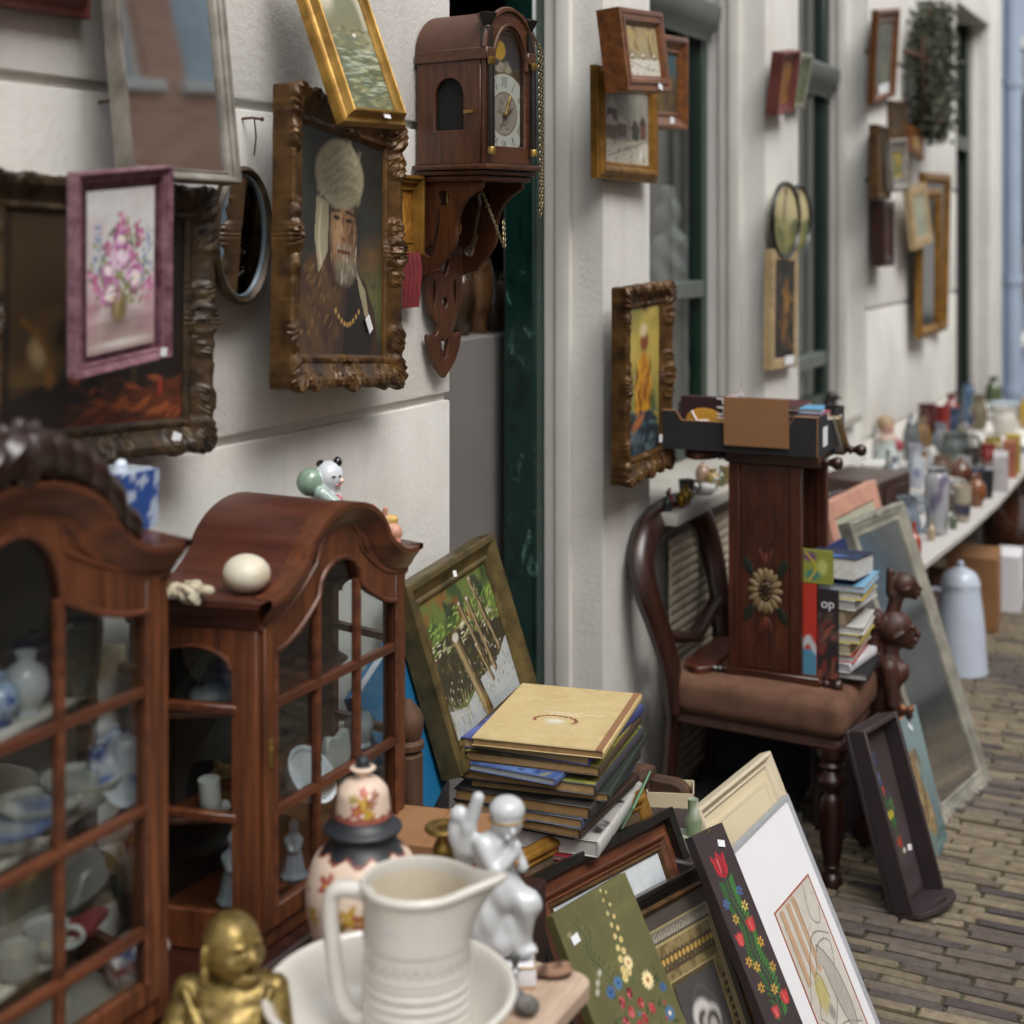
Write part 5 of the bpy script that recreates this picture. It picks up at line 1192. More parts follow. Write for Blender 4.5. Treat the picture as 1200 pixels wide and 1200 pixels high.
def flowers(base, cols, sc_=45, seed=2, th=.62, ring=None):
    A = np.array(C(base))
    def f(co):
        c = np.tile(A, (len(co), 1))
        for i, k in enumerate(cols):
            n = vn(co[:, 0], co[:, 1], co[:, 2], sc_*(1+.2*i), seed+i*7); t = np.clip((n-th)/.05, 0, 1)[:, None]; c = c*(1-t)+np.array(C(k))*t
        if ring:
            for z0, z1, k in ring: c[(co[:, 2] > z0) & (co[:, 2] < z1)] = C(k)
        return c
    return f
def pot(kind, name, label, cat, h, w, colf, loc, group=None, handle=0, spout=0, m='glaze', rz=27., n=28, dense=3, tilt=None):
    pr = [(r*w, z*h) for r, z in PR[kind]] if w else [(r*h, z*h) for r, z in PR[kind]]
    pr = spl(pr, dense)
    r, z = pr[-1]; pr += [(r*.88, z*.995), (r*.8, z*.88), (.001, z*.84)]
    mb = MB(); mb.lathe(pr, n)
    t = mb.build(name, M[m], None); vcol(t, colf)
    if tilt is None: t.location = loc; t.rotation_euler = (0, 0, rad(rz))
    else: t.matrix_world = Matrix.Translation(loc) @ Matrix.Rotation(rad(rz), 4, 'Z') @ Matrix.Rotation(rad(tilt), 4, 'Y')
    tag(t, label, cat, group)
    R = max(p[0] for p in pr)
    if handle:
        hb = MB(); hb.tube(spl([(handle*R*.7, 0, h*.86), (handle*R*1.35, 0, h*.88), (handle*R*1.6, 0, h*.6), (handle*R*1.3, 0, h*.32), (handle*R*.85, 0, h*.22)], 5), R*.12, 8)
        vcol(hb.build('handle', M[m], t), colf)
    if spout:
        hb = MB(); hb.tube(spl([(spout*R*.8, 0, h*.3), (spout*R*1.3, 0, h*.45), (spout*R*1.5, 0, h*.75), (spout*R*1.75, 0, h*.9)], 4), [R*.2]*9+[R*.12]*4, 8)
        vcol(hb.build('spout', M[m], t), colf)
    return t
RZ = 26.7
# ---- foreground ceramics
# basin
b = MB(); b.lathe(spl([(.087, .0), (.09, .008), (.08, .014), (.105, .03), (.132, .06), (.146, .082), (.153, .088), (.154, .093), (.149, .096), (.142, .09), (.125, .06), (.095, .032), (.04, .022), (.001, .02)], 3), 64)
o = solo(b, 'wash_basin', 'round white wash basin holding the jug at the bottom edge', 'basin', M['jug'], (.558, 1.545, .641))
# jug
jg = MB(); rr = spl([(.058, 0), (.061, .004), (.064, .01), (.0655, .04), (.0655, .1), (.065, .16), (.0655, .19), (.068, .196), (.069, .2), (.067, .204), (.063, .203), (.061, .195), (.061, .1), (.055, .012), (.001, .01)], 4)
i0 = 0; dense = []
for (ra, za), (rb_, zb_) in zip(rr[:-1], rr[1:]):
    k = max(1, int(math.hypot(rb_-ra, zb_-za)/.0016)) if za < .2 and ra > .057 else 1
    dense += [(ra+(rb_-ra)*t/k, za+(zb_-za)*t/k) for t in range(k)]
rr = [(r+(.0013*math.cos(z*2*math.pi/.0125) if .008 < z < .1 and r > .0625 else 0)+(.0011*math.exp(-((z-.106)/.002)**2)+.0011*math.exp(-((z-.139)/.002)**2) if r > .0625 else 0), z) for r, z in dense+[rr[-1]]]
n = 96; jg.lathe(rr, n)
for i, v in enumerate(jg.v):
    x, y, z = v; a = math.atan2(y, x); r = math.hypot(x, y)
    if z > .13 and r > .03:
        k = math.exp(-(a/.42)**2)*max(0, (z-.135)/.068)**1.6
        q = 1+k*.62; jg.v[i] = (x*q, y*(1-.25*k), z+.012*k)
def jugcol(co):
    c = np.tile(np.array(C('#cbc8c0')), (len(co), 1)); a = np.arctan2(co[:, 1], co[:, 0]); z = co[:, 2]; r = np.hypot(co[:, 0], co[:, 1]); out = r > .0635
    g = out & (np.abs(z-(.118+.003*np.sin(a*30))) < .0022); c[g] = C('#bab5ab'); g = out & (np.hypot(((a*30/6.283) % 1-.5)*.012, z-.1235) < .0016); c[g] = C('#aea89e')
    for zz in (.1365, .1415): c[out & (np.abs(z-zz) < .0009)] = C('#a9a6a0')
    s_ = out & (np.hypot((a+1.9)*.065, (z-.165)*1.6) < .005); c[s_] = C('#b3b5c0')
    c[(~out) & (z < .19)] = C('#cdc3ae'); return c
J = jg.build('jug', M['porcelain2'] if 'porcelain2' in M else M.setdefault('porcelain2', vmat('glazed_earthenware', .2, .03, 40, coat=.6, var=.05)), None); vcol(J, jugcol)
J.location = (.59, 1.556, .663); J.rotation_euler = (0, 0, rad(RZ-8)); tag(J, 'tall cream white water jug with ribbed body standing in the basin', 'jug')
hb = MB(); hb.tube(spl([(-.058, 0, .178), (-.075, 0, .186), (-.1, 0, .184), (-.108, 0, .165), (-.105, 0, .12), (-.096, 0, .06), (-.08, 0, .035), (-.06, 0, .03)], 7), .0105, 12); vcol(hb.build('handle', M['porcelain2'], J), flat('#cbc8c0'))
# ginger jar with lid
def jarcol(base):
    rnd = random.Random(12)
    sp = [(rnd.uniform(-3.1, 3.1), rnd.uniform(.02, .155), rnd.uniform(.004, .0075), rnd.choice(['#8c2b26', '#b08a2e', '#7a3a2a', '#a33a34', '#6d6a34'])) for _ in range(60)]
    sp += [(-1.6+dx, z_, rr_, c) for dx, z_, rr_, c in ((-.6, .145, .013, '#9c3a30'), (.25, .15, .009, '#a33a40'), (-.1, .11, .014, '#b08a2e'), (.12, .105, .012, '#8c2f2a'), (-.35, .1, .012, '#8a2f28'), (-.25, .09, .01, '#6d6a34'), (.7, .125, .012, '#9c3a30'), (-.9, .1, .012, '#b08a2e'), (-.5, .06, .014, '#7c2f2a'), (.1, .06, .014, '#a08a34'))]
    sp += [(-1.45+dx, .243+dz, rr_, c) for dx, dz, rr_, c in ((0, 0, .011, '#b8963c'), (-.25, -.01, .009, '#9c4030'), (.3, .0, .007, '#7c2f2a'), (-.42, .006, .006, '#8a7a30'), (.2, -.014, .008, '#b08a2e'), (0, .014, .006, '#a33a34'), (.5, .01, .006, '#7c2f2a'))]
    def f(co):
        a = np.arctan2(co[:, 1], co[:, 0]); z = co[:, 2]; r = np.hypot(co[:, 0], co[:, 1])
        c = np.tile(np.array(C('#d6c0ad')), (len(co), 1))
        for s0, z0, r0, k in sp:
            da = (a-s0+np.pi) % (2*np.pi)-np.pi; q = np.hypot(da*np.maximum(r, .03), z-z0)
            lob = r0*(1+.35*np.cos(5*np.arctan2(z-z0, da*r+1e-9)))
            t = np.clip((lob-q)/.0015, 0, 1)[:, None]; c = c*(1-t)+np.array(C(k))*t
            t = np.clip((r0*.3-q)/.001, 0, 1)[:, None]; c = c*(1-t)+np.array(C('#c9a545'))*t
        edge = .178-.009*np.abs(np.sin(a*5)); c[(z > edge) & (z < .217)] = C('#23262b'); m_ = np.abs(z-edge) < .0015; c[m_] = C('#7c3a2c')
        m_ = (z > .217) & (z < .222+.004*np.abs(np.sin(a*7))); c[m_] = C('#8a4a3c'); c[(z > .275) & (r < .012)] = C('#23262b'); return c
    return f
b = MB(); pr = spl([(.046, 0), (.048, .006), (.05, .012), (.066, .05), (.0765, .1), (.076, .13), (.066, .16), (.05, .178), (.044, .188), (.044, .193)], 8); b.lathe(pr, 96)
JJ = b.build('ginger_jar', M['satin'], None); vcol(JJ, jarcol(0)); JJ.location = (.413, 1.713, .641); JJ.rotation_euler = (0, 0, rad(RZ)); tag(JJ, 'lidded cream ginger jar with red and yellow flowers and black collar', 'jar')
b = MB(); b.lathe(spl([(.05, .196), (.053, .2), (.052, .203), (.044, .209), (.038, .218), (.036, .235), (.033, .252), (.022, .264), (.01, .268), (.009, .272), (.0155, .278), (.017, .281), (.009, .284), (.009, .29), (.006, .295), (.001, .296)], 7), 96); vcol(b.build('lid', M['satin'], JJ), jarcol(1))
# candlestick
b = MB(); b.lathe(spl([(.04, 0), (.04, .006), (.028, .014), (.01, .022), (.008, .03), (.014, .045), (.008, .06), (.007, .085), (.012, .1), (.008, .112), (.014, .125), (.017, .138), (.012, .15), (.014, .16), (.027, .163), (.028, .168), (.024, .17), (.011, .168), (.01, .15), (.001, .15)], 3), 28)
solo(b, 'candlestick', 'worn brass candlestick between the ginger jar and the cherub', 'candlestick', M['brass'], (.472, 1.834, .641))
# cherub
ch_b = thing('cherub_figurine', 'white porcelain kneeling cherub with gold trim on a book shaped base', 'figurine', (.584, 1.8, .641), RZ)
wh = '#bcc0c2'
sculpt_obj('figure', [('e', ((-.01, .0, .05), (.046, .03, .022)), wh), ('e', ((-.03, -.008, .078), (.026, .027, .046), (0, .2, 0)), wh, .012), ('e', ((-.008, 0, .122), (.03, .028, .028)), wh, .012), ('c', ((-.006, -.004, .115), (.031, -.014, .104), .021, .017), wh, .01), ('c', ((.031, -.014, .1), (.02, -.006, .05), .017, .012), wh, .008), ('e', ((.024, -.014, .04), (.02, .012, .008)), wh, .006), ('e', ((.004, .0, .066), (.03, .022, .03)), wh, .01),
    ('e', ((-.014, 0, .165), (.026, .022, .034), (0, .25, 0)), wh, .014), ('c', ((-.032, -.008, .182), (-.012, -.026, .148), .011, .009), wh, .008), ('c', ((-.012, -.026, .148), (.014, -.016, .172), .009, .007), wh, .004), ('e', ((.016, -.016, .178), (.007, .006, .01)), wh, .004), ('c', ((.006, .006, .18), (.024, -.008, .15), .01, .008), wh, .008),
    ('c', ((-.006, 0, .185), (.0, 0, .2), .011, .01), wh, .006), ('e', ((.003, -.002, .208), (.0215, .021, .022)), wh, .004), ('e', ((.011, -.0225, .2005), (.0036, .006, .0055)), wh, .002), ('e', ((.004, -.021, .207), (.006, .004, .0025)), wh, .002), ('e', ((.018, -.016, .207), (.005, .004, .0025)), wh, .002), ('e', ((.006, -.022, .193), (.007, .004, .003)), wh, .003), ('-e', ((.004, -.0235, .204), (.0035, .003, .002)), wh, .003), ('-e', ((.019, -.0185, .204), (.0035, .003, .002)), wh, .003),
    ('e', ((.003, 0, .223), (.0245, .024, .019)), wh, .003),
    ('c', ((-.05, .004, .17), (-.049, 0, .2), .013, .01), wh, .008), ('c', ((-.049, 0, .198), (-.036, -.002, .24), .0095, .0085), wh, .005), ('e', ((-.058, .012, .168), (.014, .013, .036), (0, -.2, 0)), wh, .01), ('e', ((-.062, .008, .214), (.013, .011, .012)), wh, .006), ('e', ((-.068, .01, .19), (.01, .01, .02)), wh, .006)],
    M['porcelain'], ch_b, 90, lambda p: .0011*np.sin(p[..., 0]*240+p[..., 2]*90+4*np.sin(p[..., 1]*60))*(np.clip((.14-p[..., 2])/.03, 0, 1)))
b = MB(); b.tube([(.003+.0238*math.cos(a*.262), .0238*math.sin(a*.262), .2115) for a in range(24)], .0013, 5, True)
b.tube(spl([(-.03, -.03, .15), (-.02, -.033, .142), (-.008, -.033, .146)], 4), .0014, 5); b.ell((.016, -.022, .16), .004, n=6, m=5); b.build('gold_trim', M['brightgold'], ch_b)
b = MB(); b.box(-.048, .042, -.036, .036, 0, .026); b.build('base', M['paper'], ch_b, bevel=.004, seg=2)
b = MB()
for z in (.0265, .0): b.tube([(-.046, -.036, z+.0), (.04, -.036, z), (.042, .034, z)], .0014, 5)
b.build('gilt_edge', M['brightgold'], ch_b)
# laughing seated figure
gd = '#8f6f2c'
sculpt_obj_ = thing('buddha_statue', 'golden laughing bald seated statue left of the white basin', 'statue', (.392, 1.452, .641), RZ+4)
fx, fy = .74, -.67
H0 = np.array((0, 0, .15))
def F_(a, d_, z): # point on the face, a sideways, d_ forward
    return (fx*d_-fy*a*-1*-1*-1 if False else fx*d_+(-fy)*a*1., fy*d_+fx*a*1., z)
sculpt_obj('figure', [('e', ((0, 0, .153), (.0345, .0345, .034)), gd), ('e', (F_(0, .006, .136), (.034, .031, .024)), gd, .008), ('e', (F_(.017, .022, .139), (.0125, .011, .011)), gd, .004), ('e', (F_(-.017, .022, .139), (.0125, .011, .011)), gd, .004), ('c', (F_(0, .032, .152), F_(0, .0385, .1425), .004, .0068), gd, .003), ('e', (F_(.006, .034, .1415), (.004, .004, .004)), gd, .002), ('e', (F_(-.006, .034, .1415), (.004, .004, .004)), gd, .002),
    ('e', (F_(.013, .0295, .158), (.009, .006, .0028)), gd, .002), ('e', (F_(-.013, .0295, .158), (.009, .006, .0028)), gd, .002), ('-e', (F_(.0135, .0335, .152), (.008, .006, .0022)), gd, .001), ('-e', (F_(-.0135, .0335, .152), (.008, .006, .0022)), gd, .001), ('-e', (F_(0, .0385, .1275), (.0125, .012, .0055)), gd, .0015), ('e', (F_(0, .0335, .1205), (.013, .009, .0035)), gd, .002), ('e', (F_(0, .026, .115), (.018, .014, .009)), gd, .004),
    ('e', (F_(.037, -.006, .145), (.0045, .008, .014)), gd, .0015), ('e', (F_(-.037, -.006, .145), (.0045, .008, .014)), gd, .0015), ('e', (F_(-.0385, -.004, .124), (.0065, .008, .012)), gd, .0015), ('e', (F_(.0385, -.004, .124), (.0065, .008, .012)), gd, .0015),
    ('e', ((0, .006, .094), (.06, .036, .021)), gd, .004), ('e', ((.004, -.016, .058), (.05, .046, .042)), gd, .01), ('e', ((-.02, -.03, .083), (.019, .014, .012)), gd, .004), ('e', ((.024, -.03, .083), (.019, .014, .012)), gd, .004), ('c', ((-.05, .002, .094), (-.066, -.018, .05), .019, .018), gd, .005), ('c', ((-.066, -.018, .05), (-.02, -.058, .042), .015, .011), gd, .004), ('c', ((.052, .002, .094), (.062, -.018, .05), .017, .015), gd, .005), ('c', ((.062, -.018, .05), (.02, -.06, .038), .013, .01), gd, .004),
    ('c', ((-.055, -.026, .024), (.01, -.055, .018), .024, .018), gd, .008), ('c', ((.052, -.026, .024), (-.01, -.055, .014), .022, .016), gd, .008), ('e', ((0, -.01, .012), (.07, .054, .016)), gd, .01),
    ('c', ((-.052, -.018, .102), (-.03, -.05, .07), .006, .005), gd, .002), ('c', ((-.03, -.05, .07), (.0, -.062, .045), .005, .004), gd, .002), ('c', ((.048, -.018, .1), (.03, -.05, .066), .006, .005), gd, .002), ('c', ((-.064, -.012, .078), (-.05, -.042, .055), .005, .004), gd, .002), ('c', ((-.07, -.01, .062), (-.056, -.042, .04), .005, .004), gd, .002)],
    M['brassv'], sculpt_obj_, 104, lambda p: .0011*np.sin(p[..., 0]*300-p[..., 2]*420)*np.clip((.1-p[..., 2])/.02, 0, 1)*np.clip((-.01-p[..., 1])/-.02, 0, 1))
# small things on the board
b = MB(); b.ell((0, 0, .008), (.028, .015, .008), n=14, m=8); b.ell((.012, .004, .013), (.012, .008, .005)); b.ell((-.01, -.004, .012), (.01, .006, .006))
o = b.build('seashell', M['matt'], None); vcol(o, bw(160, 4, '#8a6b55', '#4a3427', .55)); o.location = (.645, 1.826, .641); o.rotation_euler = (0, 0, rad(30)); tag(o, 'brown oval shell lying on the pale table board', 'shell')
b = MB(); b.lathe([(.012, 0), (.013, .004), (.004, .01), (.003, .03), (.007, .034), (.003, .038), (.006, .05), (.004, .056), (.001, .06)], 16); solo(b, 'silver_bell', 'little silver hand bell in front of the cherub base', 'bell', M['greymetal'], (.622, 1.755, .641))
b = MB(); b.ell((0, 0, .012), (.018, .015, .012), n=12, m=8); o = b.build('pebble', M['matt'], None); vcol(o, bw(90, 6, '#77736e', '#5a5753', .5)); o.location = (.655, 1.722, .641); tag(o, 'smooth grey pebble beside the silver bell', 'pebble')
b = MB(); ornament(b, (0, 0, .02), .03, .02, 5, 9, 90, 360); o = b.build('coral_piece', M['matt'], None); vcol(o, bw(120, 3, '#c9a389', '#8a5a44', .5)); o.location = (.40, 1.36, .641); o.rotation_euler = (rad(60), 0, rad(RZ)); tag(o, 'small pinkish coral piece at the bottom left edge', 'coral')
# on the cabinets
cb = MB(); cb.lathe([(.5, z/12) for z in range(13)]+[(.38, 1.0), (.001, 1.0)], 48)
for i, (x, y, z_) in enumerate(cb.v):
    m_ = max(abs(x), abs(y))/max(math.hypot(x, y), 1e-9); k_ = .072/max(m_, .72)*(.96+.06*z_); cb.v[i] = (x*k_, y*k_, z_*.078)
o = cb.build('tea_caddy', M['glaze'], None, ang=60); vcol(o, bw(62, 3, '#a9b7ca', '#2b4c8e', .48)); o.location = (.135, 1.55, 1.2495); tag(o, 'square blue and white porcelain caddy on the shoulder of the larger cabinet', 'caddy')
hb = MB(); hb.ell((0, 0, .084), (.009, .009, .009)); hb.box(-.03, .03, -.03, .03, .076, .08); vcol(hb.build('lid', M['glaze'], o), flat('#c3cdd8'))
b = MB(); b.ell((0, 0, .026), (.034, .034, .027), n=24, m=16); o = b.build('stone_egg', M['satin'], None); vcol(o, bw(30, 2, '#cfc8b4', '#c3b99f', .6)); o.location = (.2, 1.735, 1.132); o.rotation_euler = (0, rad(8), 0); tag(o, 'cream stone egg on the left shoulder of the smaller cabinet', 'egg')
b = MB(); r = random.Random(3)
for i in range(16): b.ell((r.uniform(-.03, .03), r.uniform(-.028, .028), .007+r.random()*.008), (r.uniform(.008, .016), r.uniform(.008, .014), r.uniform(.005, .009)), (r.random(), r.random(), r.random()*3), 8, 6)
o = b.build('coral_cluster', M['matt'], None); vcol(o, bw(70, 8, '#bdb39a', '#8d8a78', .55)); o.location = (.16, 1.665, 1.132); tag(o, 'heap of pale coral and shells left of the cream egg', 'coral')
by = thing('boy_figurine', 'white porcelain boy with two black hair buns carrying a green peach', 'figurine', (.1, 2.1, 1.148), RZ); by.scale = (1.4,)*3
w_ = '#c9ced3'
sculpt_obj('figure', [('e', ((0, 0, .062), (.018, .018, .019)), w_), ('e', ((-.002, 0, .025), (.02, .018, .03)), w_, .006), ('c', ((-.01, .0, .05), (-.006, 0, .03), .012, .014), w_, .005), ('e', ((-.021, -.012, .057), (.016, .015, .017)), '#7f9a86', .003), ('c', ((-.006, -.02, .045), (.03, -.022, .018), .008, .006), '#9fb4ac', .004), ('e', ((.012, -.016, .025), (.01, .006, .018)), '#b5565a', .003), ('e', ((-.0095, .0, .0765), (.006, .008, .005)), '#1c1a1c', .001), ('e', ((.0105, 0, .079), (.0055, .006, .0065)), '#1c1a1c', .001), ('e', ((.0165, -.009, .058), (.003, .003, .003)), '#d9b9a8', .003), ('e', ((.008, -.0165, .064), (.0025, .002, .0012)), '#26201e', .001), ('e', ((.015, -.012, .064), (.002, .002, .0012)), '#26201e', .001), ('e', ((.013, -.0135, .053), (.003, .002, .0012)), '#a8484a', .001)], M['glaze'], by, 76)
an = thing('cherub_ornament', 'small pink lying cherub with raised feet on the right shoulder of the smaller cabinet', 'ornament', (.215, 2.09, 1.14), RZ)
pk = '#c9967f'
sculpt_obj('figure', [('e', ((0, 0, .022), (.016, .013, .018)), pk), ('e', ((.016, -.003, .014), (.014, .013, .014)), '#c7917a', .005), ('c', ((-.008, 0, .032), (-.018, -.002, .05), .007, .005), pk, .004), ('c', ((.0, 0, .036), (.002, -.004, .052), .006, .004), pk, .004), ('e', ((-.0185, -.002, .055), (.005, .005, .005)), '#bd7f66', .003), ('e', ((.012, .0, .034), (.011, .009, .008)), '#c9a45e', .004), ('e', ((.02, -.006, .0), (.008, .008, .008)), '#c98a80', .004), ('c', ((-.012, 0, .012), (-.016, -.008, .0), .007, .006), pk, .004)], M['satin'], an, 56)
# inside the larger cabinet
G1 = 'ceramics inside the larger cabinet'
def c1(z, s, d_): return (d_, s, .64+z+.0008)
pot('vase', 'white_vase', 'white gourd vase with a green sprig on the top shelf of the larger cabinet', 'vase', .075, .06, flowers('#bcc4c6', ['#4a6a4c'], 30, 4, .68), c1(.418, 1.363, .15), G1)
pot('jar', 'blue_jar', 'dark blue jar right of the white gourd vase on the top shelf', 'jar', .085, .075, bw(40, 7, '#39466c', '#141c40', .45), c1(.418, 1.405, .12), G1)
pot('vase', 'blue_vase', 'small blue and white vase at the left end of the top shelf', 'vase', .06, .06, bw(60, 9, '#8fa5bf', '#23418a', .45), c1(.418, 1.315, .15), G1)
pot('tall', 'green_vase', 'dark green tall vase behind the right pane on the top shelf', 'vase', .11, .09, bw(30, 5, '#1e2a22', '#35553a', .6), c1(.418, 1.455, .14), G1)
b = MB(); b.box(-.02, .02, -.05, .05, 0, .035); solo(b, 'cream_box', 'low cream box at the right end of the top shelf', 'box', M['creammount'], c1(.418, 1.50, .13), 10, G1, bevel=.002)
pot('jar', 'blue_jar', 'upright blue and white temple jar on the middle shelf by the right pane', 'jar', .085, .07, bw(70, 2, '#aab6c4', '#1d3c8c', .47), c1(.268, 1.52, .15), G1)
b = MB(); b.lathe([(.001, 0), (.03, .002), (.044, .007), (.045, .009), (.03, .005), (.001, .003)], 28); o = b.build('blue_plate', M['glaze'], None); vcol(o, bw(55, 6, '#b3bac0', '#3a57a0', .6)); o.matrix_world = Matrix.Translation((.185, 1.49, .64+.268+.044)) @ Matrix.Rotation(rad(75), 4, 'Y'); tag(o, 'pale plate with blue centre leaning before the temple jar', 'plate', G1)
for i, (s, d_, lb) in enumerate(((1.325, .16, 'stack of blue rimmed dishes at the left of the middle shelf'), (1.385, .15, 'blue rimmed sauce boat in the middle of the middle shelf'), (1.46, .15, 'small blue lidded dish beside the mullion on the middle shelf'))):
    pot('bowl', 'blue_dish', lb, 'dish', .03+.006*i, .055, flowers('#a5a99f', [], 10, 1, .9, [(.026, .031, '#5a6f9c')]), c1(.268, s, d_), G1)
pot('cup', 'white_cup', 'white teacup on the low shelf behind the left panes', 'cup', .035, .06, flat('#9d9f9b'), c1(.115, 1.33, .17), G1, 1)
pot('cup', 'grey_cup', 'grey white teacup beside the mullion on the low shelf', 'cup', .038, .06, flat('#b0b2ad'), c1(.115, 1.385, .16), G1, 1)
b = MB(); b.box(-.02, .02, -.03, .03, 0, .012); solo(b, 'red_box', 'flat red and white matchbox on the low shelf', 'box', M['cloth'], c1(.115, 1.465, .15), 20, G1, bevel=.001)
b = MB(); b.prism([(-.05, 0), (.06, 0), (.05, .05), (.02, .075), (-.03, .06)], -.02, .02, 'yz'); solo(b, 'dark_ornament', 'dark green carved boat ornament on the low shelf', 'ornament', M['greenpaint'], c1(.115, 1.50, .12), 0, G1, bevel=.006)
pot('vase', 'red_vase', 'red blue and white patterned vase lying on the cabinet floor', 'vase', .08, .07, flowers('#a89f9c', ['#8c2b2e', '#2f4784', '#c9c4bf'], 50, 3, .55), (.16, 1.50, .64+.03+.0149), G1, tilt=80, rz=70)
pot('cup', 'cream_beaker', 'plain cream beaker beside the lying red vase', 'beaker', .04, .05, flat('#a8a494'), (.17, 1.53, .655), G1)
# inside the smaller cabinet
G2 = 'ceramics inside the smaller cabinet'
def c2(z, s, d_): return (d_, s, .63+z+.0008)
b = MB(); b.lathe([(.001, 0), (.05, .002), (.075, .012), (.076, .014), (.05, .006), (.001, .004)], 32); b.build
o = b.build('wicker_plate', M['satin'], None); vcol(o, bw(90, 3, '#4a3d28', '#2a2116', .5)); o.matrix_world = Matrix.Translation((.085, 1.80, 1.025)) @ Matrix.Rotation(rad(70), 4, 'Y'); tag(o, 'round dark patterned plate standing on the top shelf behind the side pane', 'plate', G2)
b = MB(); b.ell((0, 0, .018), (.036, .045, .018), n=16, m=8); o = b.build('folded_napkin', M['satin'], None); vcol(o, bw(30, 2, '#8e9496', '#6f767a', .5)); o.location = c2(.318, 1.772, .12); tag(o, 'pale grey folded cloth on the top shelf behind the side pane', 'cloth', G2)
def lady(name, label, loc, h, col):
    k = h/.1
    o = sculpt_obj(name, [(g[0], tuple((tuple(np.array(a_)*k) if hasattr(a_, '__len__') else a_*k) for a_ in g[1]), col, .006*k) for g in [('e', ((0, 0, .004), (.024, .022, .006))), ('c', ((0, 0, .008), (0, 0, .05), .02, .012)), ('e', ((0, 0, .062), (.015, .011, .017))), ('c', ((.012, -.004, .065), (.006, -.014, .05), .005, .004)), ('c', ((-.012, -.004, .065), (-.004, -.014, .05), .005, .004)), ('c', ((0, 0, .075), (0, -.001, .082), .005, .005)), ('e', ((0, -.001, .09), (.009, .0095, .0105)))]], M['porcelain'], None, 60, lambda p: .0007*k*np.sin(np.arctan2(p[..., 1], p[..., 0])*9)*np.clip((.055*k-p[..., 2])/(.02*k), 0, 1))
    o.location = loc; o.rotation_euler = (0, 0, rad(RZ)); return tag(o, label, 'figurine', G2)
lady('lady_figurine', 'slim white lady figurine on the lowest shelf behind the side pane', c2(.03, 1.775, .15), .105, '#a9afb3')
lady('robed_figurine', 'blue grey robed figurine behind the lowest front pane', c2(.03, 1.885, .18), .09, '#8d99a5')
b = MB(); b.tube(spl([(0, -.005, .06), (0, 0, .02), (.0, .014, .008), (.0, .035, .008)], 4), [.016]*5+[.013]*4+[.009]*4, 10); o = b.build('boot_ornament', M['porcelain'], None); vcol(o, flat('#b9bbb4')); o.location = c2(.165, 1.735, .14); tag(o, 'white china boot on the middle shelf behind the side pane', 'ornament', G2)
b = MB(); scroll(b, (0, 0, .03), .04, 10, .01); scroll(b, (.01, 0, .05), .03, 150, .01); b.box(-.03, .03, -.01, .01, 0, .01); o = solo(b, 'brass_ornament', 'dark scrolled brass ornament on the middle shelf behind the side pane', 'ornament', M['brass'], c2(.165, 1.80, .11), RZ, G2)
pot('bowl', 'white_dish', 'white dish tilted behind the left front pane on the middle shelf', 'dish', .045, .05, flat('#b5bcc0'), c2(.165, 1.885, .18), G2, tilt=50, rz=0)
b = MB(); b.prism(spl([(-.03, 0), (.03, 0), (.032, .05), (.018, .056), (0, .05), (-.018, .056), (-.032, .05)], 3, True), -.006, .006, 'yz'); o = b.build('white_plaque', M['porcelain'], None, bevel=.002); vcol(o, bw(60, 4, '#a9b0ae', '#8c9492', .55)); o.location = c2(.165, 1.985, .19); tag(o, 'square scalloped white plaque behind the middle front pane', 'plaque', G2)
b = MB(); b.lathe([(.018, 0), (.02, .004), (.016, .01), (.024, .03), (.025, .045), (.018, .056), (.001, .06)], 10); o = b.build('glass_dome', M['satin'], None); vcol(o, bw(80, 4, '#8a949b', '#5d676e', .5)); o.location = c2(.165, 2.085, .17); tag(o, 'blue grey cut glass lidded dish behind the right front pane', 'dish', G2)
b = MB(); b.lathe([(.012, 0), (.012, .004), (.003, .01), (.003, .03), (.016, .05), (.017, .07)], 12); o = b.build('wine_glass', M['cabglass'], None); o.location = c2(.03, 1.96, .18); tag(o, 'small clear wine glass behind the lowest front panes', 'glass', G2)
# ------------------------------------------------------------------ books
def book(name, label, L, W, T, cover, P, page='#b59a72', group=None, spine=True, fn=None, res=60, cat='book'):
    """closed book lying flat: length L along X, width W along Y (spine at +Y), thickness T; P places it"""
    t = thing(name, label, cat, M=P, group=group); c = C(cover)
    b = MB(); k = min(.0022, T*.11)
    b.box(-L/2, L/2, -W/2, W/2, 0, k); b.box(-L/2, L/2, -W/2, W/2, T-k, T)
    prof = [(W/2+T*.18*math.cos(a*.3927-1.5708+0), T/2+T/2*math.sin(a*.3927-1.5708)) for a in range(9)]
    b.prism([(y, z) for y, z in prof]+[(W/2-.0015, T-.0002), (W/2-.0015, .0002)], -L/2, L/2, 'yz')
    o = b.build('cover', M['cover'], t, bevel=.0008); vcol(o, lambda co: np.tile(np.array(c), (len(co), 1)))
    b = MB(); b.box(-L/2+.003, L/2-.003, -W/2+.004, W/2-.001, k+.0002, T-k-.0002)
    o = b.build('pages', M['page'], t, smooth=False); pc = np.array(C(page)); vcol(o, lambda co: np.tile(pc, (len(co), 1)))
    if fn: canvas('cover_print', L-.002, W-.002, fn, M['mattcanvas'], t, 0, 0, 0, res, Matrix.Translation((0, 0, T+.0006)) @ Matrix.Rotation(rad(-90), 4, 'X'))
    return t
def flatM(x, y, z, rz, tx=0, ty=0):
    return Matrix.Translation((x, y, z)) @ Matrix.Rotation(rad(rz), 4, 'Z') @ Matrix.Rotation(rad(tx), 4, 'X') @ Matrix.Rotation(rad(ty), 4, 'Y')
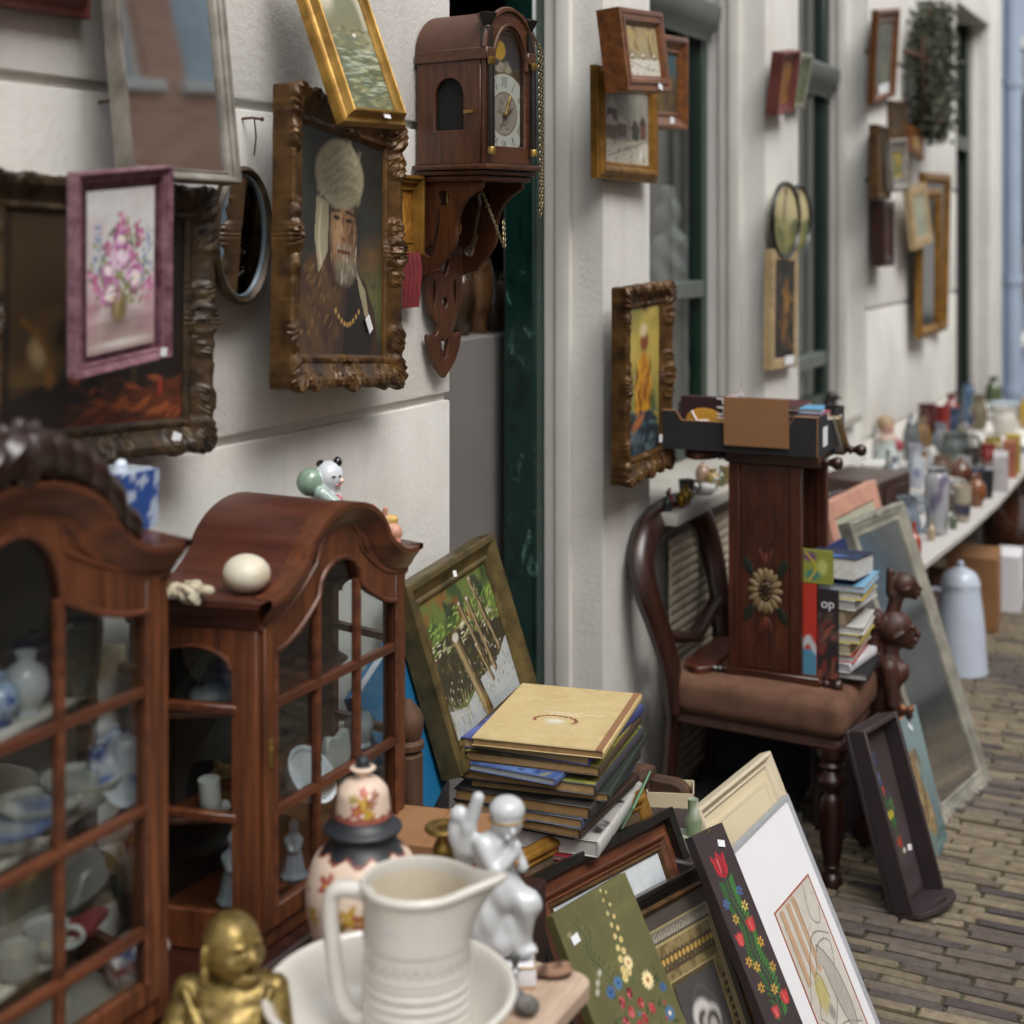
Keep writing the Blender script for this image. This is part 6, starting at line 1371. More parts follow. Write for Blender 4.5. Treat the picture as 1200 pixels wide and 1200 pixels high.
def fontmesh(txt, size, name, material, parent, Mx, extr=.0003, align='CENTER'):
    cu = bpy.data.curves.new(name, 'FONT'); cu.body = txt; cu.size = size; cu.extrude = extr; cu.align_x = align; cu.resolution_u = 3
    tmp = bpy.data.objects.new(name, cu); COL.objects.link(tmp)
    bpy.context.view_layer.update()
    me = bpy.data.meshes.new_from_object(tmp.evaluated_get(bpy.context.evaluated_depsgraph_get()))
    COL.objects.unlink(tmp); bpy.data.objects.remove(tmp); me.transform(Mx); me.materials.clear(); me.materials.append(material)
    return link(bpy.data.objects.new(name, me), parent)
# the low rustic bench under the stack
bn = thing('rustic_bench', 'rustic brown wooden bench with rounded crossbars under the stacked books', 'bench', (.25, 2.66, 0))
b = MB()
for i in range(3): b.box(-.16+.085*i, -.082+.085*i, -.30, .34, .475, .5)
b.build('seat', M['rustic'], bn, bevel=.004)
b = MB(); b.box(-.17, .09, -.335, -.3, .44, .535); b.build('end_board', M['rusticX'], bn, bevel=.006)
b = MB(); b.prism([(-.17, .395), (.12, .395)]+[(.12+.034*math.sin(a*.314), .43-.034*math.cos(a*.314)) for a in range(11)]+[(-.17, .464)], .341, .385, 'xz'); b.build('crossbar', M['rusticX'], bn, bevel=.005)
for x in (-.14, .06):
    for y in (-.28, .3): MB().box(x-.022, x+.022, y-.022, y+.022, 0, .4745).build('leg', M['rustic'], bn, bevel=.004)
BK = 'books stacked on the rustic bench'
rb = random.Random(5)
def p_paint(cols, seed): return p_small(seed, cols[0], cols[1:])
def p_red(p):
    p.fill('#a9a6a2'); p.blotch(5, 5, 3, '#2a2622', .45, .6, 1, (.35, 1, 0, 1)); p.strokes(30, (.3, 1, 0, 1), .08, .03, ['#5a3a30', '#8d8a86', '#1c1a1a'], 20, 60)
z = .5012
# bottom up: thin red and white books, then a dozen dark bound albums, the cream album on top
spec = [('thin dark red book lowest in the stack', .30, .20, .008, '#8c1f2c', '#b3aca4', .275, 2.60, 93, None),
        ('white paperback with dark photo cover above the thin red book', .31, .22, .03, '#b9b6b3', '#b5b2ad', .285, 2.615, 97, p_red),
        ('thin black magazine bound book over the white paperback', .30, .20, .009, '#2a2a2c', '#b59a72', .27, 2.61, 91, None),
        ('brown bound album with worn page edges third from the bottom', .31, .225, .017, '#3b2a20', '#8f7047', .272, 2.60, 92, None),
        ('slate blue covered album low in the stack', .32, .22, .018, '#47536a', '#997a50', .27, 2.6, 95, None),
        ('dark grey bound album with thick brown pages in the middle of the stack', .33, .23, .022, '#33302f', '#8a6b42', .275, 2.605, 96, None),
        ('green edged black album sticking out to the right of the stack', .35, .23, .016, '#2a3329', '#9a7c52', .285, 2.64, 100, None),
        ('grey album with yellow green picture cover on the right', .34, .225, .02, '#3c3a40', '#a08258', .28, 2.62, 97, p_paint(['#6a7436', '#8a8a3a', '#3b4a2c', '#a9a04a'], 4)),
        ('blue painted paperback pulled out to the left of the stack', .26, .2, .013, '#4c5f8c', '#a9aaa8', .25, 2.56, 90, p_paint(['#3c5590', '#5a78a8', '#8a8a5a', '#27407a'], 5)),
        ('brown album with yellow print under the blue edged one', .31, .225, .017, '#4a3828', '#9c7d52', .285, 2.61, 98, p_paint(['#8f8a3a', '#5d5a2a', '#b0a850'], 6)),
        ('blue covered album directly under the cream album', .32, .22, .019, '#3b4273', '#a48a60', .278, 2.62, 94, p_paint(['#3b4273', '#57609a', '#2a2f58'], 7))]
for lb, L, W, T, cv, pg, x, y, a, fn in spec:
    book('stacked_book', lb, L, W+.035, T, cv, flatM(x-.008, y+.01, z, a+180), sc(C(pg), 1.25), BK, fn=fn); z += T+.0005
def p_album(p):
    p.fill('#bfab7c'); p.blotch(3, 3, 4, '#b5a06e', .4, .7, .6); p.blotch(12, 12, 8, '#c6b386', .5, .7, .5)
    for k in range(60):
        a = 6.283*k/60
        if math.cos(a) < .45: p.blob(.6+.075*math.cos(a)+p.r.uniform(-.006, .006), .5+.165*math.sin(a), .012, .02, ('#7a2c22', '#8a4a2c', '#5c2a1c')[k % 3], p.r.uniform(0, 180))
    p.blob(.61, .5, .035*p.a, .1, '#d0cabb', 0, .5); p.blob(.65, .5, .02*p.a, .09, '#c9c6bd', 0, .7, .8)
    for x0, y0, y1 in ((.46, .36, .84), (.49, .42, .68)):
        y = y0
        while y < y1:
            d_ = p.r.uniform(.016, .04); p.line([(x0+p.r.uniform(-.008, .008), y), (x0+p.r.uniform(-.012, .012), y+d_*.7)], .0055, '#ddd6c6', .9); y += d_
al = book('cream_album', 'large cream album with a red wreath print lying on top of the stack', .335, .25, .014, '#c0aa78', flatM(.285, 2.622, z, 280, 0, .6), '#a9865a', BK, fn=p_album, res=120)
b = MB(); b.box(-.336/2, .336/2, .111, .1235, .0144, .0154); o = b.build('spine_band', M['cover'], al); vcol(o, flat('#8f6a4a'))
book('green_folder', 'thin pale green folder slipped upright beside the albums', .2, .05, .004, '#5f8a68', Matrix.Translation((.41, 2.71, .535)) @ Matrix.Rotation(rad(282), 4, 'Z') @ Matrix.Rotation(rad(62), 4, 'X'), '#8aa88c', BK)
# carton with loose goods right of the stack
b = MB(); b.box(-.05, .05, -.04, .04, 0, .003)
for x0, x1, y0, y1 in ((-.05, -.048, -.04, .04), (.048, .05, -.04, .04), (-.05, .05, -.04, -.038), (-.05, .05, .038, .04)): b.box(x0, x1, y0, y1, .003, .06)
solo(b, 'open_carton', 'small open white carton behind the black picture frame', 'carton', M['creammount'], (.37, 3.0, .40), 20)
b = MB(); b.box(-.09, .09, -.14, .14, 0, .428); solo(b, 'crate', 'dark crate standing behind the leaning picture frames', 'crate', M['darkbrown'], (.43, 2.86, .001), 0, bevel=.004)
# blue ring binder, bedpost, cartons by the wall
bd_ = thing('ring_binder', 'bright blue ring binder leaning behind the pond painting', 'binder', M=pose(.15, 2.375, .60, 8, -16, -14))
b = MB(); b.box(-.115, .115, 0, .004, 0, .29); b.box(-.115, .115, .026, .03, 0, .29); b.box(-.119, -.115, 0, .03, 0, .29); o = b.build('cover', M['cover'], bd_, bevel=.001); vcol(o, flat('#15628c'))
b = MB(); b.box(-.113, .105, .0045, .0255, .006, .284); o = b.build('pages', M['page'], bd_); vcol(o, flat('#c9cbd0'))
b = MB(); b.box(-.12, .15, -.15, .15, 0, .6); solo(b, 'added_crate', 'dark brown crate hidden beside the bench behind the binder', 'crate', M['darkbrown'], (.16, 2.37, .001), 0, bevel=.004) if False else None
bp = MB(); bp.lathe([(.027, 0), (.027, .745), (.022, .75), (.029, .757), (.029, .766), (.022, .772), (.026, .782), (.028, .795), (.0275, .808), (.022, .822), (.012, .832), (.008, .838), (.001, .84)], 20)
solo(bp, 'turned_post', 'dark turned wooden bedpost standing behind the smaller cabinet', 'post', M['rustic'], (.185, 2.215, .001), 20)
b = MB(); b.box(-.085, .085, -.075, .075, 0, .12); b.box(-.08, .085, -.0765, -.075, .02, .12); b.box(-.0005, .0005, -.076, .076, .12, .1215)
solo(b, 'cardboard_box', 'brown cardboard box behind the ginger jar', 'box', M['card'], (.33, 2.06, .582), 12, bevel=.0015)
b = MB(); b.box(-.1, .1, -.12, .12, 0, .58); solo(b, 'wooden_crate', 'dark wooden crate carrying the brown cardboard box', 'crate', M['darkwood'], (.36, 2.09, .001), 6, bevel=.003)
# ------------------------------------------------------------------ pictures leaning on the bench and crates
LN = 'pictures leaning in front of the books'
picture('pond_painting', 'painting of white posts in a pond, olive gilt frame leaning on the wall', 'painting', pose(.172, 2.615, .655, 4.5, -17, -2.7), .425, .36, .05, .045, 'cove', 'olive', p_pond, 190, zc=.18, tagp=(-.02, .332, -.002, .014, .012, 12), group='pictures leaning against the wall')
t = picture('gilt_picture', 'plain narrow gold frame standing rearmost of the leaning frames', 'frame', pose(.6, 2.47, .001, -12.6, -25, 0), .5, .598, .035, .022, 'ridge', 'gold', p_small(3, '#4a3f2c', ['#5a4a34', '#3a3226']), 30, zc=.299, group=LN)
def p_cloud(p): p.fill('#b8bfc2'); p.blotch(4, 4, 3, '#c9cdce', .4, .7); p.blotch(5, 5, 8, '#a3acb0', .5, .75, .6)
t = picture('mahogany_frame', 'black and mahogany frame with pale marbled sheet behind the green panel', 'frame', pose(.64, 2.48, .001, -14.7, -24.7), .447, .569, .017, .026, 'flat', 'blackframe', None, zc=.2845, group=LN)
frame_mb((.447-.032), (.569-.032), profile('scoop', .041, .022), .028, .2845).build('inner_frame', M['mahogX'], t, ang=24)
frame_mb((.447-.112), (.569-.112), profile('ridge', .01, .012), .024, .2845).build('gilt_slip', M['bronzegilt'], t, ang=24)
canvas('sheet', .33, .45, p_cloud, M['mattcanvas'], t, .019, .2845, 0, 60)
t = picture('photo_frame', 'ornate black and gold frame holding an old monochrome print of two bowed heads', 'frame', pose(.715, 2.535, .001, -16, -24), .3, .49, .034, .026, 'step', 'blackframe', p_mount, 190, zc=.245, mC='satin', group=LN)
relief_mb(.3-.05, .49-.05, profile('ridge', .012, .012), .016, .245, [], 4, .002).build('gilt_edge', M['bronzegilt'], t)
canvas('print', .12, .26, p_photo, M['satin'], t, .0125, .222, 0, 110)
b = MB(); b.box(-.1, .1, 0, .018, 0, .672)
t = thing('flower_board', 'olive green board painted with a garland of bright flowers leaning foremost by the table', 'painted panel', M=pose(.86, 2.125, .001, -12, -29.5), group=LN)
o = MB(); o.box(-.0995, .0995, .001, .018, 0, .672); o.build('board', M['olivewood'] if 'olivewood' in M else M.setdefault('olivewood', mat('olive_board', '#5c5a35', .6, var=.08)), t, bevel=.001)
canvas('painting', .199, .672, up(p_green, .6), M['mattcanvas'], t, 0, .336, 0, 320); sticker(t, -.072, .625, -.001, .018, .013, -5)
t = thing('tulip_board', 'narrow dark brown board painted with red tulips overlapping the white drawing', 'painted panel', M=pose(.86, 2.565, .001, -17.5, -29.7), group=LN)
MB().box(-.046, .046, .001, .022, 0, .607).build('board', M['darkbrown'], t, bevel=.001)
canvas('painting', .092, .607, up(p_tulips, .46), M['mattcanvas'], t, 0, .3035, 0, 360); sticker(t, .02, .575, -.001, .018, .012, 20)
b = MB(); b.tube([(-.004, -.001, .6), (0, -.004, .606), (.004, -.001, .6)], .0015, 5); b.build('hanger', M['brass'], t)
t = picture('line_drawing', 'white mounted pencil drawing in a thin pale metal frame', 'drawing', pose(.805, 2.896, .001, -2.8, -24.3), .333, .503, .008, .014, 'flat', 'steel', None, zc=.2515, group=LN)
MB().box(-.16, .16, .006, .009, .006, .497).build('mount', M['paper'], t, smooth=False)
canvas('sketch', .2, .3, p_sketch, M['mattcanvas'], t, .0052, .2, .02, 220)
frame_mb(.205, .305, [(0, 0), (0, .001), (.0035, .001), (.0035, 0)], .0055, .2).build('mount_line', mat('terracotta_line', '#9c5a44', .8), t)
for v in t.children:
    if v.name.startswith('mount_line'): v.location.x = .02
t = picture('cream_picture', 'empty cream painted frame with cream mount standing behind the white drawing', 'frame', pose(.75, 2.957, .001, -4.4, -23.7), .381, .558, .026, .028, 'cove', 'creamframe', None, zc=.279, group=LN)
MB().box(-.17, .17, .018, .021, .02, .54).build('mount', M['creammount'], t, smooth=False)
frame_mb(.3, .47, [(0, 0), (0, .003), (.004, .004), (.012, .001), (.012, 0)], .0185, .279).build('mount_bevel', M['creammount'], t)
b = MB(); b.box(-.045, .045, -.02, .02, 0, .03); b.lathe([(.016, .03), (.018, .06), (.01, .08), (.011, .1)], 10); o = b.build('green_bottle', M['glaze'], None); vcol(o, bw(60, 3, '#7a8a6a', '#c3c9b8', .55)); o.location = (.5, 2.78, .43); tag(o, 'little green glass bottle wedged behind the cream frame', 'bottle')
b = MB(); b.box(-.12, .12, -.2, .2, 0, .26); solo(b, 'added_crate', 'dark crate added behind the cream frame to shade the gap near the chair', 'crate', M['blackcard'], (.44, 3.2, .001), 0, bevel=.004)  # black crate added as an occluder to keep this gap dark
# ------------------------------------------------------------------ chair
cr = thing('balloon_back_chair', 'mahogany balloon back chair with worn brown velvet seat', 'chair', (.33, 3.9, 0))
def tz(pts): return pts
V, F, c_ = sculpt([('b', ((.0, 0, .432), (.252, .235, .052), .034, None), '#6c4a3e'), ('e', ((.01, 0, .462), (.2, .19, .03)), '#6c4a3e', .03)], 60)
V[:, 1] *= (1+.09*V[:, 0]/.23)
me = bpy.data.meshes.new('seat'); me.from_pydata(V.tolist(), [], F.tolist()); me.shade_smooth(); me.materials.append(M['velvet']); o = link(bpy.data.objects.new('seat', me), cr)
b = MB(); b.prism([(-.215, -.195), (.232, -.233), (.232, .233), (-.215, .195)], .352, .381, 'xy'); b.build('seat_rail', M['velvet2'] if 'velvet2' in M else M.setdefault('velvet2', mat('velvet_braid', '#553a32', .9, var=.2, scale=30)), cr, bevel=.006)
lg = spl([(.02, 0), (.024, .006), (.022, .03), (.014, .045), (.019, .06), (.017, .07), (.024, .12), (.028, .2), (.026, .245), (.018, .262), (.03, .285), (.032, .3), (.02, .322), (.03, .335), (.024, .346), (.032, .36), (.034, .3835)], 4)
for y in (-.2, .2): MB().lathe([(r_*1.18, z_*.925) for r_, z_ in lg], 22, (.205, y, 0)).build('leg', M['chairwood'], cr)
for y in (-.18, .18): MB().tube([(-.26, y*1.02, 0), (-.235, y, .2), (-.22, y, .384)], [.015, .019, .022], 8).build('leg', M['chairwood'], cr)
half = [(-.212, .2, .38), (-.222, .21, .50), (-.242, .24, .61), (-.266, .262, .70), (-.287, .248, .785), (-.297, .17, .845), (-.30, 0, .865)]
full = spl(half+[(x, -y, z) for x, y, z in half[::-1][1:]], 7)
b = MB(); b.tube(full, [.025+.009*math.sin(math.pi*i/(len(full)-1)) for i in range(len(full))], 12, flat=1.3); b.build('backrest', M['chairwood'], cr)
inn = spl([(-.243, .205, .61), (-.264, .225, .70), (-.281, .205, .77), (-.288, .13, .82), (-.29, 0, .832), (-.288, -.13, .82), (-.281, -.205, .77), (-.264, -.225, .70), (-.243, -.205, .61)], 6)
b = MB(); b.tube(inn, .009, 8); b.tube(spl([(-.236, .23, .585), (-.234, .12, .555), (-.23, .04, .535), (-.229, 0, .53), (-.23, -.04, .535), (-.234, -.12, .555), (-.236, -.23, .585)], 5), [.017]*31, 8, flat=1.5); b.build('back_splat', M['chairwood'], cr)
# ------------------------------------------------------------------ painted book rack on the chair
rk = thing('book_rack', 'carved wooden book rack with a painted flower rosette standing on the chair', 'book rack', (.35, 3.74, .478))
def panel(y, deco):
    b = MB(); b.box(-.098, -.068, y, y+.022, .03, .562); b.box(.066, .096, y, y+.022, .03, .562); b.box(-.0678, .0658, y+.006, y+.02, .03, .562)
    o = b.build('end_panel', M['rackwood'], rk, bevel=.002)
    if deco:
        d_ = MB(); cx, cz = .0, .235
        for i in range(16):
            a = 6.283*i/16; d_.ell((cx+.031*math.cos(a), y+.005, cz+.044*math.sin(a)), (.017, .0035, .0085), (0, -math.atan2(.044*math.sin(a), .031*math.cos(a)), 0), 8, 6, None, C('#857252') if i % 2 else C('#74613f'))
        d_.ell((cx, y+.004, cz), (.02, .004, .026), None, 14, 8, None, C('#2a1810'))
        for k in range(9):
            a = 6.283*k/9; d_.ell((cx+.014*math.cos(a), y+.0012, cz+.019*math.sin(a)), .0028, None, 6, 4, None, C('#7a6038'))
        for sx in (-1, 1):
            for sz in (-1, 1):
                d_.ell((cx+sx*.045, y+.0055, cz+sz*.06), (.012, .0012, .026), (0, sx*sz*.5, 0), 8, 6, None, C('#1c2418'))
                d_.ell((cx+sx*.012, y+.0055, cz+sz*.09), (.006, .0012, .022), (0, sx*sz*.3, 0), 8, 6, None, C('#52251a'))
                d_.tube([(cx+sx*.01, y+.006, cz+sz*.11), (cx+sx*.034, y+.006, cz+sz*.16), (cx+sx*.02, y+.006, cz+sz*.215), (cx+sx*.004, y+.006, cz+sz*.2)], .0012, 4, False, None, C('#20100a'))
            d_.ell((cx, y+.0055, cz+sx*.082), (.007, .0013, .016), None, 8, 6, None, C('#64301c'))
        d_.build('rosette', M['satin'], o)
panel(0, True); panel(.25, False)
for z0, nm in ((0, 'base_rail'), (.563, 'top_rail')):
    for y in (-.006, .244):
        b = MB(); b.box(-.105, .145, y, y+.034, z0, z0+.029)
        b.build(nm, M['rackX'], rk, bevel=.003)
        k = MB(); T_ = Matrix.Translation((.145, y+.017, z0+.0145)) @ Matrix.Rotation(rad(90), 4, 'Y'); k.lathe(spl([(.009, 0), (.009, .008), (.013, .013), (.008, .02), (.012, .03), (.0165, .04), (.013, .052), (.004, .056), (.001, .056)], 3), 16, (0, 0, 0), T_); k.build('knob', M['chairwood'], rk)
        k = MB(); T_ = Matrix.Translation((-.105, y+.017, z0+.0145)) @ Matrix.Rotation(rad(-90), 4, 'Y'); k.lathe([(.009, 0), (.013, .006), (.008, .012), (.013, .02), (.008, .026), (.012, .034)], 14, (0, 0, 0), T_); k.build('collar', M['blackframe'], rk)
    b = MB(); b.box(-.1, .125, .03, .242, z0+.004, z0+.02); b.build('shelf', M['rackX'], rk, bevel=.002)
    pts = spl([(-.14, .0), (-.17, -.03), (-.2, -.02), (-.225, .02), (-.215, .08), (-.235, .13), (-.215, .18), (-.225, .24), (-.2, .28), (-.17, .29), (-.14, .26)], 4)
    b = MB(); b.prism(pts, z0+.003, z0+.024, 'xy'); b.build('scalloped_end', M['rackwood'], rk, bevel=.003)
b = MB(); b.prism([(.097, .03), (.16, .03), (.14, .07), (.11, .14), (.097, .16)], .226, .24, 'xz'); b.build('side_cheek', M['rackX'], rk, bevel=.002)
RB = 'books squeezed into the rack'
def p_navy(p): p.fill('#16233f'); p.blob(.15, .6, .5, .4, '#2f5fa8', 30, .9); p.blotch(3, 3, 3, '#4a7ab8', .5, .75, .5, (0, .5, 0, 1))
zz = .478+.022
for lb, L, W, T, cv, pg, x, a in (('black covered book lowest of the flat pile in the rack', .2, .13, .016, '#1a1a1c', '#b9b9b4', .53, 4), ('white paperback second from the bottom of the pile in the rack', .2, .12, .024, '#c3c4c6', '#b9b9b9', .51, -6), ('red and white paperback above it in the rack', .2, .12, .02, '#a3302c', '#c0bcb6', .505, 3), ('cream paperback pile middle book in the rack', .2, .13, .03, '#a89c80', '#b0a68c', .5, -3), ('yellow paperback low in the rack pile', .2, .13, .022, '#b5a02c', '#bdbab0', .515, 2), ('white book over the lower yellow one in the rack', .2, .13, .02, '#bcbbb4', '#c0beb8', .52, 5), ('brown paperback in the rack pile', .2, .12, .04, '#5a4434', '#a8977a', .49, 0), ('grey white paperback below the bright yellow one', .2, .13, .026, '#a9aaa4', '#b9b9b4', .515, -4), ('bright yellow paperback under the pale blue one', .2, .13, .02, '#c7b023', '#c3c1b8', .52, 3), ('pale blue paperback under the thick navy book', .2, .125, .016, '#6d9ab8', '#c0c1c0', .53, 2)):
    book('rack_book', lb, L, W, T, cv, flatM(x, 3.888, zz, 90+a+(180 if cv in ('#1a1a1c', '#c3c4c6') else 0)), pg, RB); zz += T+.0006
nb = book('rack_book', 'thick navy blue book lying on top of the pile in the rack', .21, .15, .055, '#18223a', flatM(.5, 3.885, zz+.003, 90, 0, 6), '#c9c9c4', RB, fn=p_navy)
def p_yg(p): p.fill('#8a8f3a'); p.blob(.3, .8, .3, .2, '#6a3f6a', 0, .6); p.blob(.7, .5, .2, .3, '#b5b86a', 0, .5); p.blob(.4, .25, .3, .2, '#3f7a6a', 0, .5); p.line(spl([(.2, .9), (.5, .5), (.3, .1)], 6), .04, '#c0a83a')
def p_redc(p): p.fill('#b32d1c'); p.rect(0, 1, 0, .3, '#4a86a0'); p.line([(0, .3), (.5, .42), (1, .28)], .04, '#bcc3c4')
def p_dk(p): p.fill('#221a1a'); p.strokes(30, (0, 1, 0, .75), .1, .04, ['#6a2320', '#3a2420', '#8a4a38', '#57433a'], 60, 50)
def upright(label, w, h, T, cv, fn, x, y, z0, yaw=-90, txt=None):
    t = thing('rack_book', label, 'book', M=Matrix.Translation((x, y, z0)) @ Matrix.Rotation(rad(yaw+90), 4, 'Z'), group=RB); c = C(cv)
    b = MB(); b.box(-w/2, w/2, .0006, .003, 0, h); b.box(-w/2, w/2, T-.003, T, 0, h); b.box(-w/2, -w/2+.003, .003, T-.003, 0, h); o = b.build('cover', M['cover'], t); vcol(o, lambda co: np.tile(np.array(c), (len(co), 1)))
    b = MB(); b.box(-w/2+.003, w/2-.002, .0032, T-.0032, .003, h-.003); o = b.build('pages', M['page'], t); vcol(o, flat('#bfbcb2'))
    canvas('cover_print', w, h, fn, M['mattcanvas'], t, 0, h/2, 0, 60)
    if txt: fontmesh(txt, .034, 'title', M['paper'], t, Matrix.Translation((.0, -.0006, h-.045)) @ Matrix.Rotation(rad(90), 4, 'X'))
upright('upright green and purple paperback behind the red one in the rack', .085, .085, .012, '#8a8f3a', p_yg, .478, 3.764, .742)
upright('upright bright red paperback beside the rosette panel', .042, .24, .012, '#b32d1c', p_redc, .458, 3.764, .50)
upright('upright dark paperback with a red figure cover in the rack', .052, .225, .012, '#2a2020', p_dk, .508, 3.766, .502, -90, 'op')
# ------------------------------------------------------------------ black tray of books on the rack
ty = thing('cardboard_tray', 'black cardboard fruit tray full of books on top of the rack', 'tray', (.275, 3.855, 1.0715), 2)
b = MB(); w, d_, h = .218, .152, .1; q = .004
b.box(-w, w, -d_, d_, 0, q)
front = [(-w, q), (w, q), (w, h), (w-.06, h), (w-.075, h-.024), (-w+.075, h-.024), (-w+.06, h), (-w, h)]
b.prism(front, -d_, -d_+q, 'xz'); b.prism(front, d_-q, d_, 'xz')
for sx in (-1, 1): b.prism([(-d_+q, q), (d_-q, q), (d_-q, h), (.05, h), (.045, h-.022), (-.045, h-.022), (-.05, h), (-d_+q, h)], sx*w-(q if sx > 0 else 0), sx*w+(q if sx < 0 else 0), 'yz')
b.build('tray_body', M['blackcard'], ty, smooth=False)
b = MB()
for p0, p1 in zip(front[2:-1], front[3:]): b.tube([(p0[0], -d_+.002, p0[1]), (p1[0], -d_+.002, p1[1])], .0024, 5)
b.tube([(w-.002, -d_+.001, 0), (w-.002, -d_+.001, h)], .0022, 5); b.build('card_edge', M['card'], ty)
b = MB(); b.box(w, w+.0008, -.1, -.05, .02, .07); b.build('label', M['tag'], ty, smooth=False); MB().box(w, w+.0008, .08, .12, .01, .08).build('label', M['tag'], ty, smooth=False)
TB = 'things in the black tray'
def inT(x, y, z, rz=0, tx=0, ty_=0): return Matrix.Translation((.275, 3.855, 1.0715)) @ Matrix.Rotation(rad(2), 4, 'Z') @ flatM(x, y, z, rz, tx, ty_)
b = MB(); b.box(-.085, .085, -.002, .002, 0, .125); solo(b, 'cardboard_flap', 'plain brown cardboard sheet standing at the front of the tray', 'cardboard', M['card'], M=inT(.06, -.1585, .02, 0, 3), group=TB)
pk_ = thing('snack_carton', 'dark maroon carton with yellow sign and white letters in the tray', 'carton', M=inT(-.085, -.135, .03), group=TB)
b = MB(); b.box(-.065, .065, 0, .03, 0, .108); b.build('carton_body', mat('maroon_card', '#2b0f13', .6), pk_, bevel=.001)
b = MB(); b.ell((.0, -.0006, .05), (.05, .0012, .03), n=24, m=8); b.build('emblem', mat('carton_yellow', '#b5852a', .6), pk_)
fontmesh('Prin', .045, 'lettering', M['paper'], pk_, Matrix.Translation((.034, -.0014, .075)) @ Matrix.Rotation(rad(90), 4, 'X') @ Matrix.Rotation(rad(-90), 4, 'Z'))
b = MB(); b.tube([(-.035, -.0018, .07), (-.02, -.0018, .045), (.01, -.0018, .048), (.014, -.0018, .04)], .003, 5); b.build('emblem_line', M['paper'], pk_)
for i, (lb, L, W, T, cv, P, pg) in enumerate((
    ('thin maroon book lying behind the cardboard sheet in the tray', .26, .17, .012, '#4a1a20', inT(.02, .0, .106, 0), '#b5aa98'),
    ('red bound book under the maroon one in the tray', .27, .18, .03, '#6a2026', inT(.0, .02, .074, 3), '#b5aa98'),
    ('light blue and red paperback at the right of the tray', .14, .1, .012, '#5a93b8', inT(.13, -.02, .1, 8), '#c5c5c0'),
    ('rose covered paperback under the light blue one in the tray', .14, .11, .016, '#a0455a', inT(.135, -.01, .083, 0), '#c5c0b8'),
    ('white paperback low at the right of the tray', .15, .12, .06, '#b5b5b0', inT(.13, -.02, .01, 0), '#c5c0b8'),
    ('cream paperback at the left back of the tray', .16, .12, .07, '#a89878', inT(-.11, .05, .006, 0), '#b5aa90'),
    ('dark red tin shaped box at the right front of the tray', .05, .03, .09, '#2b0f13', inT(.165, -.13, .006, 0), '#2b0f13'))):
    book('tray_book', lb, L, W, T, cv, P, pg, TB)
for i, (x, y, a, cv, lb) in enumerate(((.16, .02, 20, '#3f5a8c', 'slim blue book leaning at the right end of the tray'), (.175, .05, 25, '#c3c0b8', 'slim white book leaning next to the slim blue one'), (.185, .085, 30, '#b59a6a', 'slim tan book leaning farthest right in the tray'))):
    book('tray_book', lb, .15, .1, .009, cv, inT(x, y, .03, 90, 0, 0) @ Matrix.Rotation(rad(50-a*.3), 4, 'Y') @ Matrix.Translation((0, 0, 0)), '#c0b9a8', TB)
b = MB(); b.tube([(-.05, 0, 0), (.05, 0, .0)], .013, 14); o = b.build('paper_roll', M['satin'], None); vcol(o, bw(40, 3, '#c3bfc0', '#a08a8a', .6)); o.matrix_world = inT(-.045, -.08, .12, 10, 0, -28); tag(o, 'white paper roll sticking out at the left of the tray', 'paper roll', TB)
# ------------------------------------------------------------------ leaning things right of the chair
tr = thing('painted_trough', 'long dark brown wooden trough painted with tulips leaning on the chair', 'trough', M=pose(.735, 3.685, .001, -12, -16))
b = MB(); b.box(-.095, .095, .0, .012, .012, .44); b.build('back_board', M['darkbrown'], tr, bevel=.002)
for sx in (-1, 1): MB().prism([(-.0, .012), (-.05, .012), (-.045, .44), (0, .44)], sx*.095-(.012 if sx > 0 else 0), sx*.095+(.012 if sx < 0 else 0), 'yz').build('side_board', M['darkbrown'], tr, bevel=.002)
b = MB(); b.box(-.083, .083, -.045, 0, .428, .44); b.build('top_board', M['darkbrown'], tr, bevel=.002)
out = [(-.095, .012)]+[(-.095*math.cos(math.pi*i/16), -.05-.055*math.sin(math.pi*i/16)) for i in range(17)]+[(.095, .012)]
b = MB(); fret(b, [out, spl([(-.03, -.08), (0, -.09), (.03, -.08), (0, -.07)], 4, True)], .012, lambda p, a: (p[0], p[1], a)); b.build('end_board', M['darkbrown'], tr, bevel=.002)
def p_trough(p):
    p.fill('#3a2e30'); p.blotch(4, 4, 3, '#43373a', .45, .7)
    p.strokes(30, (.2, .5, .55, .85), .03, .02, ['#3f5f9a', '#6a8ab5', '#2f4a80'], 60, 40); p.strokes(16, (.4, .7, .4, .55), .03, .02, ['#3f7a3a', '#2f5f2c'], 60, 60); p.blob(.55, .47, .05, .03, '#c7b03a'); p.blob(.62, .3, .035, .04, '#a8282c'); p.blob(.5, .62, .03, .03, '#b33a34'); p.line(spl([(.35, .85), (.5, .6), (.6, .35), (.55, .2)], 5), .008, '#2f5a2a'); p.blob(.7, .24, .02, .02, '#c9c2b0')
canvas('painting', .166, .4, p_trough, M['mattcanvas'], tr, -.001, .225, 0, 110); sticker(tr, .06, .12, -.002, .02, .014, 15)
t = thing('lizard_painting', 'teal painting of a brown lizard on a bare board before the carved figure', 'painting', M=pose(.74, 3.965, .001, -3.3, -14))
MB().box(-.14, .14, .001, .02, 0, .37).build('board', M['card'], t, bevel=.001)
canvas('painting', .28, .37, p_lizard, M['canvas'], t, 0, .185, 0, 130); sticker(t, .05, .335, -.001, .03, .014, 40)
t = picture('leaning_mirror', 'large silver grey framed mirror leaning against the stall beside the carved figure', 'mirror', pose(.75, 4.41, .001, -9, -18.8), .416, .856, .05, .04, 'step', 'greyframe', 'mirror', zc=.428, mC='oldmirror', segs=14, wob=.005)
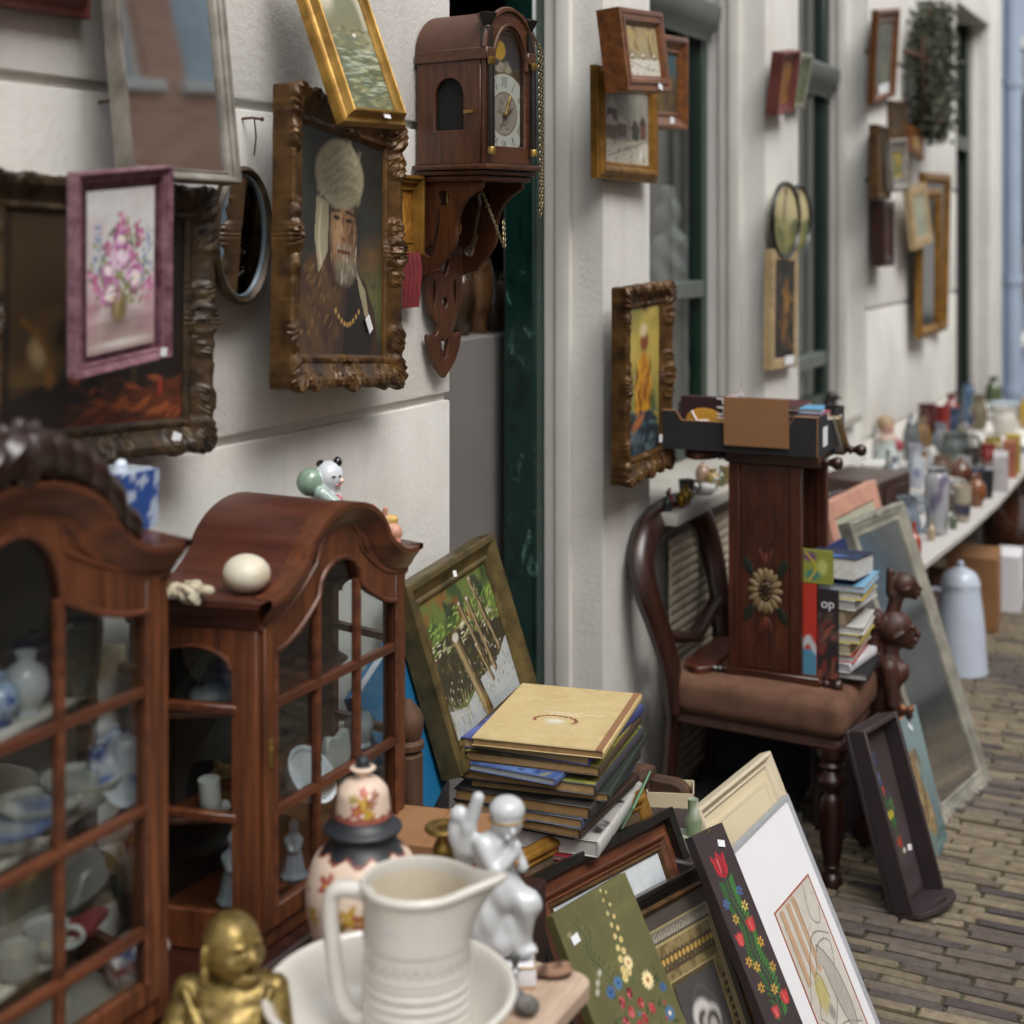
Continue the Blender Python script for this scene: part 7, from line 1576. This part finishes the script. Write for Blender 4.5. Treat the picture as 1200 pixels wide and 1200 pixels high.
b = MB(); b.box(-.15, .15, 0, .012, 0, .80); solo(b, 'navy_board', 'navy blue board leaning between the book rack and the silver mirror', 'board', mat('navy_cloth', '#1c2a54', .7), M=pose(.66, 4.2, .001, -6, -17), bevel=.002)
for x, y, hh, lb in ((.6, 4.17, .66, 'dark brown board leaning behind the navy board'), (.63, 4.1, .56, 'mid brown narrow board leaning in front of the navy board')):
    b = MB(); b.box(-.06, .06, 0, .016, 0, hh); solo(b, 'brown_board', lb, 'board', M['darkwood'] if y > 4.15 else M['walnut'], M=pose(x, y, .001, -6, -15), bevel=.002)
picture('pink_frame', 'salmon pink framed pale green print leaning behind the silver mirror', 'picture', pose(.55, 4.66, .001, -4, -14), .5, .85, .06, .03, 'flat', 'salmon' if 'salmon' in M else M.setdefault('salmon', mat('salmon_paint', '#b98a76', .6)) and 'salmon', p_small(5, '#a3a894', ['#b3b39e', '#8f9a88']), 40, zc=.425)
# carved figure
af = thing('carved_figure', 'dark carved wooden figure carrying a second head on top', 'statue', (.595, 4.04, .001), RZ)
k_ = '#3a1d12'
def q(u, v, y=0.): return ((u-1048)*.00228, y, 1.648-(v-268)*.00228)
def hd_(u, v, r, k):     # a head turned to the right: skull, jaw, brow, nose, lips, ear
    c = np.array(q(u, v)); o = lambda a, b, d_=0.: tuple(c+np.array((a*r, d_*r, b*r)))
    return [('e', (tuple(c), (r*1.0, r*.85, r*.95)), k_), ('e', (o(.42, -.5), (r*.6, r*.6, r*.58)), k_, r*.15), ('e', (o(.78, -.98), (r*.3, r*.34, r*.2)), k_, r*.1), ('c', (o(.96, .05), o(1.24, -.36), r*.09, r*.18), k_, r*.06),
            ('e', (o(1.06, -.62), (r*.26, r*.3, r*.1)), k_, r*.03), ('e', (o(1.02, -.8), (r*.24, r*.28, r*.1)), k_, r*.03), ('e', (o(.82, .16, -.3), (r*.26, r*.34, r*.1)), k_, r*.05), ('-e', (o(.86, -.1, -.5), (r*.3, r*.26, r*.16)), k_, r*.05), ('e', (o(.78, -.1, -.46), (r*.14, r*.13, r*.07)), k_, r*.02),
            ('e', (o(.0, -.22, -.84), (r*.14, r*.13, r*.42), (0, 1.1, 0)), k_, r*.03)]
sculpt_obj('figure', hd_(1069, 687, .035, k_)+[('c', (q(1053, 672), q(1054, 697), .011, .015), k_, .004), ('c', (q(1061, 700), q(1054, 725), .019, .018), k_, .008)]+hd_(1058, 738, .05, k_)+[('e', (q(1036, 728), (.022, .03, .03)), k_, .004), ('t', (q(1035, 728, -.02), .018, .006, (1.57, 0, 0)), k_, .003),
    ('c', (q(1053, 762), q(1050, 785), .024, .03), k_, .01), ('c', (q(1036, 745, .01), (-.055, .015, .40), .022, .032), k_, .012), ('e', ((.0, .0, .455), (.05, .052, .05)), k_, .014), ('e', ((.034, -.022, .462), (.022, .022, .03), (0, .3, 0)), k_, .006), ('e', ((.036, .022, .464), (.02, .02, .026)), k_, .006),
    ('e', ((-.006, -.05, .485), (.024, .022, .024)), k_, .006), ('c', ((-.006, -.056, .48), (.0, -.066, .39), .02, .016), k_, .005), ('c', ((.0, -.066, .39), (.04, -.04, .355), .016, .012), k_, .004), ('c', ((-.006, .056, .48), (.0, .066, .385), .02, .016), k_, .006), ('e', ((.048, -.034, .352), (.016, .016, .011)), k_, .004), ('e', ((-.006, 0, .385), (.045, .048, .06)), k_, .016), ('c', ((-.006, 0, .36), (-.01, 0, .31), .044, .05), k_, .012)],
    M['carved'], af, 128, lambda p: .0009*np.sin(p[..., 2]*420)*(p[..., 0] < -.025))
sculpt_obj('legs', [('e', ((-.01, 0, .28), (.055, .058, .055)), k_), ('c', ((-.0, -.03, .27), (.04, -.036, .2), .032, .026), k_, .012), ('c', ((.0, .03, .27), (.04, .036, .2), .032, .026), k_, .012), ('c', ((.04, -.036, .2), (.015, -.036, .06), .026, .02), k_, .01), ('c', ((.04, .036, .2), (.015, .036, .06), .026, .02), k_, .01), ('c', ((-.01, 0, .27), (-.01, 0, .05), .045, .05), k_, .015)], M['carved'], af, 60)
b = MB(); b.lathe([(.085, 0), (.085, .05), (.075, .055), (.001, .055)], 24); b.build('base', M['carved'], af, bevel=.003)
b = MB()
for k in range(5): b.ell((-.024+.012*k, .014*(k % 2), .004*(k % 3)), (.012, .01, .009), (k, 0, k), 8, 6)
o = b.build('shell_string', M['matt'], None); vcol(o, bw(80, 3, '#9a6a42', '#5a3620', .5)); o.location = (.645, 4.0, .372); o.rotation_euler = (0, 0, rad(RZ)); tag(o, 'small bunch of brown shells lying on top of the lizard painting', 'shells')
# dark goods under the chair
for i, (x, y, w, d_, h, mm, lb) in enumerate(((.24, 3.9, .12, .12, .12, 'blackcard', 'low black box pushed under the chair seat'), (.2, 4.2, .12, .12, .34, 'blackcard', 'black box behind the chair next to the wall'), (.47, 4.14, .09, .1, .2, 'darkbrown', 'dark brown box under the far side of the chair'), (.42, 3.62, .06, .05, .17, 'blackcard', 'small black carton with a white label before the chair leg'))):
    b = MB(); b.box(-w, w, -d_, d_, 0, h); solo(b, 'dark_box', lb, 'box', M[mm], (x, y, .013), 5*i, bevel=.003)
b = MB(); b.box(-.03, .03, -.001, 0, -.05, .05); solo(b, 'paper_label', 'white paper label on the small black carton below the chair', 'label', M['tag'], (.46, 3.565, .1), 15)
# ribbed mat, boards and frames behind the chair
b = MB(); k = 60
vs = [(.012+.006*math.cos(6.283*i/4)-.0, 3.99+.55*i/(k*1.0)*1.0, z0) for z0 in (.02, .82) for i in range(k+1)]
b.add(vs, [(i, i+1, i+k+2, i+k+1) for i in range(k)]); 
rbm = MB()
for i in range(26): rbm.tube([(.03, 3.9, .10+.027*i), (.03, 4.72, .10+.027*i)], .0135, 8, flat=.35)
solo(rbm, 'ribbed_mat', 'beige ribbed bamboo mat standing against the wall behind the chair back', 'mat', mat('bamboo_slats', '#a89d8a', .7, var=.2, scale=20), (0.0, 0, 0))
for i, (y, x, hh, cv, lb) in enumerate(((4.1, .19, .84, '#8b8168', 'cream edged picture board standing behind the rack'), (4.15, .21, .87, '#6c6654', 'olive picture board standing next to the cream edged one'), (4.2, .2, .8, '#9a927c', 'pale picture board standing farthest behind the rack'))):
    b = MB(); b.box(-.03, .03, -.011, .011, 0, hh); o = solo(b, 'picture_board', lb, 'board', mat('picture_edge', cv, .8), M=Matrix.Translation((x, y+.03, .002)) @ Matrix.Rotation(rad(4), 4, 'X'), group='boards standing behind the rack', bevel=.002)
# ------------------------------------------------------------------ ornaments on the window sills
SL = 'small ornaments on the first window sill'
zs = .8858
pot('bottle', 'dark_bottle', 'dark slim bottle at the near end of the window sill', 'bottle', .055, .035, flat('#24282c'), (.06, 3.80, zs), SL)
pot('bottle', 'red_doll', 'little red peg doll shaped bottle on the window sill', 'ornament', .055, .032, flowers('#9a1f28', [], 10, 1, .9, [(.04, .06, '#b58a6a')]), (.05, 3.842, zs), SL)
pot('jar', 'golden_jar', 'golden lidded jar beside the red peg doll', 'ornament', .045, .03, flat('#8f6f22'), (.072, 3.875, zs), SL, m='brassy' if 'brassy' in M else M.setdefault('brassy', vmat('brassy_surface', .35, .1, 80, .7)) and 'brassy')
pot('vase', 'golden_vase', 'slim golden vase next to the golden lidded jar', 'ornament', .052, .036, flat('#a08132'), (.07, 3.92, zs), SL, m='brassy')
pot('cup', 'pewter_cup', 'pewter cup between golden vase and white swan', 'cup', .05, .05, flat('#62625c'), (.035, 4.02, zs), SL, m='brassy', handle=1)
sw = thing('swan_dish', 'white china swan dish on the window sill', 'ornament', (.065, 4.09, zs), RZ, SL)
sculpt_obj('figure', [('e', ((0, 0, .016), (.032, .02, .017)), '#c9c9c6'), ('c', ((.024, 0, .02), (.03, 0, .04), .007, .005), '#c9c9c6', .005), ('e', ((.034, 0, .044), (.009, .006, .006)), '#c9c9c6', .003), ('e', ((-.03, 0, .026), (.012, .012, .008)), '#c9c9c6', .006)], M['porcelain'], sw, 44)
pot('vase', 'gilt_vase', 'gilt vase right of the swan dish', 'ornament', .062, .05, flowers('#9a8248', ['#5a3a24'], 60, 3, .6), (.062, 4.165, zs), SL)
pot('jar', 'flesh_jar', 'pinkish lidded jar behind the gilt vase', 'ornament', .075, .045, flat('#a08370'), (.02, 4.2, zs), SL)
pot('bottle', 'green_bottle', 'greenish bottle near the far end of the window sill', 'bottle', .06, .036, flat('#5a6248'), (.06, 4.245, zs), SL)
pot('beaker', 'tan_beaker', 'tan beaker at the far end of the visible window sill', 'ornament', .05, .036, flat('#8a744c'), (.064, 4.295, zs), SL)
dk = thing('dark_figurine', 'dark carved figurine on the second window sill behind the tray', 'figurine', (.0, 5.72, zs), RZ); dk.scale = (.78,)*3  # a dark carved figurine; its bird shape is only a stand-in
sculpt_obj('figure', [('e', ((0, 0, .07), (.04, .035, .07)), '#1c1816'), ('e', ((.01, 0, .145), (.028, .026, .028)), '#1c1816', .02), ('c', ((.03, 0, .148), (.06, 0, .135), .012, .004), '#1c1816', .006), ('c', ((-.02, 0, .06), (-.06, 0, .0), .02, .01), '#1c1816', .01), ('e', ((0, 0, .006), (.045, .04, .01)), '#1c1816', .01)], M['satin'], dk, 50)
# inside the first window
ws = thing('plaster_bust', 'white plaster figure standing inside the first shop window', 'statue', (-.335, 4.86, 0), RZ)
sculpt_obj('figure', [('e', ((0, 0, 1.52), (.09, .08, .12)), '#9a9a98'), ('e', ((.0, 0, 1.7), (.05, .055, .065)), '#9a9a98', .03), ('e', ((.02, -.02, 1.6), (.07, .06, .05)), '#9a9a98', .02), ('e', ((-.02, 0, 1.4), (.11, .1, .08)), '#9a9a98', .03), ('e', ((.0, 0, 1.78), (.035, .035, .03)), '#9a9a98', .02), ('c', ((0, 0, 1.36), (0, 0, .0), .09, .12), '#77736e', .03)], M['satin'], ws, 96, lambda p: .006*np.sin(p[..., 2]*60+p[..., 0]*70))
b = MB(); r = random.Random(8)
for i in range(46): b.ell((r.uniform(-.06, .06), r.uniform(-.05, .05), r.uniform(.0, .36)), r.uniform(.015, .035), (r.random(), r.random(), 0), 8, 6)
o = b.build('lace_bundle', M['matt'], None); vcol(o, bw(30, 3, '#8f8d86', '#6d6c64', .5)); o.location = (-.34, 5.02, .98); tag(o, 'cream lace bundle hanging inside the first shop window', 'lace')
# inside the shop door
b = MB(); b.box(-.02, .02, -.7, .7, 0, 1.372); b.box(-.16, -.0195, -.7, .7, 1.35, 1.372); solo(b, 'grey_partition', 'plain grey board partition just inside the open door', 'partition', M['board'], (-.31, 3.45, .0), 0, bevel=.003)
for i, (y, h, w_, cc, lb) in enumerate(((3.74, .2, .1, '#3a2a1c', 'dark bronze vase on a shelf inside the shop'), (3.85, .26, .09, '#6b4c30', 'brown carved vase on the shop shelf'), (3.93, .16, .12, '#4d4238', 'dark round pot at the end of the shop shelf'), (3.66, .13, .08, '#5a4a34', 'small brown pot partly behind the clock bracket inside the shop'))): pot('vase', 'dark_vase', lb, 'vase', h, w_, bw(30, i, cc, sc(C(cc), .5), .5), (-.37, y-.33, 1.3735), 'vases inside the shop')
b = MB(); b.add([(0, -.2, 1.52), (0, .22, 1.52), (0, .22, 2.0), (0, -.2, 2.0)], [(0, 1, 2, 3)]); b.box(-.02, -.002, -.22, .24, 1.5, 2.02); solo(b, 'pale_poster', 'pale poster on a panel in the dark shop seen through the clock bracket', 'poster', M['paper'], (-.75, 3.55, 0), 0)
# ------------------------------------------------------------------ far stall table and its crockery
ft = thing('far_table', 'white topped long trestle table crowded with crockery farther down the wall', 'table', (.31, 6.0, 0))
b = MB(); b.prism([(-.28, -1.35), (.235, -1.35), (.27, -.6), (.28, .0), (.27, .7), (.24, 1.3), (-.28, 1.4)], .575, .598, 'xy'); b.build('table_top', mat('white_table_top', '#b9b6b2', .5, var=.06), ft, bevel=.003)
for y in (-1.1, 1.1):
    for x in (-.2, .17): MB().tube([(x, y-.06, 0), (x, y, .575)], .018, 8).build('leg', M['rustic'], ft)
ft2 = thing('crockery_table', 'second crockery table standing beyond the white topped one', 'table', (.3, 8.3, 0))
MB().box(-.27, .3, -.85, .9, .6, .62).build('table_top', M['whitepaint'], ft2, bevel=.003)
for y in (-.7, .7):
    for x in (-.2, .2): MB().tube([(x, y, 0), (x, y, .6)], .018, 8).build('leg', M['rustic'], ft2)
zt = .5985; FT = 'crockery on the far table'
def fp(kind, name, label, cat, h, w, colf, x, y, **kw): return pot(kind, name, label, cat, h*.92, w*.92, colf, (x, y, zt), FT, n=20, **kw)
dl = thing('porcelain_doll', 'blond porcelain doll in a pale dress at the near back of the far table', 'doll', (.06, 6.45, zt), RZ, FT)
sculpt_obj('figure', [('c', ((0, 0, .02), (0, 0, .13), .07, .035), '#a9b3b0'), ('e', ((0, 0, .15), (.04, .03, .03)), '#b59a90', .02), ('e', ((0, 0, .2), (.03, .03, .035)), '#b58f7c', .01), ('e', ((-.006, .01, .215), (.04, .036, .035)), '#8f7a58', .006), ('e', ((.04, 0, .12), (.03, .03, .03)), '#8c3038', .01)], M['satin'], dl, 50)
fp('bowl', 'white_bowl', 'wide white bowl in front of the porcelain doll', 'bowl', .09, .14, flat('#b5b5b0'), .12, 6.2)
fp('jar', 'pewter_jug', 'grey pewter tankard with pointed lid behind the white bowl', 'tankard', .24, .085, flat('#5c6263'), .1, 6.75, handle=1)
fp('vase', 'amber_vase', 'amber brown vase right of the pewter tankard', 'vase', .2, .085, flat('#7d5c28'), .1, 7.0)
fp('pot', 'red_pot', 'dark red round pot at the back of the far table', 'pot', .24, .11, flat('#4a1f1e'), .08, 7.2)
fp('beaker', 'red_tin', 'red and white tin beside the dark red pot', 'tin', .22, .085, flowers('#84302e', ['#b9b3b0'], 12, 3, .55), .13, 7.3)
fp('jug', 'white_blue_jug', 'white jug with blue rim in front of the pewter tankard', 'jug', .2, .085, flowers('#a5aab2', ['#66728f'], 30, 2, .65), .25, 6.1, handle=1)
fp('cone', 'porcelain_cone', 'white cone lamp shade in the middle of the far table', 'lamp shade', .12, .1, flat('#b9b7b2'), .22, 6.6)
fp('pot', 'ribbed_pot', 'large grey green ribbed stoneware pot in the middle of the far table', 'pot', .16, .15, bw(25, 3, '#4d5553', '#636c66', .5), .28, 6.8, handle=1)
fp('pot', 'blue_teapot', 'dark blue teapot behind the ribbed stoneware pot', 'teapot', .18, .12, flat('#2a3c58'), .14, 7.55, handle=-1, spout=1)
fp('tall', 'lavender_vase', 'tall white vase with lavender flowers at the front of the far table', 'vase', .25, .11, flowers('#a3a4a8', ['#6f6a80', '#5f6a60'], 30, 5, .66), .5, 5.24)
fp('jug', 'stoneware_jug', 'blue grey stoneware jug with big handle beside the lavender vase', 'jug', .17, .1, bw(30, 2, '#6c7784', '#57636f', .55), .44, 5.05, handle=1)
fp('bowl', 'blue_bowl', 'deep blue bowl behind the stoneware jug', 'bowl', .06, .09, flat('#34486c'), .3, 5.3)
fp('bottle', 'red_clay_bottle', 'terracotta red bottle at the near front of the far table', 'bottle', .12, .07, flat('#9a4634'), .5, 4.86)
fp('box', 'trinket_box', 'tiny cream trinket box at the near front corner of the far table', 'box', .05, .055, flat('#8f8a70'), .51, 4.74)
fp('cup', 'cream_mug', 'cream mug with dark stripes right of the lavender vase', 'mug', .14, .075, flowers('#a9a08c', [], 9, 1, .9, [(.02, .06, '#3a3a4c')]), .535, 5.52)
fp('vase', 'orange_vase', 'burnt orange glass vase right of the cream mug', 'vase', .13, .085, flat('#7d4a2a'), .53, 5.85)
fp('beaker', 'black_pot', 'black flower pot at the front of the far table', 'pot', .115, .075, flat('#25262a'), .53, 6.05)
fp('pot', 'spotted_tin', 'red tin with white spots on the far table', 'tin', .11, .09, flowers('#86302c', ['#b9b4af'], 25, 6, .6), .42, 6.82)
fp('pot', 'dark_pot', 'small dark iron pot left of the spotted red tin', 'pot', .1, .07, flat('#2c2a28'), .36, 6.75)
fp('pot', 'gold_teapot', 'golden yellow teapot behind the spotted tin', 'teapot', .09, .1, flat('#8f7c2c'), .38, 7.2, spout=1)
fp('bowl', 'white_saucer', 'white saucer stack before the dark iron pot', 'saucer', .05, .08, flat('#a9b3bc'), .44, 6.45)
fp('bottle', 'green_figure', 'little green bottle before the lavender vase', 'bottle', .075, .04, flat('#55604c'), .53, 5.37)
fp('bottle', 'ivory_figure', 'little ivory bottle before the stoneware jug', 'bottle', .08, .04, flat('#a39678'), .5, 5.14)
fp('bottle', 'purple_bottle', 'purple glass bottle right behind the cream mug', 'bottle', .12, .05, flat('#484658'), .45, 5.62)
fp('cup', 'white_mug', 'plain white mug behind the orange glass vase', 'mug', .09, .08, flat('#b0b0ac'), .42, 5.95, handle=1)
fp('jar', 'copper_jar', 'copper brown lidded jar between ribbed pot and black pot', 'jar', .13, .1, flat('#5c3826'), .4, 6.25)
for x, y, w_, d_, h, cv, lb, nm in ((.535, 6.75, .03, .045, .16, '#a08c34', 'yellow upright box at the far front corner of the far table', 'yellow_box'), (.54, 6.62, .028, .04, .15, '#965a44', 'orange upright box next to the yellow one', 'orange_box'), (.55, 6.3, .028, .09, .14, '#aaa6a8', 'pinkish white upright box at the far table front', 'white_box')):
    b = MB(); b.box(-w_, w_, -d_, d_, 0, h); b.box(-w_*.7, w_*.7, -d_-.0012, -d_, h*.2, h*.8); solo(b, nm, lb, 'box', mat(nm+'_card', cv, .6), (x, y, zt), 8, FT, bevel=.002)
b = MB(); b.box(-.12, .12, -.16, .16, 0, .16); b.box(.1205, .125, -.1, .1, .03, .13); b.ell((.13, 0, .08), .01, n=8, m=6); solo(b, 'tool_chest', 'dark brown wooden tool chest behind the pink frame on the far table', 'box', M['darkwood'], (.2, 5.42, zt), -8, FT, bevel=.003)
for kd, h, w_, cc, x, y, lb in (('cup', .07, .07, '#9aa0a4', .36, 5.6, 'grey white teacup left of the purple bottle'), ('bowl', .05, .1, '#b0aea6', .3, 5.75, 'cream soup bowl behind the white mug'), ('jar', .12, .07, '#56606a', .2, 5.75, 'slate grey lidded jar behind the cream soup bowl'), ('vase', .15, .07, '#8a8f94', .2, 5.95, 'pale grey slim vase beside the slate grey jar'), ('bottle', .16, .06, '#3c4438', .15, 6.05, 'dark green wine bottle behind the pale grey vase'), ('pot', .1, .09, '#6e5a48', .3, 6.4, 'brown stoneware pot left of the ribbed pot'), ('cup', .08, .07, '#a7a6a2', .36, 6.55, 'plain white beaker cup next to the brown stoneware pot'), ('beaker', .09, .06, '#4c566a', .48, 6.2, 'dusky blue beaker beside the pinkish white box'), ('jug', .14, .09, '#7a8088', .15, 7.15, 'pale pewter jug between amber vase and blue teapot'), ('bottle', .17, .06, '#6b6a58', .2, 7.4, 'olive bottle at the far end of the far table'), ('bowl', .06, .1, '#8f8a80', .44, 7.1, 'greyish bowl by the golden teapot'), ('tall', .14, .06, '#9c9690', .3, 7.05, 'off white tall cup behind the golden teapot'), ('jar', .1, .07, '#4a3c34', .46, 5.72, 'dark brown sugar jar between cream mug and orange vase'), ('cup', .06, .06, '#aab0b4', .5, 6.0, 'little white cup before the white mug'), ('vase', .11, .06, '#5f6f86', .38, 5.18, 'small blue grey vase between stoneware jug and blue bowl')):
    pot(kd, 'crockery', lb, 'crockery', h, w_, bw(40, len(lb), cc, sc(C(cc), .7), .55), (x, y, zt), FT, n=16)
FT2 = 'crockery on the second table'
for i, (kd, h, w_, cc, x, y, lb) in enumerate((('vase', .2, .1, '#7d3a34', .1, 7.7, 'red vase on the second crockery table'), ('jug', .18, .1, '#6a5f4a', .2, 7.9, 'brown jug on the second crockery table'), ('pot', .14, .12, '#c0bdb4', .35, 7.75, 'white pot on the second crockery table'), ('tall', .2, .08, '#3a5570', .1, 8.2, 'blue tall vase on the second crockery table'), ('jar', .17, .11, '#b8922c', .42, 8.1, 'mustard jar on the second crockery table'), ('bowl', .09, .15, '#8f9aa0', .3, 8.4, 'grey blue bowl on the second crockery table'), ('vase', .2, .1, '#4c5a3c', .15, 8.7, 'green vase on the second crockery table'), ('beaker', .14, .09, '#7a3430', .45, 8.6, 'red beaker on the second crockery table'))): pot(kd, 'far_pot', lb, 'pottery', h, w_, flat(cc), (x, y, .6205), FT2, n=16)
lt_ = MB(); rl_ = random.Random(21)
for i in range(70):
    x, y = rl_.uniform(.5, 2.4), rl_.uniform(2.6, 7.5); lt_.ell((x, y, .0155), (rl_.uniform(.002, .006), rl_.uniform(.002, .005), .002), (0, 0, rl_.random()*3), 6, 4, None, C(rl_.choice(['#5a4a34', '#8a8478', '#6b6a3a', '#a5a29a', '#3c3426'])))
o = lt_.build('litter', M['matt']); o['kind'] = 'stuff'; o['label'] = 'scattered grit leaf bits and crumbs on the paving'; o['category'] = 'litter'
# under and before the far table
cp = thing('enamel_can', 'tall white enamel coffee can on the paving before the far table', 'can', (.5, 5.68, .013), RZ)
b = MB(); b.lathe(spl([(.095, 0), (.1, .006), (.098, .02), (.085, .2), (.07, .31), (.072, .318), (.066, .324)], 3), 32); b.build('can_body', M['enamel'], cp)
b = MB(); b.lathe(spl([(.072, .325), (.07, .335), (.055, .365), (.02, .385), (.012, .39), (.014, .4), (.008, .41), (.001, .41)], 3), 28); b.build('lid', M['enamel'], cp)
b = MB(); b.tube(spl([(-.068, 0, .3), (-.11, 0, .3), (-.125, 0, .24), (-.115, 0, .14), (-.09, 0, .11)], 5), .01, 8); b.build('handle', M['enamel'], cp)
b = MB(); b.box(-.1, .1, -.13, .13, 0, .30); solo(b, 'brown_carton', 'brown cardboard carton under the far table', 'carton', M['card'], (.43, 6.4, .013), 6, bevel=.003)
b = MB(); b.box(-.05, .05, -.11, .11, 0, .24); b.box(.0503, .052, -.08, .08, .05, .18); solo(b, 'white_pack', 'white printed pack beside the brown carton under the far table', 'pack', M['paper'], (.52, 6.75, .013), 4, bevel=.003)
o = pot('pot', 'earthenware_pot', 'big brown glazed earthenware pot under the end of the far table', 'pot', .5, .36, bw(12, 3, '#3a2216', '#4d2d1c', .5), (.5, 7.2, .013)); 
pot('jug', 'brown_jug', 'reddish brown jug under the near half of the far table', 'jug', .3, .24, flat('#5f3c2e'), (.33, 5.95, .013), handle=1)
pot('pot', 'clay_pot', 'pinkish clay pot lying in shade under the far table', 'pot', .22, .24, flat('#7d5a4a'), (.36, 5.3, .013))
b = MB(); b.lathe([(.03, 0), (.05, .01), (.055, .03), (.04, .06), (.02, .07)], 16); o = b.build('clay_dish', M['satin'], None); vcol(o, flat('#8f7c66')); o.location = (.58, 4.93, .013); tag(o, 'small tan clay dish on the paving beside the mirror', 'dish')
b = MB(); r = random.Random(11)
o = pot('jug', 'dark_jug', 'dark brown jug behind the book rack near the pink frame', 'jug', .2, .16, flat('#2e1e18'), (.2, 4.75, .62), handle=1)
b = MB(); b.box(-.14, .14, -.18, .18, 0, .6); solo(b, 'tall_crate', 'mauve grey painted crate carrying the dark jug behind the pink frame', 'crate', mat('mauve_paint', '#6d5f60', .8), (.18, 4.72, .014), 0, bevel=.003)
# ------------------------------------------------------------------ camera, light, render settings
cam = bpy.data.cameras.new('camera'); co = link(bpy.data.objects.new('camera', cam))
co.location = (1.5, 0, 1.65); co.rotation_euler = (rad(90), 0, math.atan2(880, 1750))
cam.sensor_width = 24; cam.sensor_height = 24; cam.sensor_fit = 'HORIZONTAL'; cam.lens = 35; cam.shift_y = (268-600)/1200
cam.clip_start = .05; cam.clip_end = 500
cam.dof.use_dof = True; cam.dof.focus_distance = 2.85; cam.dof.aperture_fstop = 1.7
SC.camera = co
w = bpy.data.worlds.new('World'); SC.world = w; w.use_nodes = True
nt = w.node_tree; bg = nt.nodes['Background']
sky = nt.nodes.new('ShaderNodeTexSky'); sky.sky_type = 'NISHITA'; sky.sun_disc = False
EL, AZ = 55, 118
sky.sun_elevation = rad(EL); sky.sun_rotation = rad(AZ); sky.dust_density = 5; sky.air_density = 1.0; sky.ozone_density = 1.0
hs_ = nt.nodes.new('ShaderNodeHueSaturation'); hs_.inputs['Saturation'].default_value = .3
nt.links.new(sky.outputs['Color'], hs_.inputs['Color']); nt.links.new(hs_.outputs['Color'], bg.inputs['Color']); bg.inputs['Strength'].default_value = .14
sl = bpy.data.lights.new('sun', 'SUN'); sl.energy = .7; sl.angle = rad(40); sl.color = (1, 1, .975)
so = link(bpy.data.objects.new('sun', sl))
dv = Vector((math.sin(rad(AZ))*math.cos(rad(EL)), math.cos(rad(AZ))*math.cos(rad(EL)), math.sin(rad(EL))))
so.rotation_euler = dv.to_track_quat('Z', 'Y').to_euler()
SC.view_settings.view_transform = 'Standard'; SC.view_settings.look = 'None'; SC.view_settings.gamma = 1; SC.view_settings.exposure = .86
SC.render.engine = 'CYCLES'; SC.cycles.use_denoising = True; SC.cycles.max_bounces = 7; SC.cycles.transparent_max_bounces = 12; SC.cycles.glossy_bounces = 4; SC.cycles.caustics_reflective = False; SC.cycles.caustics_refractive = False
SC.cycles.sample_clamp_indirect = 6
